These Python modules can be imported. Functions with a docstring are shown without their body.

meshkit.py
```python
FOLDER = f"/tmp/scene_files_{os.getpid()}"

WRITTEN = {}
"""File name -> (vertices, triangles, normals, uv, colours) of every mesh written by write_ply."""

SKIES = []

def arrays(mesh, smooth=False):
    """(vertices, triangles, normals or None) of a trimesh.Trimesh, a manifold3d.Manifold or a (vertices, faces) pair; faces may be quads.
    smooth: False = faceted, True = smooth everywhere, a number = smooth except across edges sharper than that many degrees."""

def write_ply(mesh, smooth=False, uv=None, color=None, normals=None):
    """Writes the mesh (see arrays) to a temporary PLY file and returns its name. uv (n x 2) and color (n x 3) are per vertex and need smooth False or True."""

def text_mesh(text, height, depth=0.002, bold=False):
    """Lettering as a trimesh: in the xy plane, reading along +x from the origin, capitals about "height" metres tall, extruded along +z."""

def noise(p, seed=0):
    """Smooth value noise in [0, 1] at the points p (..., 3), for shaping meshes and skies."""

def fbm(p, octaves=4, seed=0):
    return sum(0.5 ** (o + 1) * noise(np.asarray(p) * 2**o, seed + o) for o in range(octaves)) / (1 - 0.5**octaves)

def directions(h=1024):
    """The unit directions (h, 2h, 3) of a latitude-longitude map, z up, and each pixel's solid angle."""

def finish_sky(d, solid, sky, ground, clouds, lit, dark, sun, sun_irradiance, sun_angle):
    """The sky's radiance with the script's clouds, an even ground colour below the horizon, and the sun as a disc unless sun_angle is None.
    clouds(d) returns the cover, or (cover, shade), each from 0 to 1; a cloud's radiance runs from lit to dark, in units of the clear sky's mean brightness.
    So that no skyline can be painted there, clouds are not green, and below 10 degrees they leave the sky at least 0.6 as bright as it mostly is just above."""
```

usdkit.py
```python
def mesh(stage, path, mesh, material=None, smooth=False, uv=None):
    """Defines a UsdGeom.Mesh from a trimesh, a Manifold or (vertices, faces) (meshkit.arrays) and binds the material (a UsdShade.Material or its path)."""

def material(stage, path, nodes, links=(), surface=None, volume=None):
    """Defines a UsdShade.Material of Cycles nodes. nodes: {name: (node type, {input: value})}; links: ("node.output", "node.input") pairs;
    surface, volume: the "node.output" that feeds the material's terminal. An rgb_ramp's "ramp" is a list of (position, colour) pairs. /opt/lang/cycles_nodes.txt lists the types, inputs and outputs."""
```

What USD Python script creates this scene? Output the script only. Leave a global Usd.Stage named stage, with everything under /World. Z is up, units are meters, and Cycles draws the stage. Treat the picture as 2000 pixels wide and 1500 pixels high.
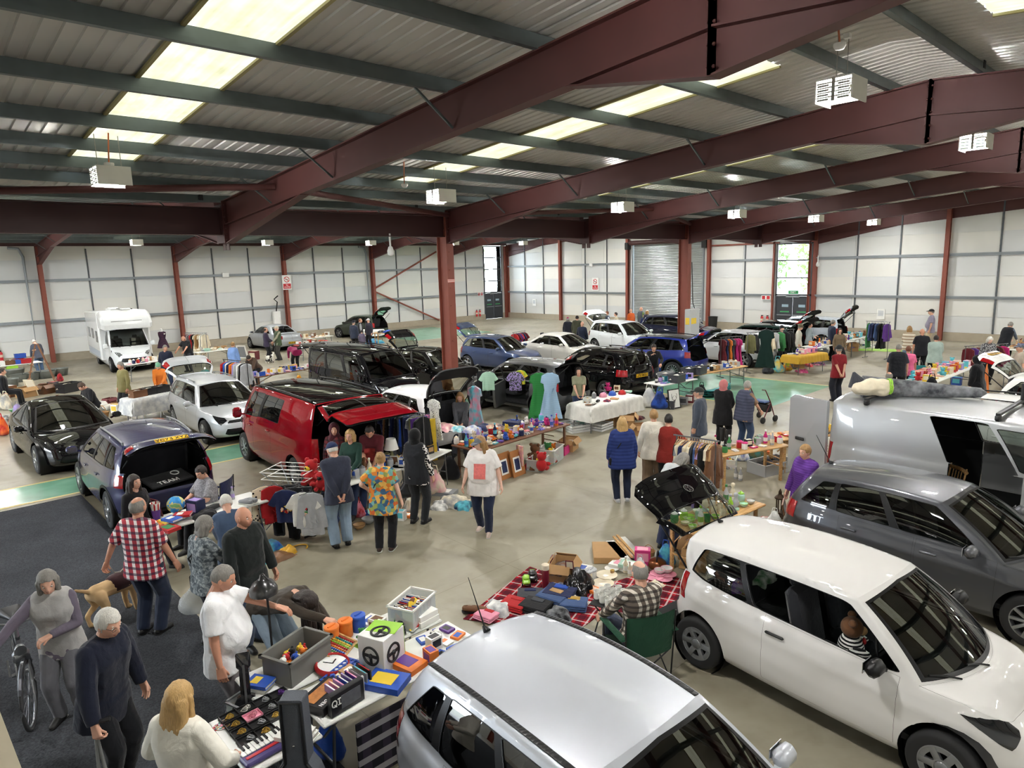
import math, random, colorsys
import numpy as np, trimesh, shapely, meshkit, usdkit
import manifold3d as m3
from shapely.geometry import Polygon, Point, box as sbox
from shapely import affinity
from pxr import Usd, UsdGeom, UsdLux, UsdShade, Gf, Sdf, Vt
stage = Usd.Stage.CreateInMemory()
UsdGeom.SetStageUpAxis(stage, 'Z')
UsdGeom.Xform.Define(stage, '/World')
UsdGeom.Scope.Define(stage, '/World/Looks')
PI = math.pi
# ------------------------------------------------------------ camera, sky, exposure
CAM = dict(f=1312.3, yaw=math.radians(47.21), pitch=math.radians(10.01), roll=math.radians(-1.65), pos=np.array([-6.359, -16.990, 4.439]))
EXPOSURE = 0.22
SKYLIGHT, LAMP, SKY = 1.2, 530.0, 7.0
def cam_axes():
 y, p, r = CAM['yaw'], CAM['pitch'], CAM['roll']
 f = np.array([math.cos(y)*math.cos(p), math.sin(y)*math.cos(p), -math.sin(p)])
 s = np.array([math.sin(y), -math.cos(y), 0.0]); u = np.cross(s, f)
 return s*math.cos(r)+u*math.sin(r), -s*math.sin(r)+u*math.cos(r), f
CR, CU, CF = cam_axes()
cam = UsdGeom.Camera.Define(stage, '/World/camera')
mt = np.eye(4); mt[0, :3], mt[1, :3], mt[2, :3], mt[3, :3] = CR, CU, -CF, CAM['pos']
cam.AddTransformOp().Set(Gf.Matrix4d(*mt.ravel().tolist()))
cam.CreateHorizontalApertureAttr(36.0); cam.CreateVerticalApertureAttr(27.0)
cam.CreateFocalLengthAttr(CAM['f']/2000*36.0)
cam.CreateClippingRangeAttr(Gf.Vec2f(0.05, 1000))
cam.CreateExposureAttr(EXPOSURE)
sky = UsdLux.DomeLight.Define(stage, '/World/sky')
sky.CreateIntensityAttr(SKY); sky.CreateColorAttr(Gf.Vec3f(0.80, 0.90, 1.0))
# ------------------------------------------------------------ small helpers
def at(px, py, z=0.0):
 """The point of the place at height z that the photograph shows at a pixel."""
 d = CF+(px-1000)/CAM['f']*CR-(py-750)/CAM['f']*CU
 q = CAM['pos']+d*((z-CAM['pos'][2])/d[2])
 return np.array([q[0], q[1], z])
def S(r, g=None, b=None):
 """sRGB 0..255 (or a '#rrggbb' string) to linear."""
 if isinstance(r, str):
  h = r.lstrip('#'); r, g, b = int(h[:2], 16), int(h[2:4], 16), int(h[4:], 16)
 return tuple(round(x/12.92 if x < .04045 else ((x+.055)/1.055)**2.4, 5) for x in (r/255, g/255, b/255))
COUNT = {}
def path_for(parent, name):
 base = parent.rstrip('/')+'/'+name
 n = COUNT.get(base, 0); COUNT[base] = n+1
 return base if n == 0 else f'{base}_{n:03d}'
def ppath(parent):
 if parent is None: return '/World'
 return parent if isinstance(parent, str) else str(parent.GetPath())
LOOKS = {}
def look(key, nodes, links, surface):
 if key not in LOOKS:
  LOOKS[key] = usdkit.material(stage, f'/World/Looks/look_{len(LOOKS):03d}', nodes, links, surface=surface)
 return LOOKS[key]
def plain(col, rough=.5, metal=0., spec=.5, coat=0., vary=.06, scale=9., emit=0., bump=0., bscale=60.):
 """Plastic, wood, card, painted metal: a colour with faint mottling."""
 col = S(col) if isinstance(col, str) else tuple(col)
 key = ('plain', col, rough, metal, spec, coat, vary, scale, emit, bump, bscale)
 if key in LOOKS: return LOOKS[key]
 lo, hi = [max(0, x*(1-vary)) for x in col], [min(1, x*(1+vary)) for x in col]
 n = {'t': ('texture_coordinate', {}), 'n': ('noise_texture', {'scale': scale, 'detail': 3.}), 'm': ('mix', {'color1': lo, 'color2': hi}),
   'p': ('principled_bsdf', {'roughness': rough, 'metallic': metal, 'specular_ior_level': spec, 'coat_weight': coat, 'coat_roughness': .04})}
 l = [('t.object', 'n.vector'), ('n.fac', 'm.fac'), ('m.color', 'p.base_color')]
 if emit: n['p'][1].update(emission_color=col, emission_strength=emit)
 if bump:
  n['n2'] = ('noise_texture', {'scale': bscale, 'detail': 4.}); n['b'] = ('bump', {'strength': bump, 'distance': .01})
  l += [('t.object', 'n2.vector'), ('n2.fac', 'b.height'), ('b.normal', 'p.normal')]
 return look(key, n, l, 'p.BSDF')
def cloth(col, col2=None, scale=6., rough=.9):
 """Fabric: soft folds and weave by bump, an optional second colour in blotches."""
 col = S(col) if isinstance(col, str) else tuple(col)
 col2 = col if col2 is None else (S(col2) if isinstance(col2, str) else tuple(col2))
 key = ('cloth', col, col2, scale, rough)
 if key in LOOKS: return LOOKS[key]
 lo = [x*.86 for x in col]
 n = {'t': ('texture_coordinate', {}), 'n': ('noise_texture', {'scale': scale, 'detail': 3.}), 'm': ('mix', {'color1': lo, 'color2': col2}),
   'r': ('rgb_ramp', {'ramp': [(.35, (0, 0, 0)), (.65, (1, 1, 1))]}),
   'f': ('noise_texture', {'scale': 11., 'detail': 4., 'distortion': 1.2}), 'b': ('bump', {'strength': .28, 'distance': .025}),
   'p': ('principled_bsdf', {'roughness': rough, 'specular_ior_level': .2, 'sheen_weight': .15})}
 l = [('t.object', 'n.vector'), ('n.fac', 'r.fac'), ('r.color', 'm.fac'), ('m.color', 'p.base_color'), ('t.object', 'f.vector'), ('f.fac', 'b.height'), ('b.normal', 'p.normal')]
 return look(key, n, l, 'p.BSDF')
def pattern(kind, cols, scale=8., rough=.85):
 """Printed or woven pattern: 'check' (tartan), 'stripe', 'blotch', 'speckle', 'cells' in the object's own space."""
 cols = [S(c) if isinstance(c, str) else tuple(c) for c in cols]
 key = ('pattern', kind, tuple(cols), scale, rough)
 if key in LOOKS: return LOOKS[key]
 n = {'t': ('texture_coordinate', {}), 'p': ('principled_bsdf', {'roughness': rough, 'specular_ior_level': .25})}; l = []
 if kind in ('check', 'stripe', 'plaid'):
  if kind == 'plaid': n['mp'] = ('mapping', {'rotation': (0, 0, PI/4)}); l.append(('t.object', 'mp.vector'))
  n['w1'] = ('wave_texture', {'scale': scale, 'bands_direction': 'z' if kind == 'stripe' else 'x'}); l.append((('mp.vector' if kind == 'plaid' else 't.object'), 'w1.vector'))
  n['r1'] = ('rgb_ramp', {'ramp': [(0, (0, 0, 0)), (.62, (0, 0, 0)), (.66, (1, 1, 1)), (1, (1, 1, 1))] if kind != 'stripe' else [(.48, (0, 0, 0)), (.52, (1, 1, 1))]})
  l += [('w1.fac', 'r1.fac')]
  n['m1'] = ('mix', {'color1': cols[0], 'color2': cols[1]}); l.append(('r1.color', 'm1.fac')); out = 'm1.color'
  if kind != 'stripe':
   for i, d in enumerate(('y',) if kind == 'check' else ('z',)):
    w, r, m = f'w{i+2}', f'r{i+2}', f'm{i+2}'
    n[w] = ('wave_texture', {'scale': scale, 'bands_direction': d}); n[r] = ('rgb_ramp', {'ramp': [(0, (0, 0, 0)), (.6, (0, 0, 0)), (.66, (.75, .75, .75)), (1, (.75, .75, .75))]})
    n[m] = ('mix', {'color2': cols[-1]}); l += [('t.object', w+'.vector'), (w+'.fac', r+'.fac'), (r+'.color', m+'.fac'), (out, m+'.color1')]; out = m+'.color'
  l.append((out, 'p.base_color'))
 else:
  if kind == 'blotch': n['v'] = ('noise_texture', {'scale': scale, 'detail': 1.5, 'distortion': .6}); src = 'v.fac'; lo, hi = .3, .7
  else: n['v'] = ('voronoi_texture', {'scale': scale}); src = 'v.distance'; lo, hi = .05, .75
  k = len(cols); st = []
  if kind == 'cells':
   n['s'] = ('separate_color', {}); l += [('t.object', 'v.vector'), ('v.color', 's.color')]; src = 's.r'; lo, hi = 0, 1
  else: l.append(('t.object', 'v.vector'))
  for i, c in enumerate(cols): st.append((lo+(hi-lo)*i/k, c))
  n['r'] = ('rgb_ramp', {'ramp': st, 'interpolate': False}); l += [(src, 'r.fac'), ('r.color', 'p.base_color')]
 return look(key, n, l, 'p.BSDF')
def paint(col, metal=.0, rough=.32):
 """Car paint: a base, faint flakes, clear coat."""
 col = S(col) if isinstance(col, str) else tuple(col)
 key = ('paint', col, metal, rough)
 n = {'t': ('texture_coordinate', {}), 'n': ('noise_texture', {'scale': 900., 'detail': 1.}), 'm': ('mix', {'color1': [x*.94 for x in col], 'color2': [min(1, x*1.06) for x in col]}),
   'p': ('principled_bsdf', {'roughness': .38 if metal else .7, 'metallic': metal, 'coat_weight': 1., 'coat_roughness': .0, 'specular_ior_level': .5 if metal else .0})}
 return look(key, n, [('t.object', 'n.vector'), ('n.fac', 'm.fac'), ('m.color', 'p.base_color')], 'p.BSDF')
def pane(tint=(.75, .8, .78), ior=1.5):
 key = ('pane', tint, ior)
 return look(key, {'f': ('fresnel', {'IOR': ior}), 'a': ('transparent_bsdf', {'color': tint}), 'g': ('glossy_bsdf', {'color': (.95, .95, .95), 'roughness': .0}), 'm': ('mix_closure', {})},
    [('f.fac', 'm.fac'), ('a.BSDF', 'm.closure1'), ('g.BSDF', 'm.closure2')], 'm.Closure')
def clear(tint=(.9, .93, .93), rough=.12):
 """Thin clear plastic of storage tubs and bags."""
 return look(('clear', tint, rough), {'a': ('transparent_bsdf', {'color': tint}), 'd': ('principled_bsdf', {'base_color': (.8, .83, .84), 'roughness': rough}), 'm': ('mix_closure', {'fac': .42})},
    [('a.BSDF', 'm.closure1'), ('d.BSDF', 'm.closure2')], 'm.Closure')
def glow(col, k):
 col = S(col) if isinstance(col, str) else tuple(col)
 return look(('glow', col, k), {'e': ('emission', {'color': col, 'strength': k})}, [], 'e.emission')
def rotz(a):
 c, s = math.cos(a), math.sin(a); return np.array([[c, -s, 0], [s, c, 0], [0, 0, 1.]])
def roty(a):
 c, s = math.cos(a), math.sin(a); return np.array([[c, 0, s], [0, 1., 0], [-s, 0, c]])
def rotx(a):
 c, s = math.cos(a), math.sin(a); return np.array([[1., 0, 0], [0, c, -s], [0, s, c]])
def frame(d, up=(0, 0, 1)):
 """Columns: d, side, up."""
 d = np.asarray(d, float); d = d/np.linalg.norm(d); s = np.cross(up, d)
 if np.linalg.norm(s) < 1e-6: s = np.cross((1, 0, 0), d)
 s /= np.linalg.norm(s); return np.stack([d, s, np.cross(d, s)], 1)
_BOX = np.array([[x, y, z] for x in (-.5, .5) for y in (-.5, .5) for z in (-.5, .5)])
_BOXF = np.array([[0, 1, 3], [0, 3, 2], [4, 6, 7], [4, 7, 5], [0, 4, 5], [0, 5, 1], [2, 3, 7], [2, 7, 6], [0, 2, 6], [0, 6, 4], [1, 5, 7], [1, 7, 3]])
def hull(pts):
 return m3.Manifold.hull_points(np.asarray(pts, float))
def man_vf(m):
 k = m.to_mesh(); return np.array(k.vert_properties[:, :3], float), np.array(k.tri_verts)
def vf_man(v, f):
 return m3.Manifold(m3.Mesh(np.asarray(v, np.float32), np.asarray(f, np.uint32)))
_RB = {}
def rbox_pts(s, b):
 s = np.asarray(s, float)/2; b = min(b, s.min()*.98); P = []
 for sx in (-1, 1):
  for sy in (-1, 1):
   for sz in (-1, 1):
    c = np.array([sx, sy, sz])
    for k in range(3):
     e = s-b; e[k] = s[k]; P.append(c*e)
 return np.array(P)
class MB:
 """Collects triangles; obj() makes them one mesh."""
 def __init__(self): self.V, self.F, self.n = [], [], 0
 def add(self, v, f, T=None, o=None):
  v = np.asarray(v, float)
  if T is not None: v = v@np.asarray(T).T
  if o is not None: v = v+np.asarray(o)
  f = np.asarray(f, int)
  if f.shape[1] == 4: f = np.vstack([f[:, [0, 1, 2]], f[:, [0, 2, 3]]])
  self.V.append(v); self.F.append(f+self.n); self.n += len(v); return self
 def box(self, c, s, T=None, b=0):
  if b: return self.man(hull(rbox_pts(s, b)), T, c)
  return self.add(_BOX*np.asarray(s, float), _BOXF, T, c)
 def man(self, m, T=None, o=None): return self.add(*man_vf(m), T, o)
 def bar(self, p, q, w, h, up=(0, 0, 1), b=0):
  p, q = np.asarray(p, float), np.asarray(q, float)
  return self.box((p+q)/2, (np.linalg.norm(q-p), w, h), frame(q-p, up), b)
 def cyl(self, p, q, r, r2=None, n=12, cap=True):
  r2 = r if r2 is None else r2; p, q = np.asarray(p, float), np.asarray(q, float); Fm = frame(q-p)
  a = np.arange(n)*2*PI/n; ring = np.stack([0*a, np.cos(a), np.sin(a)], 1)
  v = np.vstack([p+(ring*r)@Fm.T, q+(ring*r2)@Fm.T, [p], [q]]); i = np.arange(n); j = (i+1) % n
  f = [np.stack([i, j, j+n], 1), np.stack([i, j+n, i+n], 1)]
  if cap: f += [np.stack([np.full(n, 2*n), j, i], 1), np.stack([np.full(n, 2*n+1), i+n, j+n], 1)]
  return self.add(v, np.vstack(f))
 def tube(self, pts, r, n=8, closed=False):
  pts = np.asarray(pts, float); k = len(pts); r = np.broadcast_to(r, (k,))
  t = np.roll(pts, -1, 0)-np.roll(pts, 1, 0) if closed else np.gradient(pts, axis=0)
  t /= np.maximum(np.linalg.norm(t, axis=1, keepdims=True), 1e-9)
  ref = np.array([0, 0, 1.]) if abs(t[:, 2]).mean() < .8 else np.array([1., 0, 0])
  s = np.cross(ref, t); s /= np.maximum(np.linalg.norm(s, axis=1, keepdims=True), 1e-9); u = np.cross(t, s)
  a = np.arange(n)*2*PI/n
  v = (pts[:, None]+r[:, None, None]*(np.cos(a)[None, :, None]*s[:, None]+np.sin(a)[None, :, None]*u[:, None])).reshape(-1, 3)
  f = []; kk = k if closed else k-1
  for i in range(kk):
   A, Bq = i*n+np.arange(n), i*n+(np.arange(n)+1) % n; i2 = (i+1) % k
   C, D = i2*n+np.arange(n), i2*n+(np.arange(n)+1) % n
   f += [np.stack([A, Bq, D], 1), np.stack([A, D, C], 1)]
  if not closed:
   i = np.arange(1, n-1); f += [np.stack([0*i, i+1, i], 1), (k-1)*n+np.stack([0*i, i, i+1], 1)]
  return self.add(v, np.vstack(f))
 def lathe(self, prof, n=20, o=None, T=None):
  """prof: (radius, height) pairs from bottom to top, about +z."""
  prof = np.asarray(prof, float); k = len(prof); a = np.arange(n)*2*PI/n
  v = np.stack([prof[:, 0, None]*np.cos(a), prof[:, 0, None]*np.sin(a), np.broadcast_to(prof[:, 1, None], (k, n))], -1).reshape(-1, 3); f = []
  for i in range(k-1):
   A, Bq = i*n+np.arange(n), i*n+(np.arange(n)+1) % n
   f += [np.stack([A, Bq, Bq+n], 1), np.stack([A, Bq+n, A+n], 1)]
  return self.add(v, np.vstack(f), T, o)
 def prism(self, poly, depth, T=None, o=None):
  """A shapely polygon (or point list) extruded along +z."""
  if not hasattr(poly, 'geom_type'): poly = Polygon(poly)
  for g in getattr(poly, 'geoms', [poly]):
   if g.area > 1e-9:
    t = trimesh.creation.extrude_polygon(g, depth, engine='earcut'); self.add(t.vertices, t.faces, T, o)
  return self
 def text(self, s, h, T=None, o=None, bold=True, depth=.002, center=True):
  t = meshkit.text_mesh(s, h, depth, bold); v = t.vertices.copy()
  if center: v[:, :2] -= (v[:, :2].min(0)+v[:, :2].max(0))/2
  return self.add(v, t.faces, T, o)
 def ball(self, c, r, sub=2, T=None):
  t = trimesh.creation.icosphere(sub); return self.add(t.vertices*np.asarray(r), t.faces, T, c)
 def vf(self): return np.vstack(self.V), np.vstack(self.F)
 def shift(self, T=None, o=None):
  v, f = self.vf(); self.V, self.F, self.n = [], [], 0; return self.add(v, f, T, o)
def normals(v, f, smooth):
 """Vertices, faces and vertex normals: rounded except across edges sharper than smooth degrees."""
 key = np.round(v*2e4).astype(np.int64); _, inv = np.unique(key, axis=0, return_inverse=True); inv = inv.ravel()
 fn = np.cross(v[f[:, 1]]-v[f[:, 0]], v[f[:, 2]]-v[f[:, 0]]); vn = np.zeros((inv.max()+1, 3))
 for k in range(3): np.add.at(vn, inv[f[:, k]], fn)
 fl = fn/np.maximum(np.linalg.norm(fn, axis=1, keepdims=True), 1e-12)
 vl = vn/np.maximum(np.linalg.norm(vn, axis=1, keepdims=True), 1e-12)
 corner = vl[inv[f]]; ok = (corner*fl[:, None]).sum(-1) > math.cos(math.radians(smooth)); corner = np.where(ok[..., None], corner, fl[:, None])
 idx = f.ravel(); cn = corner.reshape(-1, 3); q = np.column_stack([idx, np.round(cn*100).astype(int)])
 _, first, back = np.unique(q, axis=0, return_index=True, return_inverse=True)
 return v[idx[first]], back.ravel().reshape(-1, 3), cn[first]
def put(path, v, f, mat, nrm=None):
 m = UsdGeom.Mesh.Define(stage, path)
 m.CreatePointsAttr(Vt.Vec3fArray.FromNumpy(np.ascontiguousarray(v, np.float32)))
 m.CreateFaceVertexCountsAttr(Vt.IntArray.FromNumpy(np.full(len(f), 3, np.int32)))
 m.CreateFaceVertexIndicesAttr(Vt.IntArray.FromNumpy(np.ascontiguousarray(f, np.int32).ravel()))
 m.CreateSubdivisionSchemeAttr('none')
 if nrm is not None:
  m.CreateNormalsAttr(Vt.Vec3fArray.FromNumpy(np.ascontiguousarray(nrm, np.float32))); m.SetNormalsInterpolation('vertex')
 UsdShade.MaterialBindingAPI.Apply(m.GetPrim()).Bind(mat)
 return m.GetPrim()
def tag(o, label=None, cat=None, group=None, kind=None):
 for k, t in (('label', label), ('category', cat), ('group', group), ('kind', kind)):
  if t: o.SetCustomDataByKey(k, t)
 return o
def obj(name, mesh, mat, parent=None, smooth=35, label=None, cat=None, group=None, kind=None, loc=None, T=None):
 """One mesh prim: a part under parent, or a thing when parent is None."""
 v, f = mesh.vf() if isinstance(mesh, MB) else (man_vf(mesh) if hasattr(mesh, 'to_mesh') else mesh[:2])
 n = mesh[2] if isinstance(mesh, tuple) and len(mesh) > 2 else None
 if n is None and smooth: v, f, n = normals(np.asarray(v, float), np.asarray(f, int), smooth)
 p = put(path_for(ppath(parent), name), v, f, mat, n)
 if loc is not None or T is not None:
  x = np.eye(4);
  if T is not None: x[:3, :3] = np.asarray(T).T
  if loc is not None: x[3, :3] = loc
  UsdGeom.Xformable(p).AddTransformOp().Set(Gf.Matrix4d(*x.ravel().tolist()))
 return tag(p, label, cat, group, kind)
def xform(p, loc, rz=0., tilt=None):
 x = np.eye(4); R = rotz(rz) if tilt is None else rotz(rz)@tilt
 x[:3, :3] = R.T; x[3, :3] = loc
 UsdGeom.Xformable(p).AddTransformOp().Set(Gf.Matrix4d(*x.ravel().tolist()))
LABELS = {}
def thing(name, label, cat, loc=(0, 0, 0), rz=0., group=None, kind=None, tilt=None):
 p = UsdGeom.Xform.Define(stage, path_for('/World', name)).GetPrim(); xform(p, loc, rz, tilt)
 LABELS.setdefault(label, []).append(str(p.GetPath()))
 return tag(p, label, cat, group, kind)
def dup(src, label, loc, rz=0., group=None, tilt=None):
 """A copy of a thing with its parts, under the next number."""
 base = src.GetName()
 while len(base) > 4 and base[-4] == '_' and base[-3:].isdigit(): base = base[:-4]
 r = thing(base, label, src.GetCustomDataByKey('category'), loc, rz, group or src.GetCustomDataByKey('group'), tilt=tilt)
 r.GetReferences().AddInternalReference(src.GetPath()); r.SetInstanceable(True)
 return r
def struct(name, mesh, mat, smooth=0, parent=None, label=None):
 o = obj(name, mesh, mat, parent, smooth)
 if parent is None: tag(o, label or 'part of the hall', name.split('_')[0], kind='structure')
 return o
def sgroup(name, label):
 p = UsdGeom.Xform.Define(stage, path_for('/World', name)).GetPrim()
 return tag(p, label, name.split('_')[0], kind='structure')
# ------------------------------------------------------------ the hall: two portal spans, valley at y = 0
BAY, SPAN = 6.6964, 26.42
X0, X1 = -3*BAY, 5*BAY
RED = plain(S(86, 44, 42), .55, vary=.12, scale=3.)
REDD = plain(S(66, 36, 36), .55, vary=.12, scale=3.)
REDL = plain(S(128, 66, 52), .6, vary=.1, scale=3.)
GALV = plain(S(112, 122, 124), .38, .55, vary=.18, scale=5.)
GALVW = plain(S(140, 146, 150), .5, .2, vary=.06, scale=2.)
ROOFM = plain(S(205, 202, 197), .3, .0, vary=.05, scale=1.2)
WALLM = [plain(S(214, 215, 212), .42, vary=.025, scale=.6), plain(S(207, 209, 209), .42, vary=.025, scale=.5), plain(S(219, 218, 212), .42, vary=.02, scale=.7)]
BLACK = plain(S(24, 24, 26), .5); WHITE = plain(S(235, 235, 232), .45); DARKROD = plain(S(84, 88, 92), .5, .3)
CREAM = plain(S(226, 214, 190), .6)
def roof_z(y):
 """Underside of the sheeting."""
 k = abs(y) % SPAN; return 6.33+.083*min(k, SPAN-k)
def floor_mat():
 n = {'g': ('geometry', {}), 'n1': ('noise_texture', {'scale': .35, 'detail': 5., 'roughness': .6}), 'n2': ('noise_texture', {'scale': 2.2, 'detail': 7., 'distortion': .25}),
   'n3': ('noise_texture', {'scale': 22., 'detail': 3.}), 'r1': ('rgb_ramp', {'ramp': [(.3, S(122, 115, 97)), (.52, S(151, 145, 127)), (.72, S(163, 158, 143))]}),
   'r2': ('rgb_ramp', {'ramp': [(.3, (.66, .63, .58)), (.55, (1, 1, 1)), (1, (1, 1, 1))]}), 'm': ('mix', {'mix_type': 'multiply', 'fac': .55}),
   'sp': ('rgb_ramp', {'ramp': [(.74, (0, 0, 0)), (.78, (1, 1, 1))]}), 'm2': ('mix', {'color2': S(196, 190, 172)}), 'mf': ('math', {'math_type': 'multiply', 'value2': .35}),
   'bk': ('brick_texture', {'offset': 0., 'scale': 1., 'mortar_size': .006, 'mortar_smooth': .2, 'brick_width': 3.35, 'row_height': 3.3, 'color1': (1, 1, 1), 'color2': (1, 1, 1), 'mortar': (.74, .73, .70)}),
   'm3': ('mix', {'mix_type': 'multiply', 'fac': 1.}), 'rr': ('map_range', {'from_min': .3, 'from_max': .7, 'to_min': .3, 'to_max': .52}),
   'p': ('principled_bsdf', {'specular_ior_level': .35}), 'b': ('bump', {'strength': .06, 'distance': .02})}
 l = [('g.position', x+'.vector') for x in ('n1', 'n2', 'n3', 'bk')]+[('n1.fac', 'r1.fac'), ('n2.fac', 'r2.fac'), ('r1.color', 'm.color1'), ('r2.color', 'm.color2'), ('n3.fac', 'sp.fac'), ('sp.color', 'mf.value1'), ('mf.value', 'm2.fac'), ('m.color', 'm2.color1'),
   ('m2.color', 'm3.color1'), ('bk.color', 'm3.color2'), ('m3.color', 'p.base_color'), ('n2.fac', 'rr.value'), ('rr.result', 'p.roughness'), ('n3.fac', 'b.height'), ('b.normal', 'p.normal')]
 return look('floor', n, l, 'p.BSDF')
fl = MB().box(((X0+X1)/2, 0, -.1), (X1-X0+.4, 2*SPAN+.4, .2))
struct('floor', fl, floor_mat(), label='polished grey-beige concrete slab floor of the hall')
def lane_mat():
 n = {'g': ('geometry', {}), 'n1': ('noise_texture', {'scale': 1.6, 'detail': 6.}), 'r': ('rgb_ramp', {'ramp': [(.3, S(98, 146, 122)), (.6, S(118, 166, 142)), (.75, S(138, 176, 156))]}), 'p': ('principled_bsdf', {'roughness': .22})}
 return look('lane', n, [('g.position', 'n1.vector'), ('n1.fac', 'r.fac'), ('r.color', 'p.base_color')], 'p.BSDF')
YELL = plain(S(196, 180, 116), .5, vary=.15, scale=6.)
ln = sgroup('trim_1', 'green painted walkway with yellow edge lines on the concrete floor')
def lane(x0, x1, y0, y1, edges='xy'):
 obj('painted_strip', MB().box(((x0+x1)/2, (y0+y1)/2, .0015), (x1-x0, y1-y0, .003)), lane_mat(), ln, 0)
 if 'x' in edges:
  for y in (y0, y1): obj('yellow_line', MB().box(((x0+x1)/2, y, .002), (x1-x0, .09, .004)), YELL, ln, 0)
 else:
  for x in (x0, x1): obj('yellow_line', MB().box((x, (y0+y1)/2, .002), (.09, y1-y0, .004)), YELL, ln, 0)
lane(-12, 12.6, -.82, .62); lane(12.65, 17.3, -7.7, .6, 'yy'); lane(17.4, 24., 17.5, 24.5, 'yy')
cm = look('carpet', {'g': ('geometry', {}), 'n': ('noise_texture', {'scale': 60., 'detail': 4.}), 'n2': ('noise_texture', {'scale': 1.2, 'detail': 4.}), 'r': ('rgb_ramp', {'ramp': [(.3, S(47, 49, 53)), (.7, S(72, 74, 79))]}), 'r2': ('rgb_ramp', {'ramp': [(.3, (.8, .8, .8)), (.7, (1.15, 1.15, 1.15))]}),
  'm': ('mix', {'mix_type': 'multiply', 'fac': 1.}), 'b': ('bump', {'strength': .5, 'distance': .01}), 'p': ('principled_bsdf', {'roughness': .95, 'specular_ior_level': .1})},
  [('g.position', 'n.vector'), ('g.position', 'n2.vector'), ('n.fac', 'r.fac'), ('n2.fac', 'r2.fac'), ('r.color', 'm.color1'), ('r2.color', 'm.color2'), ('m.color', 'p.base_color'), ('n.fac', 'b.height'), ('b.normal', 'p.normal')], 'p.BSDF')
tag(obj('carpet', MB().box(((-3.88-14)/2, (-1.05-24)/2, .004), (10.12, 22.95, .008)), cm, None, 0), 'charcoal grey carpet laid over the concrete by the entrance', 'carpet', kind='structure')
# roof sheets with real ribs, cut round the rooflights
def sheet(mb, xa, xb, ya, yb, pitch=.2, h=.022):
 n = max(1, int(round((xb-xa)/pitch))); xs, zs = [], []
 for i in range(n):
  x = xa+(xb-xa)*i/n; w = (xb-xa)/n; xs += [x, x+.62*w, x+.68*w, x+.94*w]; zs += [0, 0, h, h]
 xs.append(xb); zs.append(0); xs, zs = np.array(xs), np.array(zs); k = len(xs)
 v = np.vstack([np.stack([xs, 0*xs+y, zs+roof_z(y)], 1) for y in (ya, yb)]); i = np.arange(k-1)
 f = np.vstack([np.stack([i, i+k, i+1], 1), np.stack([i+1, i+k, i+k+1], 1)]); mb.add(v, f)
sky_m = look('rooflight', {'t': ('texture_coordinate', {}), 'n': ('noise_texture', {'scale': 3., 'detail': 4.}), 'mp': ('mapping', {'scale': (9., .7, 1.)}), 'n2': ('noise_texture', {'scale': 1., 'detail': 2.}),
  'm': ('mix', {'fac': .55}), 'r': ('rgb_ramp', {'ramp': [(.32, (.66, .66, .42)), (.55, (.86, .87, .66)), (.75, (1., 1., .86))]}), 'e': ('emission', {'strength': SKYLIGHT})},
  [('t.object', 'n.vector'), ('t.object', 'mp.vector'), ('mp.vector', 'n2.vector'), ('n.fac', 'm.color1'), ('n2.fac', 'm.color2'), ('m.color', 'r.fac'), ('r.color', 'e.color')], 'e.emission')
TRIMY = plain(S(170, 160, 110), .5)
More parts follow.
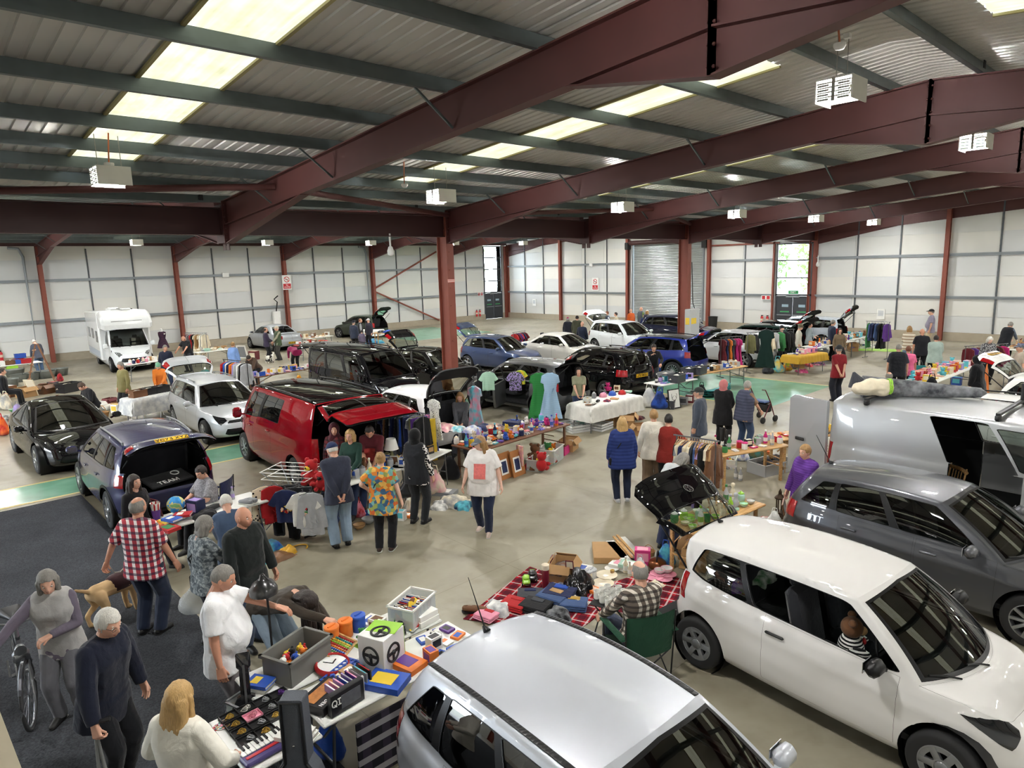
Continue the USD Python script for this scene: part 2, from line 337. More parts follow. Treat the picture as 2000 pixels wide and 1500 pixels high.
for ys in (-1, 1):
 for lo, hi in ((0, SPAN/2), (SPAN, SPAN/2)):
  ceil = sgroup('ceiling', 'ribbed grey roof sheeting over one slope of the hall')
  for b in range(-3, 5):
   xa, xb = b*BAY, (b+1)*BAY; xl, xr = xa+3.1, xa+4.15
   y0, y1 = ys*lo, ys*hi; dirn = 1 if y1 > y0 else -1
   ya, yb = y0+dirn*2.05, y1-dirn*1.35
   m = MB(); sheet(m, xa, xl, y0, y1); sheet(m, xr, xb, y0, y1); sheet(m, xl, xr, y0, ya); sheet(m, xl, xr, yb, y1)
   obj('roof_panel', m, ROOFM, ceil, 0)
   m = MB(); sheet(m, xl, xr, ya, yb, .35, .03)
   rl = obj('rooflight', m, sky_m, ceil, 0, label='yellowed translucent rooflight strip letting in daylight')
   m = MB()
   for x in (xl, xr): m.bar((x, ya, roof_z(ya)-.012), (x, yb, roof_z(yb)-.012), .05, .03)
   obj('rooflight_trim', m, TRIMY, ceil, 0)
def zbeam(mb, p, q, h, w, up=(0, 0, 1)):
 """A Z purlin: web and two lipped flanges."""
 p, q = np.asarray(p, float), np.asarray(q, float); Fm = frame(q-p, up); s, u = Fm[:, 1], Fm[:, 2]
 mb.bar(p, q, .012, h, up)
 for k in (-1, 1):
  o = u*k*(h/2-.006)+s*k*w/2; mb.bar(p+o, q+o, w, .012, up); o2 = u*k*(h/2-.03)+s*k*w; mb.bar(p+o2, q+o2, .012, .06, up)
PURL = (1.45, 2.76, 4.05, 5.45, 7.2, 9.0, 10.8, 12.55)
n = 0
for ys in (-1, 1):
 for far in (0, 1):
  for k in PURL:
   y = ys*(SPAN-k if far else k); m = MB(); zbeam(m, (X0, y, roof_z(y)-.105), (X1, y, roof_z(y)-.105), .2, .07)
   struct('purlin', m, GALV, label='galvanised steel roof purlin running the length of the hall')
def ibeam(mb, p, q, d, bf, tw=.014, tf=.022, up=(0, 0, 1)):
 p, q = np.asarray(p, float), np.asarray(q, float); Fm = frame(q-p, up); u = Fm[:, 2]
 mb.bar(p, q, tw, d-tf, up)
 for k in (-1, 1): mb.bar(p+u*k*(d-tf)/2, q+u*k*(d-tf)/2, bf, tf, up)
def plate(mb, x, pts, t=.014):
 """A flat plate in the plane x = const from (y, z) points."""
 mb.prism(pts, t, T=np.array([[0, 0, 1.], [1, 0, 0], [0, 1, 0]]), o=(x-t/2, 0, 0))
def bolts(mb, pts, r=.022):
 for q in pts: mb.ball(q, r, 0)
RD = .56
def rafter(i):
 x = i*BAY; nm = 'gable' if i == 5 else 'roof'
 for ys in (-1, 1):
  for far in (0, 1):
   e = ys*(SPAN if far else 0); r_ = ys*SPAN/2; dr = 1 if r_ > e else -1
   zt = lambda y: roof_z(y)-.2
   m = MB(); a = e+dr*.24; bq = r_-dr*.01
   ibeam(m, (x, a, zt(a)-RD/2), (x, bq, zt(bq)-RD/2), RD, .21)
   # valley and ridge haunches
   zb = 5.16; y1 = e+dr*4.3; plate(m, x, [(a, zt(a)-RD), (a, zb), (y1, zt(y1)-RD)]); m.bar((x, a, zb), (x, y1, zt(y1)-RD), .2, .02)
   y2 = r_-dr*1.9; zr = zt(r_)-RD-.44; plate(m, x, [(r_, zt(r_)-RD), (r_, zr), (y2, zt(y2)-RD)]); m.bar((x, r_, zr), (x, y2, zt(y2)-RD), .2, .02)
   m.box((x, r_, (zt(r_)+zr)/2), (.24, .03, zt(r_)-zr)); m.box((x, a, (zb+zt(a))/2), (.24, .03, zt(a)-zb))
   bolts(m, [(x+s*.075, e+dr*(.27), z) for s in (-1, 1) for z in np.linspace(zb+.08, zt(a)-.1, 7)])
   bolts(m, [(x+s*.075, r_-dr*.03, z) for s in (-1, 1) for z in np.linspace(zr+.08, zt(r_)-.1, 5)])
   t = struct('roof_beam', m, RED, label='red oxide steel rafter with haunches carrying the roof purlins')
   if i < 5:
    m = MB()
    for k in (2.76, 5.45, 9.0):
     y = e+dr*k
     for s in (-1, 1):
      if s < 0 or i > -3: m.bar((x+s*.62, y, roof_z(y)-.2), (x+s*.03, y+dr*.06, roof_z(y)-.2-RD*.85), .03, .03)
    obj('fly_brace', m, GALV, t, 0)
    m = MB()
    for k in PURL:
     y = e+dr*k; m.box((x, y-dr*.05, roof_z(y)-.1), (.1, .012, .19))
    obj('cleat', m, BLACK, t, 0)
for i in range(-3, 6): rafter(i)
for i in range(-3, 5):   # roof bracing in a zigzag beside the valley
 a, b = (i, i+1) if i % 2 else (i+1, i)
 for s in (-1, 1): struct('roof_beam', MB().cyl((a*BAY, s*.25, 6.0), (b*BAY, s*3.0, 6.2), .07, n=10), RED, 40, label='red tube brace zigzagging between rafters beside the valley')
for i in range(-3, 5):   # valley beams
 m = MB(); ibeam(m, (i*BAY+.02, 0, 5.68), ((i+1)*BAY-.02, 0, 5.68), .64, .26)
 struct('beam', m, REDD, label='deep red steel valley beam between the frames')
for i in range(-3, 6):
 x = i*BAY
 if i % 2 == 0:
  m = MB(); m.box((x, 0, 5.62), (.24, .46, .9))
  for q in (-1, 1): plate(m, x, [(q*.2, 5.2), (q*.2, 5.0), (q*.03, 5.0), (q*.03, 5.2)])
  struct('beam', m, REDD, label='stub connecting the rafters to the valley beam')
 else:
  m = MB(); ibeam(m, (x, 0, 0), (x, 0, 6.1), .48, .27, .016, .026, up=(0, 1, 0)); m.box((x, 0, .012), (.34, .56, .024))
  m.box((x-.02, 0, 2.9), (.05, .4, 5.4))
  bolts(m, [(x+s*.05, -.25, z) for s in (-1,) for z in np.arange(.5, 5.2, .55)], .018)
  cl = struct('column', m, REDL, label='red steel column standing under the valley beam')
  if i == 1: obj('hazard_tape', MB().box((x, -.243, 4.02), (.275, .004, .1)), pattern('stripe', [S(200, 60, 50), S(230, 228, 220)], 14.), cl, 0)
# walls: plinth, liner panels, girts, dark posts
PLM = plain(S(166, 156, 138), .8, vary=.12, scale=4., bump=.2)
GZ = (2.2, 4.34)
def wall_panels(w, P, u0, u1, ztop, holes=()):
 bk = Polygon([(u0-.05, 0), (u1+.05, 0), (u1+.05, ztop(u1)+.3), ((u0+u1)/2, ztop((u0+u1)/2)+.3), (u0-.05, ztop(u0)+.3)])
 for h0, h1, hz0, hz1 in holes: bk = bk.difference(sbox(h0, hz0-.1, h1, hz1))
 v, f = MB().prism(bk, .03).vf(); obj('backing', (np.array([P(x, y, z-.04) for x, y, z in v]), f), WALLM[0], w, 0)
 """P(u, z, depth): u along the wall. Panels between post lines, courses joined at and midway between the girts."""
 us = [u0]
 step = (u1-u0)/max(1, round((u1-u0)/2.22))
 us = [u0+step*k for k in range(int(round((u1-u0)/step))+1)]
 zs = [.42, 1.25, 2.2, 3.27, 4.34, 5.42, 6.4, 7.3]
 for a, b in zip(us, us[1:]):
  for k, (za, zb) in enumerate(zip(zs, zs[1:])):
   ta, tb = ztop(a), ztop(b)
   if za >= max(ta, tb): continue
   if any(a < h1-.05 and b > h0+.05 and za < hz1-.05 and zb > hz0+.05 for h0, h1, hz0, hz1 in holes):
    poly = sbox(a, za, b, zb)
    for h0, h1, hz0, hz1 in holes: poly = poly.difference(sbox(h0, hz0, h1, hz1))
   else: poly = sbox(a, za, b, zb)
   poly = poly.intersection(Polygon([(a, 0), (b, 0), (b, tb), (a, ta)])).buffer(-.006, join_style=2)
   for g in getattr(poly, 'geoms', [poly]):
    if g.is_empty or g.area < .01: continue
    m = MB().prism(g, .03); v, f = m.vf(); q = np.array([P(x, y, z) for x, y, z in v])
    obj('panel', (q, f), WALLM[(k+int(a*3)) % 3], w, 0)
YB, XR = SPAN, X1
wb = sgroup('wall_back', 'white lined eaves wall with grey rails at the far side of the hall')
PB = lambda u, z, d: (u, YB+.05-d, z)
holesB = [(30.93, 32.95, 0, 6.12)]
wall_panels(wb, PB, X0, X1, lambda u: 6.2, holesB)
m = MB().box(((X0+30.93)/2, YB+.0, .21), (30.93-X0, .16, .42)).box(((32.95+X1)/2, YB, .21), (X1-32.95, .16, .42)); obj('plinth', m, PLM, wb, 0)
for z in GZ:
 for i in range(-3, 5):
  xa, xb = i*BAY+.12, min((i+1)*BAY-.12, 30.85 if i == 4 else 99); m = MB(); zbeam(m, (xa, YB-.08, z), (xb, YB-.08, z), .14, .05); obj('rail', m, GALVW, wb, 0)
for i in range(-3, 5):
 for k in (1, 2):
  x = i*BAY+BAY*k/3
  if x < 30.8: obj('post', MB().box((x, YB-.02, 3.2), (.07, .05, 5.6)), DARKROD, wb, 0)
struct('beam', MB().box(((X0+X1)/2, YB-.05, 6.24), (X1-X0, .22, .2)), REDD, label='red eaves beam along the top of the far wall')
for i in range(-3, 6):
 m = MB(); x = i*BAY; ibeam(m, (x, YB-.24, 0), (x, YB-.24, 6.1), .34, .2, up=(0, 1, 0)); struct('column', m, REDL, label='red eaves column against the far white wall')
m = MB()
for a, b in (((20.25, 3.07), (25.95, 5.66)), ((20.24, 2.81), (25.95, .3))): m.bar((a[0], YB-.2, a[1]), (b[0], YB-.2, b[1]), .1, .1)
struct('trim_2', m, REDL, label='red diagonal tube braces on the far wall')
m = MB()
for x in (20.0, -.35):
 m.tube([(x-.9, YB-.16, 6.05), (x-.45, YB-.16, 6.0), (x-.3, YB-.16, 5.6), (x-.3, YB-.16, .2)], .07)
struct('trim_3', m, GALVW, 40, label='grey rainwater downpipe beside a red column')
wr = sgroup('wall_right', 'white lined gable wall with shutter door and fire exit')
PRr = lambda u, z, d: (XR+.05-d, u, z)
holesR = [(7.2, 12.8, 0, 5.6), (.03, 2.2, 0, 5.28)]
gtop = lambda u: roof_z(u)
for a, b in ((13.4, SPAN), (6.6, 13.4), (0, 6.6), (-6.75, 0), (-13.2, -6.75), (-SPAN, -13.2)): wall_panels(wr, PRr, a, b, gtop, holesR)
for a, b in ((12.85, SPAN), (2.2, 7.15), (-SPAN, 0)): obj('plinth', MB().box((XR, (a+b)/2, .21), (.16, b-a, .42)), PLM, wr, 0)
for z in GZ:
 for a, b in ((19.9, 26.2), (13.4, 19.7), (2.3, 6.5), (-6.65, -.2), (-13.1, -6.85), (-19.8, -13.3), (-26.2, -20.)):
  m = MB(); zbeam(m, (XR-.08, a, z), (XR-.08, b, z), .14, .05); obj('rail', m, GALVW, wr, 0)
for y in (24.05, 21.88, 17.4, 15.27, 4.25, -2.4, -4.55, -8.95, -11.1, -15.3, -17.5, -22, -24.2): obj('post', MB().box((XR-.02, y, roof_z(y)/2+.2), (.05, .07, roof_z(y)-.4)), DARKROD, wr, 0)
obj('lintel_rail', MB().box((XR-.1, 4.3, 5.32), (.1, 4.5, .1)), REDL, wr, 0)
for y in (26.2, 19.8, 13.2, 6.65, 2.35, -6.75, -13.2, -20.):
 m = MB(); h = roof_z(y)-.3 if y != 2.35 else 5.4
 if y == 2.35: m.box((XR-.1, y, h/2), (.1, .1, h))
 else: ibeam(m, (XR-.24, y, 0), (XR-.24, y, h), .22, .2)
 struct('column', m, REDL, label='red gable post against the white end wall')
# roller shutter
sh = sgroup('door_1', 'galvanised steel roller shutter door in the gable wall')
zz = np.arange(0, 5.61, .028); prof = [(.018*math.sin(z*2*PI/.112), z) for z in zz]; k = len(prof)
v = np.array([(XR-.02-d, y, z) for y in (7.2, 12.8) for d, z in prof]); i = np.arange(k-1)
obj('shutter_curtain', (v, np.vstack([np.stack([i, i+k, i+1], 1), np.stack([i+1, i+k, i+k+1], 1)])), plain(S(176, 182, 184), .3, .75, vary=.2, scale=1.5), sh, 60)
obj('shutter_barrel', MB().cyl((XR-.3, 6.9, 5.75), (XR-.3, 13.0, 5.75), .16, n=16), REDD, sh)
for y in (7.16, 12.86): obj('guide', MB().box((XR-.06, y, 2.9), (.16, .1, 5.8)), GALVW, sh, 0)
obj('motor', MB().box((XR-.35, 13.1, 5.55), (.4, .3, .5), b=.04).box((XR-.3, 6.95, 5.5), (.3, .34, .6), b=.03), BLACK, sh, 0)
# glazed fire exits
DOORM = plain(S(52, 56, 62), .4)
SIGNG = plain(S(60, 150, 90), .5); SIGNB = plain(S(150, 175, 190), .5)
def fire_exit(no, P, u0, u1, top, base=2.22):
 d = sgroup(f'door_{no}', 'pair of dark grey fire exit doors with push bars'); w = sgroup(f'window_{no}', 'tall glazed light above the fire exit doors')
 mid = (u0+u1)/2
 def bx(name, a, b, z0, z1, d0, d1, mat, par):
  p, q = np.array(P(a, z0, d0)), np.array(P(b, z1, d1)); return obj(name, MB().box((p+q)/2, np.abs(q-p)), mat, par, 0)
 for a, b in ((u0+.08, mid-.01), (mid+.01, u1-.08)):
  bx('leaf', a, b, .01, base-.06, .02, .07, DOORM, d); bx('push_bar', a+.06, b-.06, 1.0, 1.05, .1, .14, GALVW, d)
  c = (a+b)/2; bx('notice', c-.25, c+.15, 1.5, 1.66, .071, .075, SIGNB, d); bx('notice', c-.3, c+.25, 1.18, 1.26, .071, .075, SIGNG, d)
 bx('closer', mid-.4, mid+.4, base-.14, base-.04, .09, .14, GALVW, d)
 for a, b, z0, z1 in ((u0, u0+.08, 0, top), (u1-.08, u1, 0, top), (u0, u1, base-.05, base+.05), (u0, u1, top-.08, top)): bx('frame', a, b, z0, z1, .0, .1, plain(S(60, 62, 66), .4), w)
 nn = round((top-base)/1.07); zs = np.linspace(base, top, nn+1)
 for z in zs[1:-1]: bx('transom', u0, u1, z-.035, z+.035, .01, .08, plain(S(60, 62, 66), .4), w)
 for a, b in zip(zs, zs[1:]): bx('pane', u0+.08, u1-.08, a+.03, b-.03, .03, .036, pane((.97, .98, .98)), w)
fire_exit(2, lambda u, z, d: (u, YB+.04-d, z), 30.93, 32.95, 6.1)
fire_exit(3, lambda u, z, d: (XR+.04-d, u, z), .03, 2.2, 5.28)
# near walls, out of the frame but enclosing the place; the left one has an open doorway to daylight
wl = sgroup('wall_left', 'white lined gable wall with an open vehicle doorway')
WALLX = WALLM[0]
for y0, y1, z0, z1 in ((9., SPAN, 0, 7.5), (-SPAN, 1.5, 0, 7.5), (1.5, 9., 4.8, 7.5)): obj('panel', MB().box((X0-.03, (y0+y1)/2, (z0+z1)/2), (.06, y1-y0, z1-z0)), WALLX, wl, 0)
struct('wall_front', MB().box(((X0+X1)/2, -SPAN-.03, 3.2), (X1-X0, .06, 6.4)), WALLX, label='white eaves wall behind the balcony')
# cream balustrade of the stair at the balcony
m = MB(); a, b = np.array((-6.33, -15.68, 3.9)), np.array((-6.30, -16.02, 3.75)); dn = np.array((0, 0, -2.)); lf = np.array((-1.2, .35, 0))
q = [a, b, b+lf, a+lf]; m.add(np.array(q+[x+dn for x in q]), np.array([[0, 1, 5, 4], [1, 2, 6, 5], [2, 3, 7, 6], [3, 0, 4, 7], [0, 3, 2, 1], [4, 5, 6, 7]]))
struct('trim_4', m, CREAM, label='cream boxed balustrade at the edge of the balcony')
# lamps
LAMPW = plain(S(216, 214, 206), .45); LAMPG = plain(S(150, 148, 142), .5)
def big(m): return m.shift(np.eye(3)*1.45)
def lamp0():
 t = thing('high_bay_lamp', 'white box high-bay lamp hung on chains', 'lamp')
 m = MB().box((0, -.16, .06), (.34, .012, .2)).box((0, .16, .06), (.34, .012, .2)).box((0, 0, .155), (.34, .32, .012))
 m.box((.1, 0, .02), (.14, .30, .06)); obj('housing', big(m), LAMPW, t, 0)
 m = MB()
 for y in (-.09, .09):
  for z in (-.02, .02, .06, .1): m.box((-.17, y, z), (.01, .1, .018))
 m.box((-.17, 0, .06), (.008, .03, .2)); obj('louvre', big(m), LAMPG, t, 0)
 m = MB()
 for z in (0, .04, .08, .12): m.box((-.165, 0, z), (.012, .3, .014))
 obj('end_panel', big(m), LAMPW, t, 0)
 obj('light_panel', big(MB().box((-.05, 0, -.025), (.2, .28, .01)).box((-.15, 0, .04), (.004, .26, .1))), glow((1., .985, .95), LAMP), t, 0)
 m = MB()
 for x in (-.17, .17): obj('chain', MB().tube([(x, 0, .2), (x, 0, .8)], .006, 5), LAMPG, t)
 obj('junction_box', MB().box((.12, 0, .8), (.08, .08, .06)), WHITE, t, 0)
 return t
ORD = ('unlit-end', 'hidden', 'first', 'second', 'third', 'fourth', 'fifth', 'sixth', 'seventh')
lp = None; LK = dict(group='high bay lamps in rows along the roof')
for b in range(-3, 5):
 for y, z, nm in ((-4.3, 5.95, 'near the valley beam'), (-13.1, 6.5, 'under the near ridge'), (20.7, 6.0, 'near the far wall'), (4.4, 5.95, 'behind the valley beam'), (13.2, 6.5, 'under the far ridge'), (-22., 6., 'behind the balcony')):
  x = b*BAY+BAY/2; lab = f'{ORD[b+3]} white box high-bay lamp from the left in the row {nm}'
  if b in (-3, -2) and y == -13.1: continue
  if lp is None: lp = lamp0(); UsdGeom.Xformable(lp).ClearXformOpOrder(); xform(lp, (x, y, z), 0); tag(lp, lab, 'lamp', LK['group']+' '+nm)
  else: dup(lp, lab, (x, y, z), 0, LK['group']+' '+nm)
# outside, seen through the exits
struct('ground', MB().box((8, 8, -.35), (140, 140, .1)), plain(S(150, 150, 140), .9), label='pale yard outside the hall')
rg = np.random.default_rng(5)
LEAFM = [look(('leaf', k), {'d': ('diffuse_bsdf', {'color': S(*k)}), 't': ('translucent_bsdf', {'color': S(*k)}), 'm': ('mix_closure', {'fac': .4})}, [('d.BSDF', 'm.closure1'), ('t.BSDF', 'm.closure2')], 'm.Closure') for k in ((92, 112, 66), (108, 124, 74), (80, 100, 60))]
def tree(x, y, r, h, i, lab):
 t = thing('tree', lab, 'tree', (x, y, -.3)); m = MB().cyl((0, 0, 0), (0, 0, h*.7), .16, .07, 8); obj('trunk', m, plain(S(90, 76, 62), .9), t)
 n = 1900; d = rg.normal(size=(n, 3)); d /= np.linalg.norm(d, axis=1, keepdims=True); c = d*(rg.random((n, 1))**.4)*np.array([r, r, h*.42])+np.array([0, 0, h*.58])
 e = rg.normal(size=(n, 3, 3))*.13; v = (c[:, None]+e).reshape(-1, 3); obj('foliage', (v, np.arange(3*n).reshape(-1, 3)), LEAFM[i % 3], t, 0)
for i, (x, y, r, h, lab) in enumerate([(34, 34, 2.6, 7.5, 'leafy tree outside the corner fire exit'), (41, 42, 2.8, 9, 'taller leafy tree beyond the corner fire exit'), (28, 38, 2.4, 7, 'round bushy tree left of the corner exit outside'), (43, 2.4, 2.8, 8, 'leafy tree outside the gable fire exit'), (50, -2.5, 3.2, 9.5, 'tall tree beyond the gable fire exit'), (46, 10, 2.6, 7.5, 'bushy tree left of the gable exit outside')]): tree(x, y, r, h, i, lab)
# ------------------------------------------------------------ vehicles: lofted shells, trimmed into panels, lights and panes
TYRE = plain(S(28, 28, 30), .75); ALLOY = plain(S(165, 168, 172), .28, .8); STEEL = plain(S(140, 142, 145), .4, .6); TRIMB = plain(S(14, 14, 16), .4, spec=.3); GLOSSB = paint(S(10, 10, 12))
LINING = plain(S(30, 30, 32), .85); SEATM = cloth(S(44, 45, 50)); GLASS = pane((.42, .47, .45), 1.75); GLASSD = pane((.12, .135, .14), 1.75); CHROME = plain(S(200, 202, 205), .15, 1.)
LAMPR = plain(S(150, 12, 20), .12, coat=1., vary=.2, scale=20.); LAMPC = plain(S(150, 155, 160), .08, .7, coat=1., vary=.35, scale=14.); PLATEY = plain(S(214, 168, 30), .4); PLATEW = plain(S(225, 225, 220), .4); LAMPD = plain(S(36, 37, 40), .08, .4, coat=1., vary=.4, scale=14.)
def lerp(x, pts):
 a = np.array(pts, float); return np.interp(x, a[:, 0], a[:, 1])
def resample(P, n, power=1.):
 d = np.r_[0, np.cumsum(np.linalg.norm(np.diff(P, axis=0), axis=1))]; q = np.linspace(0, 1, n+1)*d[-1]
 return np.stack([np.interp(q, d, P[:, k]) for k in range(P.shape[1])], 1)
def coons(c0, c1, d0, d1):
 """c0, c1: curves at v = 0, 1 along u; d0, d1: curves at u = 0, 1 along v."""
 u = np.linspace(0, 1, len(c0))[:, None, None]; v = np.linspace(0, 1, len(d0))[None, :, None]
 return (1-v)*c0[:, None]+v*c1[:, None]+(1-u)*d0[None]+u*d1[None]-((1-u)*(1-v)*c0[0]+u*(1-v)*c0[-1]+(1-u)*v*c1[0]+u*v*c1[-1])
class Shell:
 def __init__(s, P):
  s.P = P; wb, xf, xr, W = P['wb'], P['wb']/2+P['fo'], -P['wb']/2-P['ro'], P['W']
  q = P.get('q', 1.); N = lambda k: max(3, int(round(k*q)))
  n1, n2, n3, n4, m, nt = N(8), N(30), N(12), N(8), N(9), N(14)
  s.xf, s.xr = xf, xr; xm = P.get('xm', 0.)
  nf, nr = P.get('nf', 3.4), P.get('nr', 5.)
  ph = np.linspace(0, PI, 1601); c, sn = np.cos(ph), np.abs(np.sin(ph))
  front = c < 0; n = np.where(front, nf, nr); a = np.where(front, xf-xm, xm-xr)
  plan = np.stack([xm-np.sign(c)*a*np.abs(c)**(2/n), W/2*sn**(2/n)], 1)
  x = plan[:, 0]; ir = int(np.searchsorted(ph, P.get('pr', .80))); iF = int(np.searchsorted(ph, P.get('pf', 2.32)))
  iA = int(np.argmin(np.where((ph > 1)&(ph < 2.6), np.abs(x-P['xA']), 9)))
  cuts = [0, ir, iA, iF, 1600]; cnt = [n1, n2, n3, n4]
  if 'xC' in P:
   iC = int(np.argmin(np.where((ph > .6)&(ph < 2), np.abs(x-P['xC']), 9))); cuts = [0, ir, iC, iA, iF, 1600]; n5 = N(8); cnt = [n1, n5, n2, n3, n4]
  pl = [resample(plan[cuts[k]:cuts[k+1]+1], cnt[k]) for k in range(len(cnt))]
  col = np.vstack([pl[0]]+[k[1:] for k in pl[1:]]); idx = np.cumsum([0]+cnt)
  t_ = np.gradient(col, axis=0); t_[0] = (0, 1); t_[-1] = (0, -1); nrm = np.stack([-t_[:, 1], t_[:, 0]], 1)
  nrm /= np.linalg.norm(nrm, axis=1, keepdims=True); nrm *= np.sign((nrm*(col-[xm, 0])).sum(1, keepdims=True)+1e-9)
  T = np.linspace(0, 1, nt+1); s.T = T
  sd = lerp(T, P.get('side', [(0, .09), (.1, .03), (.22, .012), (.42, 0), (.62, .004), (.74, .0), (.8, .014), (.9, .03), (1, .065)]))
  fd = lerp(T, P.get('nose', [(0, .1), (.12, .02), (.3, 0), (.45, .015), (.7, .06), (.86, .12), (1, .26)])); rd = lerp(T, P.get('tail', [(0, .1), (.12, .03), (.3, 0), (.48, .0), (.52, .03), (.8, .06), (1, .12)]))
  nx, ny = nrm[:, 0, None], np.abs(nrm[:, 1, None])
  ins = sd*ny**2+fd*np.maximum(nx, 0)**2+rd*np.maximum(-nx, 0)**2
  zt = lerp(col[:, 0], P['belt']); zb = lerp(col[:, 0], [(xr, P['sill']+.1), (xr+.5, P['sill']+.02), (0, P['sill']), (xf-.5, P['sill']), (xf, P['sill']+.04)])
  g = np.zeros((len(col), nt+1, 3)); g[..., 0] = col[:, 0, None]-nx*ins; g[..., 1] = np.maximum(col[:, 1, None]-nrm[:, 1, None]*ins, 0); g[..., 2] = zb[:, None]+T*(zt-zb)[:, None]
  g[0, :, 1] = g[-1, :, 1] = 0
  s.ring, s.zb, s.zt, s.s = g, zb, zt, np.r_[0, np.cumsum(np.linalg.norm(np.diff(col, axis=0), axis=1))]; s.col = col
  top = g[:, -1]; k = 1 if 'xC' in P else 0
  iD, iC_, iA_, iFc = idx[1], idx[1+k], idx[2+k], idx[3+k]
  A, D = top[iA_], top[iC_]
  F_ = np.array([P['xF'], P['yR'], P['zF']]); B_ = np.array([P['xB'], P.get('yB', P['yR']-.02), P['zB']])
  lin = lambda a, b, n: a+(b-a)*np.linspace(0, 1, n+1)[:, None]
  bow = lambda n: (1-np.linspace(0, 1, n+1)**2)
  arc = lambda n: 4*np.linspace(0, 1, n+1)*(1-np.linspace(0, 1, n+1))
  rail = lin(B_, F_, n2); rail[:, 2] += P['arch']*arc(n2); rail[:, 1] += P.get('rb', .03)*arc(n2)
  Ap, Dp = lin(A, F_, m), lin(D, B_, m); Ap[:, 2] += .02*arc(m); Ap[:, 0] += P.get('ab', .03)*arc(m); Dp[:, 0] -= P.get('db', .03)*arc(m); Dp[:, 1] += .015*arc(m)
  belt = top[iC_:iA_+1]
  side = coons(belt, rail, Dp, Ap); v = np.linspace(0, 1, m+1); side[..., 1] += P.get('sb', .02)*np.sin(PI*v)*np.sin(PI*np.linspace(0, 1, n2+1))[:, None]**.3
  def cross(C, b, cr, n):
   e = np.linspace(0, 1, n+1); q = np.stack([C[0]+b*(1-e**2), C[1]*e, C[2]+cr*(1-e**2)], 1); return q
  cowl, fe, re_ = cross(A, P.get('cb', .22), .015, n4), cross(F_, P.get('fb', .07), P['crown'], n4), cross(B_, P.get('bb', -.06), P['crown']*.8, n1)
  cl = lin(cowl[0], fe[0], m); cl[:, 2] += .03*arc(m)
  s.patch = dict(ring=g, side=side, windscreen=coons(cowl, fe, cl, Ap))
  rc = lin(re_[0], fe[0], n2); rc[:, 2] += P['arch']*arc(n2)*1.05
  s.patch['roof'] = coons(re_, resample(fe, n1), rc, rail)          # u across, v along
  rb_ = top[:idx[1]+1] if not k else cross(D, P.get('rwb', -.12), .01, n1)
  rl = lin(rb_[0], re_[0], m); rl[:, 0] -= P.get('rw', .03)*arc(m)
  s.patch['rear'] = coons(rb_, re_, rl, Dp)
  hc = lin(cowl[0], top[-1], n3); hc[:, 2] += P.get('hb', .05)*arc(n3)
  s.patch['bonnet'] = coons(cowl, top[iFc:][::-1], hc, top[iA_:iFc+1])
  if k:
   bc = lin(rb_[0], top[0], n5); bc[:, 2] += .02*arc(n5)
   s.patch['boot'] = coons(rb_, top[:idx[1]+1], bc, top[iC_:iD-1 if iD > 0 else None:-1] if iD > 0 else top[iC_::-1])
  s.orient()
 def orient(s):
  """Vertex normals shared across all patches and both halves."""
  V, F, off, rng = [], [], 0, {}
  for nme, g in s.patch.items():
   a, b = g.shape[:2]; i = np.arange(a*b).reshape(a, b); f = np.stack([i[:-1, :-1], i[1:, :-1], i[1:, 1:], i[:-1, 1:]], -1).reshape(-1, 4)
   p = g.reshape(-1, 3); tri = np.vstack([f[:, [0, 1, 2]], f[:, [0, 2, 3]]])
   nn = np.cross(p[tri[:, 1]]-p[tri[:, 0]], p[tri[:, 2]]-p[tri[:, 0]]); ctr = p[tri].mean(1)-np.array([0, 0, s.P['sill']+.25])
   flip = (nn*ctr).sum() < 0; s.flip = getattr(s, 'flip', {}); s.flip[nme] = flip
   V.append(p); F.append((tri[:, ::-1] if flip else tri)+off); rng[nme] = (off, off+a*b, a, b); off += a*b
  V, F = np.vstack(V), np.vstack(F); M = V*[1, -1, 1]; VV, FF = np.vstack([V, M]), np.vstack([F, F[:, ::-1]+len(V)])
  key = np.round(VV*5e3).astype(np.int64); _, inv = np.unique(key, axis=0, return_inverse=True); inv = inv.ravel()
  fn = np.cross(VV[FF[:, 1]]-VV[FF[:, 0]], VV[FF[:, 2]]-VV[FF[:, 0]]); vn = np.zeros((inv.max()+1, 3))
  for j in range(3): np.add.at(vn, inv[FF[:, j]], fn)
  vn /= np.maximum(np.linalg.norm(vn, axis=1, keepdims=True), 1e-12); N = vn[inv[:len(V)]]
  s.nrm = {k: N[a:b].reshape(c, d, 3) for k, (a, b, c, d) in rng.items()}
 # polygon spaces
 def sx(s, x):
  h = len(s.col); i0 = int(np.argmax(s.col[:, 1] > s.P['W']*.44)); j = np.arange(i0, h); return np.interp(x, s.col[j, 0], s.s[j])
 def sr(s, y): return np.interp(y, s.col[:, 1][:len(s.col)//3], s.s[:len(s.col)//3])
 def sfr(s, y): k = len(s.col)-len(s.col)//4; return np.interp(-y, -s.col[k:, 1], s.s[k:])
 def side_poly(s, pts): return s.sz([(s.sx(x), z) for x, z in pts])
 def sz(s, pts):
  """(arc length, z) polygon to ring index space."""
  p = Polygon(pts) if not hasattr(pts, 'geom_type') else pts
  p = shapely.segmentize(p, .06); c = np.array(p.exterior.coords); u = np.interp(c[:, 0], s.s, np.arange(len(s.s)))
  zb, zt = np.interp(u, np.arange(len(s.zb)), s.zb), np.interp(u, np.arange(len(s.zt)), s.zt); t = np.clip((c[:, 1]-zb)/(zt-zb), 0, 1)
  return Polygon(np.stack([u, t*(len(s.T)-1)], 1)).buffer(0)
 def circle(s, x, z, r): a = np.linspace(0, 2*PI, 49)[:-1]; return s.side_poly(np.stack([x+r*np.cos(a), np.maximum(z+r*np.sin(a), .0)], 1))
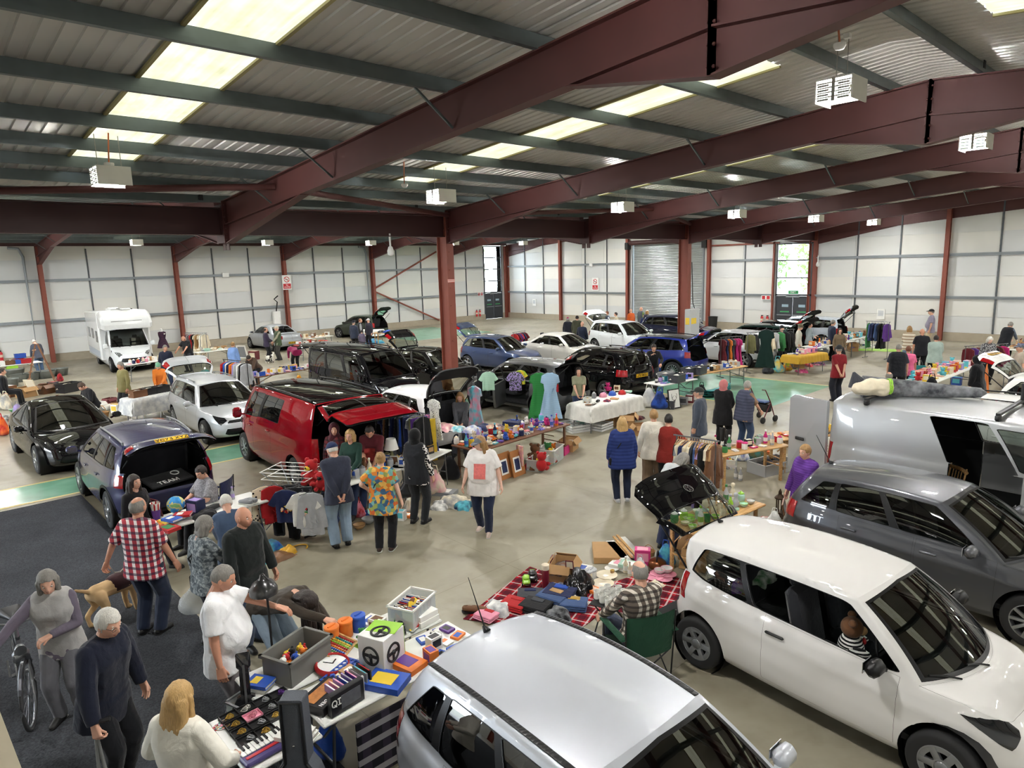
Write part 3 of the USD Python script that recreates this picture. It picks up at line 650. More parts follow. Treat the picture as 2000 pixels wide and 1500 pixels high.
 def frac(s, patch, pts, r=0.):
  a, b = s.patch[patch].shape[:2]; p = Polygon(pts)
  if r: p = p.buffer(-r).buffer(r, 4)
  p = shapely.segmentize(p, .12); return affinity.scale(p, a-1, b-1, origin=(0, 0))
 def full(s, patch): a, b = s.patch[patch].shape[:2]; return sbox(0, 0, a-1, b-1)
 def trim(s, patch, poly, off=0., back=False):
  """The part of a patch inside a polygon (index space), pushed out along the normal by off."""
  g, nr = s.patch[patch], s.nrm[patch]; a, b = g.shape[:2]; U, Fc, n = [], [], 0
  if poly.is_empty: return np.zeros((0, 3)), np.zeros((0, 3), int), np.zeros((0, 3))
  I, J = np.meshgrid(np.arange(a-1), np.arange(b-1), indexing='ij'); I, J = I.ravel(), J.ravel()
  cells = shapely.box(I, J, I+1, J+1); shapely.prepare(poly); full = shapely.covers(poly, cells); part = shapely.intersects(poly, cells)&~full
  if full.any():
   i, j = I[full], J[full]; U.append(np.stack([np.r_[i, i+1, i+1, i], np.r_[j, j, j+1, j+1]], 1)); k = len(i); q = np.arange(k)
   Fc += [np.stack([q, q+k, q+2*k], 1), np.stack([q, q+2*k, q+3*k], 1)]; n = 4*k
  if part.any():
   for gm in shapely.intersection(cells[part], poly):
    for h in getattr(gm, 'geoms', [gm]):
     if h.geom_type != 'Polygon' or h.area < 1e-6: continue
     c = np.array(h.exterior.coords)[:-1]
     k = len(c)
     if k == 3 or h.convex_hull.area < h.area*1.0001 and not h.interiors: f = np.stack([np.zeros(k-2, int), np.arange(1, k-1), np.arange(2, k)], 1)
     else: c, f = trimesh.creation.triangulate_polygon(h, engine='earcut')
     U.append(c); Fc.append(f+n); n += len(c)
  if not U: return np.zeros((0, 3)), np.zeros((0, 3), int), np.zeros((0, 3))
  U, Fc = np.vstack(U), np.vstack(Fc); e1, e2 = U[Fc[:, 1]]-U[Fc[:, 0]], U[Fc[:, 2]]-U[Fc[:, 0]]; cw = e1[:, 0]*e2[:, 1]-e1[:, 1]*e2[:, 0] < 0; Fc[cw] = Fc[cw][:, ::-1]; i = np.clip(U[:, 0].astype(int), 0, a-2); j = np.clip(U[:, 1].astype(int), 0, b-2); fu, fv = (U[:, 0]-i)[:, None], (U[:, 1]-j)[:, None]
  bi = lambda G: (1-fu)*(1-fv)*G[i, j]+fu*(1-fv)*G[i+1, j]+fu*fv*G[i+1, j+1]+(1-fu)*fv*G[i, j+1]
  p, nn = bi(g), bi(nr); nn /= np.maximum(np.linalg.norm(nn, axis=1, keepdims=True), 1e-9); p = p+nn*off
  if s.flip[patch]: Fc = Fc[:, ::-1]
  if back: Fc, nn = Fc[:, ::-1], -nn
  return p, Fc, nn
def mirror(t): return t[0]*[1, -1, 1], t[1][:, ::-1], t[2]*[1, -1, 1]
def merge(*ts):
 V, F, N, n = [], [], [], 0
 for t in ts:
  V.append(t[0]); F.append(t[1]+n); N.append(t[2]); n += len(t[0])
 return np.vstack(V), np.vstack(F), np.vstack(N)
def both(t): return merge(t, mirror(t))
WHEELS = {}
def wheel_parts(R, wd, style, q):
 k = (round(R, 3), wd, style, q)
 if k in WHEELS: return WHEELS[k]
 n = 40 if q >= 1 else 22; r = R*(.68 if style != 'steel' else .64)
 ty = MB().lathe([(r, -wd/2+.01), (R*.86, -wd/2), (R*.97, -wd/2+.02), (R, -wd/2+.05), (R, wd/2-.05), (R*.97, wd/2-.02), (R*.86, wd/2), (r, wd/2-.01)], n)
 rim = MB().lathe([(r*1.02, -wd/2+.02), (r*1.02, wd/2-.012), (r*.95, wd/2-.008), (r*.92, wd/2-.05), (r*.9, -wd/2+.03)], n)
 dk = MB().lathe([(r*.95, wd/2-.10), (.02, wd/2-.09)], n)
 sp = {'five': 5, 'ten': 10, 'steel': 6, 'multi': 14}[style]
 for i in range(sp):
  a = i*2*PI/sp; d = np.array([math.cos(a), math.sin(a), 0]); w = {5: .085, 10: .034, 6: .058, 14: .022}[sp]
  if style == 'five':
   for e in (-.13, .13): d2 = np.array([math.cos(a+e), math.sin(a+e), 0]); rim.bar(d*.05+[0, 0, wd/2-.03], d2*r*.95+[0, 0, wd/2-.018], .034, .03)
  else: rim.bar(d*.04+[0, 0, wd/2-.03], d*r*.95+[0, 0, wd/2-.022], w, .03)
 rim.lathe([(.0, wd/2-.004), (.05, wd/2-.006), (.062, wd/2-.03)], 14)
 if style == 'steel': rim.lathe([(r*.72, wd/2-.012), (r*.99, wd/2-.012)], n); rim.lathe([(.06, wd/2-.012), (r*.4, wd/2-.014)], n)
 WHEELS[k] = [x.vf() for x in (ty, rim, dk)]; return WHEELS[k]
def seat_mesh(w=.5):
 m = MB(); m.box((0, 0, .26), (.5, w, .16), b=.06); m.box((-.26, 0, .62), (.14, w*.96, .68), T=roty(-.22), b=.06); m.box((-.36, 0, 1.02), (.09, .26, .2), T=roty(-.22), b=.04); return m
SEATV = seat_mesh().vf(); BENCHV = seat_mesh(1.25).vf()
def car(name, label, cat, P, col, loc, yaw, style='five', tailgate=0., plate=None, metal=0., windows=None, doors=(), dark_roof=None, rails=False, glass=None, group=None, tg_col=None, open_doors=(), plate_on_bumper=False, logo=None, wipers=True, no_rear=False, aerial=False, seams=True, open_windows=(), roof_strips=False, interior=True, rear_glass=None):
 s = Shell(P); q = P.get('q', 1.); t = thing(name, label, cat, (loc[0], loc[1], 0), yaw, group)
 pm = paint(col, metal) if not isinstance(col, UsdShade.Material) else col
 gm = glass or GLASS; R, wb, W = P['R'], P['wb'], P['W']; ax = (-wb/2, wb/2)
 arch = [s.circle(x, R+.01, R+.055) for x in ax]
 allr = s.full('ring')
 for a in arch: allr = allr.difference(a)
 zt = lambda x: lerp(x, P['belt'])
 xf, xr = s.xf, s.xr; cuts = []
 # rear: tail lights, tailgate
 tz0, tz1 = P.get('tl', (.72, .98)); tl = s.sz([(s.sr(W*P.get('tlw', .33)), tz0), (s.sr(W*P.get('tlw', .33)), tz1), (s.sx(xr+.22), tz1+.02), (s.sx(xr+.2), tz1-.04), (s.sx(xr+.1), tz0)])
 hl0, hl1 = P.get('hl', (.56, .74)); sx1 = s.sx(xf-P.get('hlx', .5)); hl = s.sz([(sx1, hl1+.05), (s.sx(xf-.24), hl0+.03), (s.sfr(W*.34), hl0), (s.sfr(W*.28), hl0+.1), (s.sfr(W*.33), hl1), (s.sx(xf-.2), hl1+.03)])
 ztg = P.get('ztg', .62); tgr = s.sz([(0, ztg), (s.sr(W*.36), ztg), (s.sr(W*.40), ztg+.08), (s.sr(W*.41), 3.), (0, 3.)])
 gz0, gz1 = P.get('gr', (.30, .46)); grille = s.sz([(s.sfr(W*.3), gz0+.03), (s.sfr(W*.27), gz1), (s.s[-1], gz1), (s.s[-1], gz0), (s.sfr(W*.26), gz0)])
 g2 = P.get('gr2', (.60, .66)); grille2 = s.sz([(s.sfr(W*.27), g2[0]), (s.sfr(W*.25), g2[1]), (s.s[-1], g2[1]), (s.s[-1], g2[0])])
 skirt = P.get('skirt')
 drs = []
 for k, (xa, xb, sl) in enumerate(P.get('doors', [])):
  pts = [(xa, P['sill']+.09), (xb, P['sill']+.09), (xb+sl[1], 3.), (xa+sl[0], 3.)]
  d = s.side_poly(pts).difference(arch[0].buffer(.25)).difference(arch[1].buffer(.25)); drs.append(d)
 body = allr.difference(tl).difference(hl).difference(grille).difference(grille2)
 if tailgate or True: body = body.difference(tgr)
 for d in drs: body = body.difference(d)
 sk = None
 if skirt:
  sk = s.sz([(0, 0), (s.s[-1], 0), (s.s[-1], skirt), (s.sx(xf-.6), skirt*.75), (s.sx(xr+.6), skirt*.75), (0, skirt)]).difference(arch[0]).difference(arch[1])
  for x in ax: sk = sk.union(s.circle(x, R+.01, R+.11).difference(s.circle(x, R+.01, R+.055)))
  body = body.difference(sk)
 # windows in the side patch, as fractions (u from the rear pillar to the windscreen, v from belt to roof)
 win = windows or P['win']; wp = [s.frac('side', w, P.get('wr', .03)) for w in win]
 sidep = s.full('side')
 for w in wp: sidep = sidep.difference(w)
 ws = s.frac('windscreen', [(0, .03), (.955, .03), (.93, .93), (0, .96)]); wsf = s.full('windscreen').difference(ws)
 b0, b1 = P.get('rwv', (.12, .88)); rw = s.frac('rear', [(0, b0), (.86, b0), (.84, b1), (0, b1)]) if not no_rear else None
 tgu = s.frac('rear', [(0, 0), (.97, 0), (.97, .97), (0, .97)]); rearf = s.full('rear').difference(tgu); tgp = tgu.difference(rw) if rw is not None else tgu
 roofp = s.full('roof'); parts = [both(s.trim('ring', body)), both(s.trim('side', sidep)), both(s.trim('windscreen', wsf)), both(s.trim('rear', rearf))]
 if dark_roof is None: parts.append(both(s.trim('roof', roofp)))
 else: obj('roof', both(s.trim('roof', roofp)), dark_roof, t)
 if 'boot' in s.patch: obj('boot_lid', both(s.trim('boot', s.full('boot').buffer(-.06))), pm, t)
 bp = obj('body', merge(*parts), pm, t)
 bon = obj('bonnet', both(s.trim('bonnet', s.full('bonnet').buffer(-.07, join_style=2).union(sbox(0, .07, 1, s.patch['bonnet'].shape[1]-1.07)))), pm, t)
 obj('windscreen', both(s.trim('windscreen', ws)), gm, t, label='raked glass windscreen')
 m = s.trim('windscreen', ws.difference(s.frac('windscreen', [(0, .07), (.9, .07), (.88, .9), (0, .93)])), .002); obj('windscreen_border', both(m), TRIMB, t)
 if sk is not None: obj('lower_cladding', both(s.trim('ring', sk, .004)), TRIMB, t)
 for nm, pl, mat in (('tail_light', tl, LAMPR), ('headlight', hl, P.get('hlm', LAMPC))):
  p = s.trim('ring', pl.difference(tgr) if nm == 'tail_light' else pl, .004)
  obj(nm, p, mat, t); obj(nm, mirror(p), mat, t)
 obj('grille', both(s.trim('ring', grille, -.02)), TRIMB, t); obj('upper_grille', both(s.trim('ring', grille2, -.008)), P.get('grm', TRIMB), t)
 for k, w in enumerate(wp):
  for sd in (1, -1):
   p = s.trim('side', w.buffer(-.12), -.004); f = s.trim('side', w.difference(w.buffer(-.2)), .002)
   if (k, sd) in open_windows and k in P.get('gap', ()): continue
   if (k, sd) not in open_windows: obj('side_window', p if sd > 0 else mirror(p), GLASSD if (glass is None and k in P.get('privacy', ())) else gm, t)
   obj('window_seal', f if sd > 0 else mirror(f), TRIMB, t)
 for a_, b_ in zip(wp, wp[1:]):
  if P.get('gap'): continue
  g_ = sbox(a_.centroid.x, a_.bounds[1], b_.centroid.x, a_.bounds[3]).intersection(a_.union(b_).convex_hull).difference(a_.buffer(.02)).difference(b_.buffer(.02))
  p = s.trim('side', g_, .003); obj('pillar_trim', both(p), TRIMB, t)
 for k, d in enumerate(drs):
  for sd in (1, -1):
   if (k, sd) in open_doors: continue
   p = s.trim('ring', d.buffer(-.045)); o = obj('door', p if sd > 0 else mirror(p), pm, t)
   xa, xb, sl = P['doors'][k]; hx = xa+.14; u = s.sx(hx); hz = zt(hx)-P.get('hz', .15)
   pt = s.trim('ring', s.sz([(u-.09, hz), (u+.09, hz), (u+.09, hz+.028), (u-.09, hz+.028)]), .022); hm = MB()
   if len(pt[0]):
    c = pt[0].mean(0)*[1, sd, 1]; hm.box(c, (.2, .03, .03), b=.012); obj('handle', hm, P.get('hm', pm), o)
 # tailgate, closed or swung up about the roof's rear edge
 tp = tg_col or pm
 hinge = s.patch['rear'][0, -1]*[1, 0, 1]+[0, 0, -.02]; Rt = roty(tailgate)
 mv = lambda p: (p[0]-hinge, p[1], p[2])
 low = tgr.difference(tl)
 tg = obj('tailgate', mv(merge(both(s.trim('ring', low.buffer(-.03))), both(s.trim('rear', tgp)))), tp, t, loc=hinge, T=Rt)
 if rw is not None: obj('rear_window', mv(both(s.trim('rear', rw, -.003))), rear_glass or (GLASSD if P.get('privacy') else gm), tg)
 if rw is not None: obj('window_seal', mv(both(s.trim('rear', rw.difference(rw.buffer(-.2)), .002))), TRIMB, tg)
 p = s.trim('ring', tl.intersection(tgr), .004)
 if len(p[0]): obj('tail_light', mv(both(p)), LAMPR, tg)
 if tailgate: obj('tailgate_lining', mv(merge(both(s.trim('ring', tgr, -.035, True)), both(s.trim('rear', tgp, -.03, True)))), LINING, tg)
 if plate:
  zc = P.get('pz', ztg+.12 if not plate_on_bumper else ztg-.14); e = s.trim('ring', s.sz([(0, zc-.03), (.1, zc-.03), (.1, zc+.03), (0, zc+.03)]))[0]
  x = e[:, 0].min()-.012; pm_ = MB().box((x, 0, zc), (.012, .52, .112)); par, of = (tg, -hinge) if not plate_on_bumper else (t, np.zeros(3))
  po = obj('number_plate', pm_.shift(o=of), PLATEY, par, 0)
  if isinstance(plate, str) and par is t: obj('plate_text', MB().text(plate, .075, T=np.array([[0, 0, -1.], [-1, 0, 0], [0, 1, 0]]), o=(x-.006, 0, zc)), TRIMB, po, 0)
  elif isinstance(plate, str): pm2 = MB().text(plate, .075, T=np.array([[0, 0, -1.], [-1, 0, 0], [0, 1, 0]]), o=np.array((x-.006, 0, zc))-hinge); obj('plate_text', pm2, TRIMB, tg, 0)
 if tailgate:
  st = MB(); a = hinge+[.0, W*.36, -.12]; b = hinge+Rt@np.array([-.02, W*.36, -.55])
  for sy in (1, -1): st.cyl(np.array([a[0]+.15, sy*a[1], a[2]-.35]), b*[1, sy, 1], .012, n=6)
  obj('gas_strut', st, TRIMB, t)
 # mirrors, wheels, underside, cabin
 mx = P['xA']-P.get('mxo', .28)
 for sd in (1, -1):
  y = np.interp(mx, s.col[:, 0][s.col[:, 1] > W*.4], s.col[:, 1][s.col[:, 1] > W*.4]); z = zt(mx)+.06
  m = MB().box((mx, sd*(y+.11), z+.03), (.13, .2, P.get('mh', .14)), b=.045); m.bar((mx+.02, sd*(y-.04), z-.03), (mx, sd*(y+.05), z), .05, .035)
  o = obj('wing_mirror', m, P.get('mm', pm), t); obj('mirror_glass', MB().box((mx-.066, sd*(y+.11), z+.03), (.006, .16, .1)), CHROME, o, 0)
 ty, rim, dk = wheel_parts(R, .19, style, q)
 for x in ax:
  for sd in (1, -1):
   T = np.array([[1., 0, 0], [0, 0, sd], [0, -sd, 0]]); c = np.array([x, sd*(W/2-.115), R]); mk = lambda vf: (vf[0]@T.T+c, vf[1])
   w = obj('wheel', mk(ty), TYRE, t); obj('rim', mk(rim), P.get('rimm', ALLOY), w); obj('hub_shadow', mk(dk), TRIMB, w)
 m = MB().box(((xf+xr)/2, 0, P['sill']+.05), (xf-xr-1.3, W-.34, .06))
 for x in ax: m.lathe([(R+.06, -W/2+.06), (R+.06, W/2-.06)], 20, (x, 0, R+.01), T=np.array([[1., 0, 0], [0, 0, 1], [0, -1, 0]]))
 obj('underbody', m, TRIMB, t)
 ins = allr
 for k, d in enumerate(drs):
  if any(o[0] == k for o in open_doors): ins = ins.difference(d)
 ins2 = ins.difference(tgr) if tailgate else ins
 obj('lining', merge(both(s.trim('ring', ins2, -.04, True)), both(s.trim('side', sidep, -.03, True)), both(s.trim('roof', roofp, -.03, True))), LINING, t)
 m = MB(); A = P['xA']; m.box((A+.02, 0, zt(A)-.16), (.5, W-.24, .26), b=.08); m.box(((A+P['xB'])/2-.1, 0, .36), (A-P['xB']+.5, W-.22, .06))
 if interior:
  m2 = MB(); fx = P.get('seat', A-.95)
  for sy in (1, -1): m2.add(*SEATV, o=(fx, sy*W*.21, P.get('sz', .26)))
  if P.get('bench', True): m2.add(*BENCHV, o=(fx-.85, 0, P.get('sz', .26)))
  obj('seats', m2, SEATM, t)
  a = np.linspace(0, 2*PI, 18)[:-1]; sw = np.stack([-.06*np.sin(a), -W*.21+.18*np.cos(a), .18*np.sin(a)], 1)@roty(.0).T+[A-.42, 0, zt(A)-.02]
  obj('steering_wheel', MB().tube(sw, .014, 6, True).bar((A-.42, -W*.21-.17, zt(A)-.02), (A-.42, -W*.21+.17, zt(A)-.02), .03, .02), TRIMB, t)
 obj('dashboard', m, LINING, t)
 if rails:
  for sd in (1, -1):
   rr = s.patch['roof'][-1]*[1, sd, 1]+[0, -sd*.02, .045]; m = MB().tube(rr[2:-4:3], .017, 6); m.box(rr[2]-[0, 0, .02], (.06, .03, .06)).box(rr[-6]-[0, 0, .02], (.06, .03, .06)); obj('roof_rail', m, rails if not isinstance(rails, bool) else TRIMB, t)
 if roof_strips:
  for sd in (1, -1):
   rr = s.patch['roof'][-2]*[1, sd, 1]+[0, 0, .003]; m = MB()
   for a, b in zip(rr[:-1], rr[1:]): m.bar(a, b, .045, .008)
   obj('roof_strip', m, TRIMB, t)
 if aerial:
  r0 = s.patch['roof'][0, 2]; m = MB().cyl(r0, r0+[-.05, 0, .03], .035, .012, 10).cyl(r0+[-.03, 0, .02], r0+[-.26, .02, .38], .007, .003, 6); obj('aerial', m, TRIMB, t)
 if wipers:
  e = s.patch['windscreen']; m = MB()
  for a in (.05, .55):
   i = int(a*(e.shape[0]-1)); p0 = e[i, 0]+[.02, 0, .012]; p1 = e[min(i+4, e.shape[0]-1), 1]+[.0, 0, .014]; m.tube([p0*[1, -1, 1], (p0+p1)/2*[1, -1, 1]+[0, 0, .012], p1*[1, -1, 1]], .009, 5)
  obj('wiper', m, TRIMB, t)
 if logo:
  if logo[0] == 'front': x, z = s.patch['bonnet'][0, -1][0]-.03, g2[0]+.05; c = np.array([xf-.06, 0, z]); Tl = np.array([[0, 0, 1.], [1, 0, 0], [0, 1, 0]]); par, of = t, np.zeros(3)
  else: zc = zt(xr)-.09 if len(logo) < 3 else logo[2]; c = np.array([s.trim('ring', s.sz([(0, zc-.03), (.05, zc-.03), (.05, zc+.03), (0, zc+.03)]))[0][:, 0].min()-.012, 0, zc]); Tl = np.array([[0, 0, -1.], [-1, 0, 0], [0, 1, 0]]); par, of = tg, -hinge
  obj('badge', badge(logo[1]).shift(Tl, c+of), CHROME, par, 0)
 t_s[t.GetName()] = s
 return t
t_s = {}
def badge(r):
 a = np.linspace(0, 2*PI, 25)[:-1]; m = MB().tube(np.stack([r*np.cos(a), r*np.sin(a), 0*a], 1), r*.09, 5, True)
 for k in (-1, 1):
  m.bar((k*r*.34, r*.9, 0), (0, r*.1, 0), r*.14, r*.1); m.bar((k*r*.78, r*.5, 0), (k*r*.36, -r*.8, 0), r*.14, r*.1); m.bar((k*r*.36, -r*.8, 0), (0, -r*.02, 0), r*.14, r*.1)
 return m
# body types (metres; x forward, origin on the ground between the axles)
W5 = [[(.035, .1), (.22, .1), (.235, .86), (.13, .86)], [(.255, .08), (.535, .08), (.545, .88), (.265, .88)], [(.575, .07), (.93, .07), (.915, .88), (.58, .88)]]
HATCH = dict(wb=2.47, fo=.78, ro=.68, W=1.69, R=.31, sill=.2, belt=[(-2.0, .99), (-1.2, .98), (.7, .92), (1.5, .8), (2.05, .68)], xA=.92, xF=.18, zF=1.39, xB=-1.42, zB=1.38, arch=.05, crown=.055, yR=.56, doors=[(-.93, -.02, (-.12, .0)), (0.01, .86, (-.02, .02))], win=W5)
SUV = dict(HATCH, wb=2.65, fo=.88, ro=.84, W=1.82, R=.35, sill=.26, belt=[(-2.2, 1.12), (-1.2, 1.08), (.8, 1.02), (1.6, .98), (2.25, .84)], xA=.98, xF=.22, zF=1.54, xB=-1.72, zB=1.52, yR=.6, doors=[(-.98, -.02, (-.14, 0)), (.01, .9, (-.02, .02))], tl=(.86, 1.06), hl=(.72, .9), ztg=.74, gr=(.36, .54), gr2=(.74, .82), sz=.36)
ESTATE = dict(HATCH, wb=2.73, fo=.86, ro=.98, W=1.8, R=.32, xA=.98, xF=.24, zF=1.41, xB=-1.92, zB=1.4, belt=[(-2.4, 1.0), (-1.3, .98), (.8, .93), (1.6, .82), (2.3, .68)], doors=[(-.95, 0, (-.1, 0)), (.03, .92, (-.02, .02))])
SALOON = dict(HATCH, wb=2.7, fo=.82, ro=1.02, W=1.74, R=.31, xA=.95, xF=.2, zF=1.34, xB=-.85, zB=1.35, xC=-1.45, belt=[(-2.4, .93), (-1.2, .95), (.8, .91), (1.6, .82), (2.2, .7)], doors=[(-.8, .02, (-.05, 0)), (.05, .9, (-.02, .02))], pr=.72, tl=(.7, .88), win=[[(.06, .1), (.2, .1), (.235, .8), (.2, .8)], [(.22, .08), (.53, .08), (.54, .86), (.3, .86)], [(.57, .07), (.93, .07), (.91, .86), (.575, .86)]])
VANW = [[(.04, .1), (.36, .1), (.36, .84), (.05, .84)], [(.385, .1), (.66, .1), (.66, .84), (.385, .84)], [(.69, .08), (.95, .06), (.93, .86), (.7, .86)]]
VAN = dict(HATCH, wb=3.0, fo=.92, ro=.98, W=1.9, R=.34, sill=.24, belt=[(-2.5, 1.2), (0, 1.2), (1.0, 1.14), (1.8, 1.08), (2.45, .86)], xA=1.62, xF=.92, zF=1.86, xB=-2.36, zB=1.88, yB=.74, arch=.04, crown=.05, yR=.74, nr=9., pr=.78, side=[(0, .08), (.1, .03), (.25, 0), (.6, 0), (.68, .012), (.9, .015), (1, .03)], tail=[(0, .05), (.1, 0), (.5, 0), (1, .03)], doors=[(-.35, .72, (0, 0)), (.75, 1.6, (0, .02))], win=VANW, tl=(.75, 1.15), hl=(.74, .92), ztg=.52, gr=(.36, .5), gr2=(.78, .9), cb=.16, sz=.55, seat=.85, bench=False, hz=.18, rwv=(.08, .86), mxo=.12, mh=.24, db=.01)
# ------------------------------------------------------------ the vehicles where they stand
W3 = [[(.05, .16), (.12, .07), (.36, .04), (.36, .86), (.13, .88)], [(.385, .04), (.9, .03), (.955, .05), (.925, .87), (.385, .87)]]
UP = dict(HATCH, wb=2.42, fo=.59, ro=.53, W=1.65, R=.29, xA=.98, xF=.36, zF=1.37, xB=-1.5, zB=1.35, yR=.57, arch=.05, crown=.055, nf=3.2, nr=4.4, cb=.26, hb=.09, win=W3, doors=[(-.42, .83, (.02, .03))], belt=[(-1.75, 1.03), (-.9, .98), (.8, .9), (1.3, .84), (1.8, .66)], hl=(.56, .72), hlx=.52, hlm=LAMPD, mm=TRIMB, hm=TRIMB, tl=(.72, 1.0), rimm=STEEL, ztg=.55, q=1.6, gr=(.26, .42), gr2=(.58, .6), rwv=(.03, .9), wr=.05, tlw=.415)
up = car('hatchback', 'white three-door hatchback with black glass tailgate raised, beside the tartan rug', 'car', UP, S(216, 214, 212), (.34, -14.62), -1.66, 'steel', 2.0, tg_col=GLOSSB, aerial=True, logo=('rear', .062, .88), open_windows=((1, -1),), rear_glass=GLASS)
POLO = dict(HATCH, q=1.6, R=.31, xB=-1.46, tl=(.76, 1.0), sill=.2)
car('hatchback', 'dark grey five-door hatchback parked between the white hatchback and silver van', 'car', POLO, S(74, 76, 82), (3.46, -14.62), -1.63, 'ten', metal=.5, aerial=True)
FIES = dict(HATCH, wb=2.49, fo=.8, W=1.74, zF=1.43, zB=1.42, yR=.62, xB=-1.44, crown=.06, q=1.6, mm=None, tl=(.7, 1.05), privacy=(0, 1), ro=.7); FIES.pop('mm')
car('hatchback', 'silver hatchback seen from above with two dark roof strips, nearest the balcony', 'car', FIES, S(186, 190, 198), (-3.14, -14.5), -1.605, 'five', metal=.35, aerial=True, roof_strips=True)
SVAN = dict(VAN, q=1.5, win=[[(.70, .08), (.95, .06), (.93, .86), (.71, .86)], [(.455, 0), (.69, 0), (.69, .93), (.455, .93)]], gap=(1,), doors=[(-.5, .46, (0, 0)), (.52, 1.5, (0, .02))], hm=TRIMB, tl=(.8, 1.6), yB=.8, yR=.8, zF=1.9, zB=1.92)
svan = car('van', 'silver panel van with side door slid open and roof bars', 'van', SVAN, S(172, 174, 176), (6.38, -14.72), -1.604, 'five', metal=.3, open_doors=((0, -1),), open_windows=((1, -1),), no_rear=True)
SUVN = dict(SUV, q=1.2, privacy=(0, 1), skirt=.42)
car('suv', 'dark navy estate-height car with raised tailgate beside the grey carpet', 'car', SUVN, S(28, 30, 72), (-3.02, -2.36), 1.55, 'five', 1.3, plate='YC73 XYZ', metal=.2, rails=STEEL)
EVP = dict(SALOON, wb=2.87, fo=.84, ro=.98, W=1.85, R=.34, xA=1.1, xF=.0, zF=1.36, xB=-.9, zB=1.34, xC=-1.75, arch=.07, crown=.07, cb=.34, hb=.08, gr2=(.5, .52), hlm=LAMPD, q=1.2, win=[[(.06, .1), (.2, .1), (.24, .7), (.22, .72)], [(.22, .08), (.53, .08), (.54, .88), (.3, .84)], [(.57, .07), (.95, .07), (.92, .88), (.575, .88)]])
car('saloon', 'glossy black fastback saloon with all-glass roof parked at the far left', 'car', EVP, S(14, 14, 17), (-3.42, 2.95), -1.54, 'ten', dark_roof=GLASSD)
car('estate', 'silver estate car facing the red van with tailgate raised', 'car', dict(ESTATE, q=1.1, hlm=LAMPD), S(190, 194, 198), (.3, 2.65), -1.6, 'ten', 1.75, metal=.3, rails=ALLOY)
RVAN = dict(VAN, q=1.3, win=VANW[1:], privacy=(0,), doors=[(-.35, .72, (0, 0)), (.75, 1.6, (0, .02))], tl=(.75, 1.2))
rvan = car('van', 'glossy red van with black roof panel and tailgate raised', 'van', RVAN, S(132, 14, 26), (.37, -2.65), 1.524, 'ten', 1.4, rails=True, dark_roof=GLOSSB)
car('van', 'black passenger van with tinted side windows and tailgate lifted', 'van', dict(VAN, privacy=(0, 1)), S(16, 16, 20), (4.94, 2.28), -1.567, 'ten', 1.5, rails=True, glass=GLASSD, logo=('front', .09))
car('hatchback', 'white hatchback with black-lined tailgate raised next to the red van', 'car', dict(HATCH, zF=1.42, zB=1.42), S(226, 228, 230), (3.2, -2.75), 1.56, 'five', 1.95)
car('hatchback', 'black hatchback half hidden by the red column with rear glass raised', 'car', dict(HATCH, W=1.74), S(17, 17, 19), (8.5, 3.4), -1.52, 'five', 1.9)
car('hatchback', 'steel blue five-door hatchback with tailgate up right of the red column', 'car', HATCH, S(38, 58, 98), (13.0, 4.6), -1.42, 'five', 1.75, metal=.4)
car('saloon', 'pale champagne saloon parked beyond the steel blue hatchback', 'car', SALOON, S(214, 212, 206), (15.6, 3.3), -1.5, 'five', metal=.2)
car('suv', 'tall white car with raised tailgate beyond the champagne saloon', 'car', SUV, S(222, 228, 232), (20.0, 3.2), -1.75, 'five', 1.8)
car('suv', 'dark navy car parked in front of the roller shutter', 'car', SUV, S(30, 33, 52), (24.4, 3.0), -1.5, 'five')
car('suv', 'bright blue off-roader with tailgate up behind the goods tables', 'car', dict(SUV, skirt=.4), S(24, 44, 138), (15.74, -1.34), 1.7, 'multi', 1.55, dark_roof=TRIMB, rails=True, metal=.2)
car('suv', 'black off-roader seen from behind with yellow plate on its tailgate', 'car', dict(SUV, privacy=(0, 1)), S(13, 13, 15), (11.38, -2.13), 1.45, 'five', plate='J70 WDL', rails=True)
gs = car('suv', 'dark grey car with doors open and clothes hung on them', 'car', dict(SUV, privacy=(0, 1)), S(70, 72, 74), (7.95, -2.1), 1.63, 'five', 1.7, metal=.4, open_doors=((0, 1), (1, 1)))
car('hatchback', 'silver hatchback behind the long clothes rails', 'car', dict(HATCH, privacy=(0,)), S(186, 188, 192), (20.2, -2.3), 1.45, 'five', metal=.3)
car('estate', 'dark green estate car with a tall raised tailgate', 'car', ESTATE, S(22, 42, 38), (22.9, -1.9), 1.5, 'five', 1.7)
car('hatchback', 'black hatchback with raised tailgate by the gable fire exit', 'car', HATCH, S(18, 18, 20), (25.2, -1.6), 1.55, 'five', 1.8)
car('estate', 'pale blue-silver estate with tailgate raised near the gable wall', 'car', ESTATE, S(176, 186, 198), (27.6, -1.9), 1.7, 'five', 2.0, metal=.2)
car('saloon', 'old silver saloon parked at the far white wall', 'car', SALOON, S(158, 163, 168), (10.3, 21.7), 1.62, 'five', metal=.3, plate='R416 KEL', plate_on_bumper=True)
car('hatchback', 'dark olive hatchback with tailgate up by the far wall', 'car', HATCH, S(56, 62, 54), (16.9, 22.9), 1.9, 'five', 1.8)
car('hatchback', 'white hatchback with tailgate raised at the right-hand stalls', 'car', HATCH, S(232, 232, 230), (13.7, -15.0), -1.75, 'five', 1.7, plate='KT09 PNE')
car('estate', 'white estate car parked beyond the silver van', 'car', dict(ESTATE, xm=.1), S(228, 228, 226), (10.2, -14.9), -1.62, 'five', rails=True)
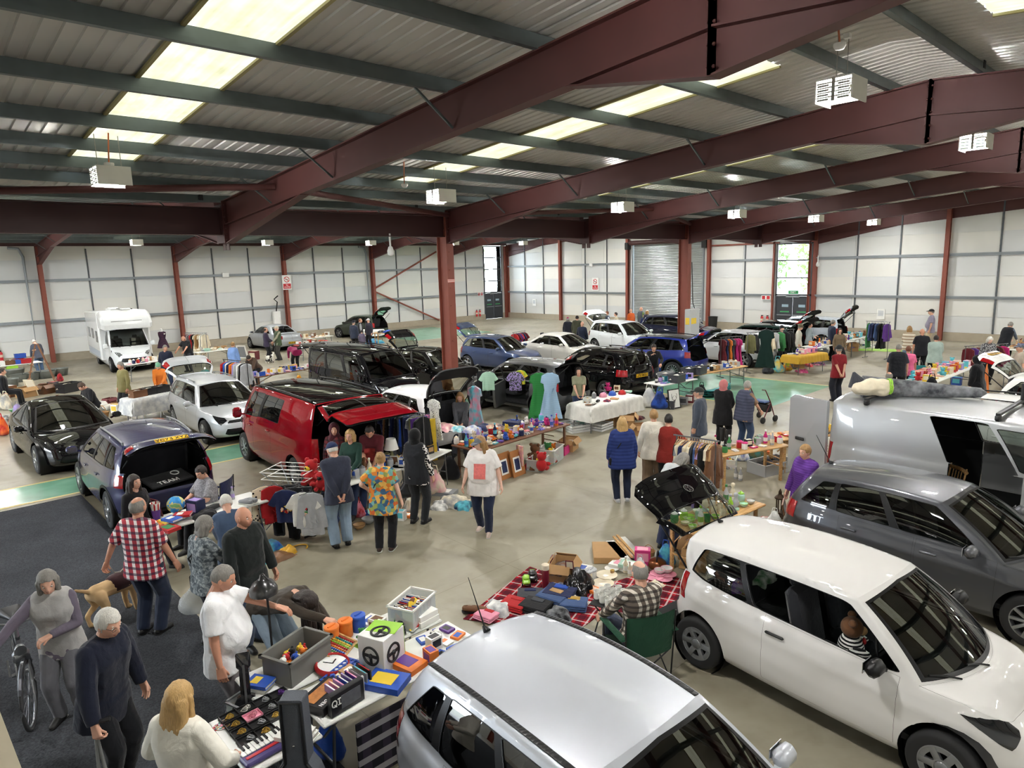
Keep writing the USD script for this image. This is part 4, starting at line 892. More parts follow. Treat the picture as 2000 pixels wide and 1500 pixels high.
# motorhome: a cab and a coachbuilt body with a lodge over the cab
MH = dict(VAN, wb=4.0, fo=.95, ro=1.0, xA=2.02, xF=1.35, zF=1.95, win=[[(.83, .08), (.97, .06), (.95, .86), (.83, .86)]], doors=[(1.1, 2.0, (0, .02))], belt=[(-3.2, 1.25), (0, 1.25), (1.3, 1.2), (2.2, 1.12), (2.95, .86)], seat=1.3, gr=(.5, .68), gr2=(.3, .4), cb=.2, nf=3.6)
mh = car('motorhome', 'white coachbuilt motorhome with overcab lodge parked at the far wall', 'motorhome', MH, S(222, 226, 228), (2.2, 20.85), -1.65, 'steel')
def slab(pts, y, b=.08):
 """Rounded hull of a side profile of half width y."""
 P_ = []
 for x, z in pts:
  for sy in (-1, 1): P_ += [(x, sy*(y-b), z), (x, sy*y, z)]
 c = np.mean(pts, 0); Q = []
 for x, z in pts:
  v = np.array([x, z])-c; w = c+v*(1-b/np.linalg.norm(v))
  for sy in (-1, 1): Q += [(w[0], sy*y, w[1]), (x, sy*(y-b), z)]
 return hull(Q)
MHW = plain(S(228, 230, 230), .25, coat=.5)
mb = MB().man(slab([(-3.25, .5), (-3.3, 1.4), (-3.2, 2.72), (.95, 2.8), (1.0, .5)], 1.12)).man(slab([(.5, 2.0), (.5, 2.8), (1.2, 2.82), (1.75, 2.62), (2.02, 2.2), (1.95, 1.98)], 1.08, .12))
o = obj('coach_body', mb, MHW, mh)
m = MB()
for sy in (-1, 1):
 for x, w, h, z in ((-2.2, .75, .5, 1.7), (-.9, .7, .5, 1.7), (.35, .62, .55, 1.6)): m.box((x, sy*1.12, z), (w, .02, h), b=.009)
obj('body_window', m, GLASSD, o)
obj('roof_vent', MB().box((-1.9, 0, 2.83), (.5, .5, .1), b=.03).box((.6, .2, 2.87), (.6, .4, .1), b=.04).cyl((-.4, -.4, 2.8), (-.4, -.4, 2.9), .12), MHW, o)
obj('solar_panel', MB().box((-.6, .35, 2.84), (1.1, .55, .04)), GLOSSB, o, 0)
obj('lodge_graphic', MB().box((1.93, 0, 2.3), (.02, 1.3, .16), T=roty(-.25)), plain(S(150, 152, 150), .3, .5), o, 0)
m = MB()
for sy in (-1, 1): m.box((-1, sy*1.125, .78), (3.6, .012, .3))
obj('side_skirt', m, plain(S(176, 186, 198), .4), o, 0)
# ------------------------------------------------------------ people: one continuous body each, with clothes and hair as children
import scipy.sparse as sp
ICO1 = np.array(trimesh.creation.icosphere(1).vertices); ICO2 = np.array(trimesh.creation.icosphere(2).vertices)
def sph(c, r, I=ICO1): return np.asarray(c)+I*r
def bone(a, ra, b, rb): return hull(np.vstack([sph(a, ra), sph(b, rb)]))
def disc(c, d, r, n=14):
 Fm = frame(d); a = np.arange(n)*2*PI/n; return np.asarray(c)+r*(np.cos(a)[:, None]*Fm[:, 1]+np.sin(a)[:, None]*Fm[:, 2])
def sleeve(a, ra, b, rb): return hull(np.vstack([sph(a, ra), disc(b, np.subtract(b, a), rb)]))
def union(ms): return m3.Manifold.batch_boolean([m for m in ms if not m.is_empty()], m3.OpType.Add)
def soften(m, l, it=6, wrinkle=0., seed=0, lam=.5, freq=9.):
 v, f = man_vf(m.refine_to_length(l)); n = len(v)
 e = np.vstack([f[:, [0, 1]], f[:, [1, 2]], f[:, [2, 0]]]); A = sp.coo_matrix((np.ones(len(e)), (e[:, 0], e[:, 1])), (n, n)).tocsr(); A = ((A+A.T) > 0).astype(float); D = sp.diags(1/np.maximum(A.sum(1).A1, 1)); L = D@A
 for k in range(it): v = v+lam*(L@v-v); v = v-(lam+.03)*(L@v-v) if k % 2 == 0 else v
 if wrinkle:
  vn = vnorm(v, f); w = meshkit.noise(v*[freq, freq, freq*.55]+seed*3.1, seed)-.5+.5*(meshkit.noise(v*freq*2.3+seed, seed+7)-.5); v = v+vn*(w*2*wrinkle)[:, None]
 return v, f
def vnorm(v, f):
 fn = np.cross(v[f[:, 1]]-v[f[:, 0]], v[f[:, 2]]-v[f[:, 0]]); n = np.zeros_like(v)
 for k in range(3): np.add.at(n, f[:, k], fn)
 return n/np.maximum(np.linalg.norm(n, axis=1, keepdims=True), 1e-12)
def vman(v, f): return m3.Manifold(m3.Mesh(np.ascontiguousarray(v, np.float32), np.ascontiguousarray(f, np.uint32)))
HEADS = {}
def head_man(lod, kind):
 """Head and neck, face along +x, origin at the middle of the head."""
 if (lod, kind) in HEADS: return HEADS[lod, kind]
 t = trimesh.creation.icosphere(4 if lod == 0 else 3 if lod == 1 else 2); d = np.array(t.vertices); v = d*[.098, .077, .118]; x, y, z = d.T
 g = lambda cx, cy, cz, s: np.exp(-(((x-cx)**2+(np.abs(y)-cy)**2+(z-cz)**2)/s**2))
 low = np.clip(-z-.1, 0, 1); v[:, 1] *= 1-.34*low*(x > -.5); v[:, 0] += .012*low*(x > 0); v[:, 0] *= 1-.12*np.clip(-z-.2, 0, 1)*(x < 0)
 fx = np.clip(x, 0, 1)
 v[:, 0] += .024*g(.97, 0, -.2, .16)*fx+.012*g(.97, 0, -.02, .14)*fx+.008*g(.9, .3, .16, .22)-.013*g(.88, .36, 0, .2)+.008*g(.9, 0, -.5, .18)+.012*g(.8, 0, -.82, .28)+.005*g(.8, .45, -.22, .25)
 m = vman(v, t.faces)
 ears = [hull(np.array([.0, s*.076, -.005])+ICO1*[.02, .012, .033]) for s in (-1, 1)]
 neck = hull(np.vstack([disc((-.015, 0, -.06), (0, 0, 1), .056), disc((-.03, 0, -.20), (0, 0, 1), .064)]))
 HEADS[lod, kind] = union([m]+ears+[neck]); return HEADS[lod, kind]
HANDS = {}
def hand_man(lod, curl):
 """Left hand: wrist at the origin, fingers along +x, palm towards -z, thumb at -y."""
 k = (lod, curl)
 if k in HANDS: return HANDS[k]
 I = ICO1 if lod < 2 else np.array([[1, 0, 0], [-1, 0, 0], [0, 1, 0], [0, -1, 0], [0, 0, 1], [0, 0, -1.]])
 s = lambda c, r: np.asarray(c)+I*r
 ms = [hull(np.vstack([s((.0, -.018, 0), .019), s((.0, .018, 0), .018), s((.085, -.032, 0), .013), s((.085, .032, 0), .012)]))]
 for i, (y, L, r) in enumerate(((-.031, .073, .0092), (-.0105, .082, .0095), (.0105, .075, .0092), (.031, .058, .0082))):
  p = np.array([.083, y, 0]); a = -.1; d = curl/3
  for j, f in enumerate((.45, .32, .23)):
   a -= d*(1.1 if j else .9); q = p+L*f*np.array([math.cos(a), (y*.6), math.sin(a)]); ms.append(hull(np.vstack([s(p, r*(1-.08*j)), s(q, r*(.92-.08*j))]))); p = q
 p = np.array([.022, -.028, -.004])
 for q, r in (((.052, -.058, -.014), .0115), ((.08, -.062-.0*curl, -.024-.01*curl), .0095)):
  q = np.array(q)+[0, .018*min(curl, 1.5), 0]; ms.append(hull(np.vstack([s(p, .012), s(q, r)]))); p = q
 HANDS[k] = union(ms); return HANDS[k]
def ik(a, t, l1, l2, pole):
 a, t = np.asarray(a, float), np.asarray(t, float); d = t-a; L = np.linalg.norm(d); M = (l1+l2)*.995
 if L > M: t = a+d/L*M; d = t-a; L = M
 u = d/max(L, 1e-6); x = (l1*l1-l2*l2+L*L)/(2*max(L, 1e-6)); h = math.sqrt(max(l1*l1-x*x, 0)); p = np.asarray(pole, float); p = p-u*(p@u); p /= max(np.linalg.norm(p), 1e-6)
 return a+u*x+p*h, t
SKIN = [plain(S(214, 164, 140), .5, vary=.08, scale=30.), plain(S(202, 146, 120), .5, vary=.08, scale=30.), plain(S(222, 178, 158), .5, vary=.07, scale=30.)]
EYEW, IRIS, LIP, SHOEB = plain(S(225, 222, 216), .25), plain(S(46, 38, 34), .2), plain(S(168, 98, 92), .5), plain(S(30, 29, 29), .55)
HAIRC = dict(grey=S(128, 124, 118), white=S(206, 202, 194), black=S(26, 22, 22), brown=S(66, 46, 34), dark=S(42, 32, 28), blonde=S(188, 152, 98), fair=S(158, 122, 78), red=S(110, 62, 40), silver=S(164, 160, 154))
HAIRM = {}
def hairm(c):
 if c not in HAIRM: k = HAIRC[c]; HAIRM[c] = look(('hair', c), {'t': ('texture_coordinate', {}), 'mp': ('mapping', {'scale': (120., 120., 14.)}), 'n': ('noise_texture', {'scale': 1., 'detail': 3.}), 'm': ('mix', {'color1': [x*.55 for x in k], 'color2': [min(1, x*1.35) for x in k]}), 'b': ('bump', {'strength': .5, 'distance': .01}), 'p': ('principled_bsdf', {'roughness': .55})}, [('t.object', 'mp.vector'), ('mp.vector', 'n.vector'), ('n.fac', 'm.fac'), ('m.color', 'p.base_color'), ('n.fac', 'b.height'), ('b.normal', 'p.normal')], 'p.BSDF')
 return HAIRM[c]
def hair_man(style, ln=.2):
 E = lambda c, r: hull(np.asarray(c)+ICO2*np.asarray(r)); B = lambda a, b: hull(np.array([[x, y, z] for x in (a[0], b[0]) for y in (a[1], b[1]) for z in (a[2], b[2])]))
 sk = E((-.008, 0, .018), (.108, .088, .122))
 if style == 'short': return sk-B((.052, -.2, -.3), (.3, .2, .058))-B((-.3, -.2, -.3), (.3, .2, -.045))-B((.02, -.2, -.3), (.3, .2, -.0))
 if style == 'crop': return E((-.006, 0, .012), (.103, .081, .117))-B((.06, -.2, -.3), (.3, .2, .07))-B((-.3, -.2, -.3), (.3, .2, -.03))-B((.0, -.2, -.3), (.3, .2, .01))
 if style == 'ring': return E((-.006, 0, .01), (.105, .084, .112))-B((-.3, -.2, -.3), (.3, .2, -.045))-E((.0, 0, .14), (.12, .072, .09))-B((.02, -.2, -.3), (.3, .2, .3))
 if style == 'bob': return union([E((-.014, 0, .022), (.114, .098, .126)), hull(np.vstack([sph((-.05, s*.055, -.0), .05) for s in (-1, 1)]+[sph((-.045, s*.062, -.105), .042) for s in (-1, 1)]))]+[bone((.0, s*.078, .02), .03, (.01, s*.08, -.1), .026) for s in (-1, 1)])-B((.058, -.066, -.3), (.3, .066, .062))-E((.09, 0, -.05), (.07, .068, .12))
 if style == 'long': return union([E((-.014, 0, .022), (.112, .094, .124)), hull(np.vstack([sph((-.055, s*.05, 0), .055) for s in (-1, 1)]+[sph((-.075, s*.075, -.2), .045) for s in (-1, 1)])), hull(np.vstack([sph((-.075, s*.075, -.2), .045) for s in (-1, 1)]+[sph((-.085, s*.05, -.2-ln), .025) for s in (-1, 1)]))]+[bone((.0, s*.078, .02), .03, (.0, s*.095, -.2), .03) for s in (-1, 1)])-B((.058, -.066, -.3), (.3, .066, .062))-E((.09, 0, -.05), (.07, .068, .12))
 if style == 'bun': return union([hair_man('short'), E((-.09, 0, .075), (.05, .05, .045))])
 if style == 'hood': return union([E((-.03, 0, .012), (.128, .108, .138)), hull(np.vstack([sph((-.05, 0, -.05), .085), sph((-.03, .05, -.19), .08), sph((-.03, -.05, -.19), .08)]))])-E((.12, 0, -.02), (.09, .07, .1))
 if style == 'beanie': return E((-.008, 0, .03), (.115, .094, .125))-B((-.3, -.2, -.3), (.3, .2, .02))
 if style == 'cap': return union([E((-.006, 0, .03), (.112, .09, .108))-B((-.3, -.2, -.3), (.3, .2, .035)), hull(np.vstack([disc((.09, 0, .045), (0, 0, 1), .07), disc((.135, 0, .03), (0, 0, 1), .062), disc((.09, 0, .052), (0, 0, 1), .07)]))])
 if style == 'flatcap': return union([hull(np.vstack([disc((-.01, 0, .05), (0, 0, 1), .11), sph((-.02, 0, .09), .085), sph((.06, 0, .07), .06)])), hull(disc((.1, 0, .045), (.2, 0, 1), .06).tolist()+disc((.1, 0, .055), (.2, 0, 1), .06).tolist())])
def shirt_tex(c):
 return c if isinstance(c, UsdShade.Material) else cloth(c)
def person(label, loc, face, h=1.7, w=1., lod=1, sex='m', lean=0., side=0., sit=None, feet=None, lh=None, rh=None, head=(0., 0.), top=S(60, 64, 80), sleeve_=1., hem=.06, loose=.018, bottom=S(50, 60, 90), leg=1., wide=0., shoe=SHOEB, hair=('short', 'brown'), hat=None, skin=0, vest=None, glasses=False, curl=(.9, .9), belly=0., dress=0., group=None, bald=False, knees=None, twist=0., bag=None, beard=None, cat='person', tee=None):
 """face: degrees to the left of straight away from the balcony. Local frame: x ahead, y left; sizes for 1.7 m, scaled by h."""
 k = h/1.7; yaw = CAM['yaw']+math.radians(face); head_at = len(loc) > 3; loc = tuple(loc[:3]); t = thing('person', label, cat, loc, yaw, group); ls = (.017, .028, .05)[lod]
 sm = 6 if lod < 2 else 4; seed = int(abs(loc[0]*37+loc[1]*91)) % 97
 hz = .9 if sit is None else sit/k+.1; sl = math.sin(lean); Pc = np.array([-.2*sl if sit is None else 0, 0, hz-(.04*abs(sl) if sit is None else 0)])
 Rt = rotx(side)@roty(lean); Rs = Rt@rotz(twist); W = w; sw = (.165 if sex == 'm' else .148)*(.8+.2*W)
 up = lambda x, y, z: Pc+Rt@np.array([x, y, z]); ups = lambda x, y, z: Pc+Rs@np.array([x, y, z])
 pe = [up(0, s*.07*W, 0) for s in (-1, 1)]; wa = [up(0, s*.055*W, .2) for s in (-1, 1)]; ch = [ups(0, s*.075*W, .37) for s in (-1, 1)]; yo = [ups(-.01, s*(sw-.055), .475) for s in (-1, 1)]
 sh = {s: ups(-.01, s*sw, .478) for s in (-1, 1)}; rp, rw, rc = .1*(.55+.45*W)*(1.06 if sex == 'f' else 1), (.092 if sex == 'f' else .1)*(.45+.55*W), .108*(.6+.4*W)
 bl = [up(.03*W+belly*.5, q*.05*W, .13) for q in (-1, 1)] if (belly or W > 1.15) else []; rb = .098*W+belly*.3; bust = [ups(.055, s*.065*W, .35) for s in (-1, 1)] if sex == 'f' else []
 nb = ups(-.01, 0, .52); Rh = Rs@rotz(head[0])@roty(head[1]); hc = nb+Rs@np.array([.015, 0, .06])+Rh@np.array([.02, 0, .1])
 if head_at:   # loc was found from the head
  q = rotz(yaw)@np.array([(hc[0]-.01)*k, hc[1]*k, 0]); loc = (loc[0]-q[0], loc[1]-q[1], loc[2]); UsdGeom.Xformable(t).ClearXformOpOrder(); a_ = t.GetAttribute('xformOp:transform'); x = np.eye(4); x[:3, :3] = rotz(yaw).T; x[3, :3] = loc; a_.Set(Gf.Matrix4d(*x.ravel().tolist())); UsdGeom.Xformable(t).SetXformOpOrder([UsdGeom.XformOp(a_)])
 # limbs
 hips = {s: Pc+np.array([0, s*.085*W, -.03]) for s in (-1, 1)}; J = {}
 feet = feet or ([(.0, .1, .0), (.04, -.1, .0)] if sit is None else [(.5, .14, -loc[2]/k if False else 0), (.46, -.14, 0)])
 for s, f in zip((1, -1), feet):
  an = np.array([f[0]-.03, f[1], (f[2] if len(f) > 2 else 0)+.075]); kn, an = ik(hips[s], an, .42, .41, (1, s*(knees or .12), .1 if sit is None else .5)); J[s] = (hips[s], kn, an, f[3] if len(f) > 3 else s*.15)
 Am = {}
 for s, g in ((1, lh), (-1, rh)):
  if g is None: g = sh[s]+np.array([.06, s*(.07+.06*(W-1)), -.52])
  elif callable(g): g = g(ups)
  el, wr = ik(sh[s], g, .285, .25, (-.55, s*.75, -.35)); Am[s] = (sh[s], el, wr)
 def torso(e, lo=True, z0=0.):
  S_ = lambda L, r: [sph(q, r+e) for q in L]; H = lambda *a: hull(np.vstack([x for L in a for x in L]))
  ms = [H(S_(pe, rp), S_(wa, rw)), H(S_(wa, rw), S_(ch, rc)), H(S_(ch, rc), S_(yo, .07)), H(S_(yo, .062), [sph(nb, .055+e*.6)])]
  if bl: ms.append(H(S_(bl, rb), S_(wa, rw*.8), S_(pe, rp*.8), S_(ch, rc*.9)))
  if bust: ms.append(H(S_(bust, .065*(.6+.4*W)), S_(ch, rc*.8)))
  return ms
 ru = .047*(.7+.3*W)
 arms = [q for s in (1, -1) for q in (bone(Am[s][0], ru*1.12, Am[s][1], ru*.84), bone(Am[s][1], ru*.84, Am[s][2], .026))]
 legs = [q for s in (1, -1) for q in (bone(J[s][0], .088*(.6+.4*W), J[s][1], .056), bone(J[s][1], .056, J[s][2], .04), hull(np.vstack([sph(J[s][2]-[0, 0, .025], .035), sph(J[s][2]+rotz(J[s][3])@np.array([.13, 0, -.05]), .022)])))]
 v, f = soften(union(torso(0)+arms+legs), ls*1.5 if lod < 2 else .07, sm); bm = vman(v, f); add = []
 if bm.is_empty() or bm.volume() < .01: bm = union(torso(0)+arms+legs)
 hm = head_man(lod, sex)
 aff = lambda m, R, o, sc=1.: m.transform(np.column_stack([np.asarray(R)*sc, np.asarray(o)]))
 hs = 1.0 if sex == 'm' else .96; add.append(aff(hm, Rh*hs, hc))
 for s, cu in ((1, curl[0]), (-1, curl[1])):
  a, el, wr = Am[s]; d = wr-el; Fm = frame(d, (0, 0, 1));
  # palm faces the body or down
  pn = np.array([0, -s, 0.]) if abs(d[2])/np.linalg.norm(d) > .55 else np.array([0, 0, -1.]); x = d/np.linalg.norm(d); zax = -(pn-x*(pn@x)); zax /= np.linalg.norm(zax); y = np.cross(zax, x)
  hmn = hand_man(lod, round(cu, 1)); M = np.stack([x, y, zax], 1)
  # thumb forwards: mirror for the right hand
  if (M[:, 1]@np.array([1, 0, .2])) > 0: M = M@np.diag([1, -1, 1])
  add.append(aff(hmn, M, wr+x*.0))
 body = union([bm]+add); vb, fb = man_vf(body); o = obj('body', (vb*k, fb), SKIN[skin], t, 50)
 P_ = lambda q: (Rh@np.asarray(q).T).T*hs+hc
 def face_part(name, m, mat, par=t): vv, ff = m.vf(); return obj(name, (P_(vv)*k, ff), mat, par, 40)
 if lod < 2 or abs(face) > 60:
  for s in (-1, 1):
   e = face_part('eye', MB().ball((.079, s*.031, .004), (.012, .014, .010), 1), EYEW, o)
   if lod < 2: face_part('iris', MB().ball((.0865, s*.031, .003), (.006, .0062, .0062), 1), IRIS, o)
   face_part('eyebrow', MB().bar((.088, s*.016, .026), (.082, s*.047, .028), .008, .008, b=.003), hairm(hair[1] if hair else 'brown'), o)
  face_part('lips', MB().ball((.087, 0, -.058), (.012, .024, .0075), 1), LIP, o)
 if beard: obj('beard', soften(aff(hull(np.vstack([sph((.05, 0, -.075), .045), sph((.03, .035, -.05), .03), sph((.03, -.035, -.05), .03)])), Rh*hs*k, hc*k), .02, 2)[:2], hairm(beard), o, 60)
 if glasses:
  m = MB(); a = np.linspace(0, 2*PI, 13)[:-1]
  for s in (-1, 1): m.tube(np.stack([.098+0*a, s*.032+.021*np.cos(a), .002+.017*np.sin(a)], 1), .0022, 4, True); m.tube([(.098, s*.053, .006), (.0, s*.083, .008)], .002, 4)
  m.tube([(.099, -.011, .006), (.101, 0, .008), (.099, .011, .006)], .002, 4); face_part('glasses', m, SHOEB)
 if hair and not bald:
  hmn = hair_man(hair[0] if lean < 1 or hair[0] != 'long' else 'bob', **({'ln': hair[2]} if len(hair) > 2 and lean < 1 else {})); vv, ff = soften(hmn, (.012, .02, .035)[lod], 3, .004, seed, freq=40.); obj('hair', (P_(vv)*k, ff), hairm(hair[1]), t, 70)
 if hat: vv, ff = man_vf(hair_man(hat[0])); vv, ff = soften(hair_man(hat[0]), .02, 2); obj({'cap': 'cap', 'flatcap': 'cap', 'beanie': 'beanie', 'hood': 'hood'}[hat[0]], (P_(vv)*k, ff), shirt_tex(hat[1]), t, 60)
 if hair and lean >= 1 and hair[0] == 'long':   # long hair falling from a bowed head
  ms = [bone(hc+[.02+.03*i, .05*j, .0], .045, hc+[.06+.05*i, .085*j, -.42-.06*((i+j) % 2)], .012) for i in (-1, 0, 1) for j in (-1, 0, 1)]
  vv, ff = soften(union(ms), .02, 2, .006, seed, freq=30.); obj('hair', (vv*k, ff), hairm(hair[1]), t, 70)
 # clothes
 dn = Rt@np.array([0, 0, -1.]); cl = []
 e = loose
 tm = torso(e); hp = [q+dn*(hem+.1) if sit is None else q+dn*.03 for q in pe]
 if dress: hp = [q+np.array([0, 0, -dress]) for q in pe]
 tm.append(hull(np.vstack([sph(q, rp+e+.014) for q in pe]+[sph(q, rp+e+(.03 if not dress else .05)) for q in hp])))
 tr = union(tm); nrm = -dn if not dress else np.array([0, 0, 1.]); pt = hp[0]; tr = tr.trim_by_plane(nrm.tolist(), float(nrm@pt))
 tr = tr.trim_by_plane((-(Rs@np.array([.25, 0, 1]))).tolist(), float(-(Rs@np.array([.25, 0, 1]))@(nb+Rs@np.array([.03, 0, .012]))))
 sl_ = []
 for s in (1, -1):
  a, el, wr = Am[s]; q = sleeve_
  if q > .5: c = el+(wr-el)*(q-.5)*1.96; sl_ += [bone(a, ru*1.12+e*.9, el, ru*.84+e), sleeve(el, ru*.84+e, c, ru*.84*(1-(q-.5)*.75)+e*.85)]
  elif q > 0: c = a+(el-a)*q*2; sl_.append(sleeve(a, ru*1.12+e*.9, c, ru+e*1.2))
 vt, ft = soften(union([tr]+sl_), ls, sm-2, .006 if lod < 2 else .004, seed); obj('dress' if dress else 'top', (vt*k, ft), shirt_tex(top), t, 60)
 if tee:   # a printed panel laid on the chest
  gy, gz = np.linspace(-.1, .1, 9), np.linspace(hc[2]-.56, hc[2]-.31, 9); Y, Z = np.meshgrid(gy, gz, indexing='ij'); fr = vt[vt[:, 0] > 0]; X = np.array([[fr[np.hypot(fr[:, 1]-y, fr[:, 2]-z) < .035, 0].max(initial=.12) for z in gz] for y in gy])+.006
  i = np.arange(81).reshape(9, 9); f = np.stack([i[:-1, :-1], i[1:, :-1], i[1:, 1:], i[:-1, 1:]], -1).reshape(-1, 4); obj('print', MB().add(np.stack([X, Y, Z], -1).reshape(-1, 3)*k, f), tee, t, 70)
 if vest is not None:
  e2 = e+.022; tv = union(torso(e2)+[hull(np.vstack([sph(q, rp+e2) for q in pe]+[sph(q, rp+e2+.01) for q in hp]))]).trim_by_plane((-dn).tolist(), float((-dn)@hp[0])).trim_by_plane((-(Rs@np.array([.35, 0, 1]))).tolist(), float(-(Rs@np.array([.35, 0, 1]))@(nb+Rs@np.array([.02, 0, -.01]))))
  vt, ft = soften(tv, ls, sm-2, .007, seed+3); obj('waistcoat', (vt*k, ft), shirt_tex(vest), t, 60)
 if bottom is not None:
  e3 = .022+wide*.3; ms = [hull(np.vstack([sph(q, rp+.012) for q in pe]+[sph(hips[s], .09*(.45+.55*W)+e3) for s in (1, -1)]+[sph(up(0, s*.06*W, .08), rp*.9) for s in (1, -1)]))]
  for s in (1, -1):
   a, kn, an, ty = J[s]; ms.append(bone(a, .09*(.45+.55*W)+e3, kn, .058+.024+wide*.6))
   if leg > .6: c = kn+(an-kn)*min(1, (leg-.5)*2)*1.0+np.array([0, 0, -.02]); ms.append(sleeve(kn, .082+wide*.6, c, .066+wide))
  vt, ft = soften(union(ms), ls*1.15, sm-2, .006 if lod < 2 else .003, seed+5); obj('trousers', (vt*k, ft), shirt_tex(bottom), t, 60)
 for s in (1, -1):
  an, ty = J[s][2], J[s][3]; Rz = rotz(ty); q = lambda x, y, z: an+Rz@np.array([x, y*1.0, z])
  m = hull(np.vstack([sph(q(-.035, 0, -.03), .043), sph(q(.06, 0, -.035), .042), sph(q(.15, 0, -.05), .033)])); zc = an[2]-.07; m = m.trim_by_plane([0, 0, 1.], float(zc)); sh_ = obj('shoe', (lambda vf: (vf[0]*k, vf[1]))(man_vf(m.refine_to_length(.03))), shoe, t, 60)
  if lod < 2: obj('sole', (lambda vf: (vf[0]*k, vf[1]))(man_vf(hull(np.vstack([disc(q(-.035, 0, -.0705), (0, 0, 1), .047), disc(q(.15, 0, -.0705), (0, 0, 1), .036), disc(q(.15, 0, -.058), (0, 0, 1), .037), disc(q(-.035, 0, -.058), (0, 0, 1), .048)])))), plain(S(190, 188, 182), .7) if shoe is not SHOEB else BLACK, sh_, 30)
 if bag:   # a small cross-body bag at the hip and its strap
  sd, bc = bag; b0 = up(.0, sd*(.15*W+.03), -.06); m = MB().box((b0)*k, np.array((.2, .07, .17))*k, b=.025*k); bo = obj('shoulder_bag', m, shirt_tex(bc), t)
  pth = [b0+[0, 0, .08], ups(-.05, sd*(sw*.5), .3)+Rs@np.array([-.09*W, 0, 0]), ups(-.04, -sd*(sw*.55), .5), ups(.09*W, 0, .38), b0+[.05, 0, .08]]
  obj('strap', MB().tube(np.array(pth)*k, .011*k, 5), shirt_tex(bc), bo)
 J['hand'] = {s: (np.array(loc)+rotz(yaw)@(Am[s][2]*k)) for s in (1, -1)}; PEOPLE[label] = J
 return t
PEOPLE = {}
# ------------------------------------------------------------ the visitors and sellers
def H(px, py, h=1.7): q = at(px, py, h); return (q[0], q[1], 0., 1)
def G(px, py): q = at(px, py); return (q[0], q[1], 0.)
NAVY, JEANS, JEANB, BLK, GRY, WHT, DKG = S(30, 34, 54), S(46, 58, 88), S(122, 144, 168), S(24, 24, 28), S(120, 122, 126), S(232, 231, 228), S(58, 60, 66)
MAR, REDC = S(84, 30, 38), S(150, 34, 40)
# near the balcony, on the carpet
person('woman with grey bob in pale padded gilet pushing a bicycle', H(90, 1112, 1.66), -168, 1.66, 1.0, 0, 'f', head=(.35, .12), top=S(110, 102, 116), vest=S(176, 174, 172), lh=(.22, .02, 1.06), rh=(.34, -.5, .98), bottom=S(112, 112, 118), hair=('bob', 'grey'), lean=.12, curl=(1.5, 1.8))
person('white-haired man in navy zip jacket leaning on a grey crutch', H(205, 1190, 1.72), -100, 1.74, 1.15, 0, 'm', head=(-.1, .15), lean=.16, top=S(24, 28, 44), loose=.035, hem=.1, bottom=S(22, 23, 28), hair=('short', 'white'), rh=(.2, -.36, .86), lh=(.12, .3, .75), glasses=True, curl=(.9, 2.2))
person('woman with very long blonde hair in a white jumper, back to the balcony', H(346, 1335, 1.66), -12, 1.66, 1.05, 0, 'f', top=S(232, 228, 216), loose=.03, lh=(.22, .2, 1.0), rh=(.2, -.26, 1.0), bottom=BLK, hair=('long', 'blonde', .36), head=(-.05, .1))
person('grey-haired man in white t-shirt reaching towards the toy table', H(430, 1102, 1.78), -78, 1.78, 1.38, 0, 'm', head=(-.1, .35), top=S(240, 240, 242), sleeve_=.4, belly=.07, lh=(.62, .14, 1.08), rh=(.02, -.28, .84), bottom=S(104, 98, 100), hair=('crop', 'grey'), wide=.015, skin=1, loose=.025)
person('man in red and white checked shirt holding a dog lead', H(266, 972, 1.78), -12, 1.78, 1.32, 0, 'm', top=pattern('plaid', [S(176, 62, 74), S(238, 226, 226), S(42, 40, 66)], 4.2), sleeve_=.45, lh=(-.1, .46, .86), rh=(.12, -.34, .86), bottom=S(38, 46, 66), hair=('ring', 'grey'), skin=1, wide=.01, curl=(1.8, .7))
person('grey-haired woman in mottled grey top holding up a phone', H(396, 1008, 1.63), -35, 1.63, 1.15, 0, 'f', head=(-.2, .3), top=pattern('blotch', [S(84, 92, 98), S(120, 128, 132), S(160, 166, 168)], 26.), lh=(.02, .3, .8), rh=(.34, -.1, 1.12), bottom=S(30, 32, 46), hair=('bob', 'grey'), glasses=True, curl=(1.8, 1.6), bag=(1, BLK))
person('bald man in black fleece turning to look back', H(472, 990, 1.76), -120, 1.76, 1.18, 0, 'm', head=(.2, .05), top=S(28, 32, 32), loose=.032, hem=.08, bottom=S(62, 76, 100), hair=('ring', 'dark'), bald=True, skin=1, lh=(.1, .3, .85), rh=(.16, -.28, .85))
person('white-haired person in blue denim shirt bending over the table', H(440, 968, 1.52), 30, 1.64, 1.1, 1, 'f', lean=.45, head=(0, .3), top=S(70, 88, 114), hair=('short', 'white'), lh=(.45, .12, .9), rh=(.45, -.12, .9), bottom=JEANS)
person('girl in brown jacket bending down into the toy crate', (*(at(522, 1165, .93)[:2]+np.array([.04, -.16])), 0), -118, 1.66, .95, 0, 'f', lean=1.2, head=(0, .4), top=S(62, 54, 46), hem=-.02, lh=(.62, .16, .7), rh=(.8, -.06, .93), bottom=S(140, 158, 174), wide=.035, hair=('long', 'dark', .3), feet=[(0, .12), (.06, -.12)])
# at the navy car
person('dark-haired woman in grey marl t-shirt seated behind the folding table', H(393, 912, 1.32), 140, 1.66, 1.5, 1, 'f', sit=.48, top=pattern('blotch', [S(112, 110, 114), S(128, 126, 130), S(146, 144, 148)], 40.), sleeve_=.45, head=(.3, .35), lh=(.34, .16, .82), rh=(.36, -.02, .84), bottom=BLK, hair=('short', 'dark'))
person('person with long dark hair sitting in the boot of the navy car', H(262, 945, 1.35), -110, 1.64, 1., 1, 'f', sit=.62, top=S(30, 28, 32), hair=('long', 'dark', .1), bottom=BLK)
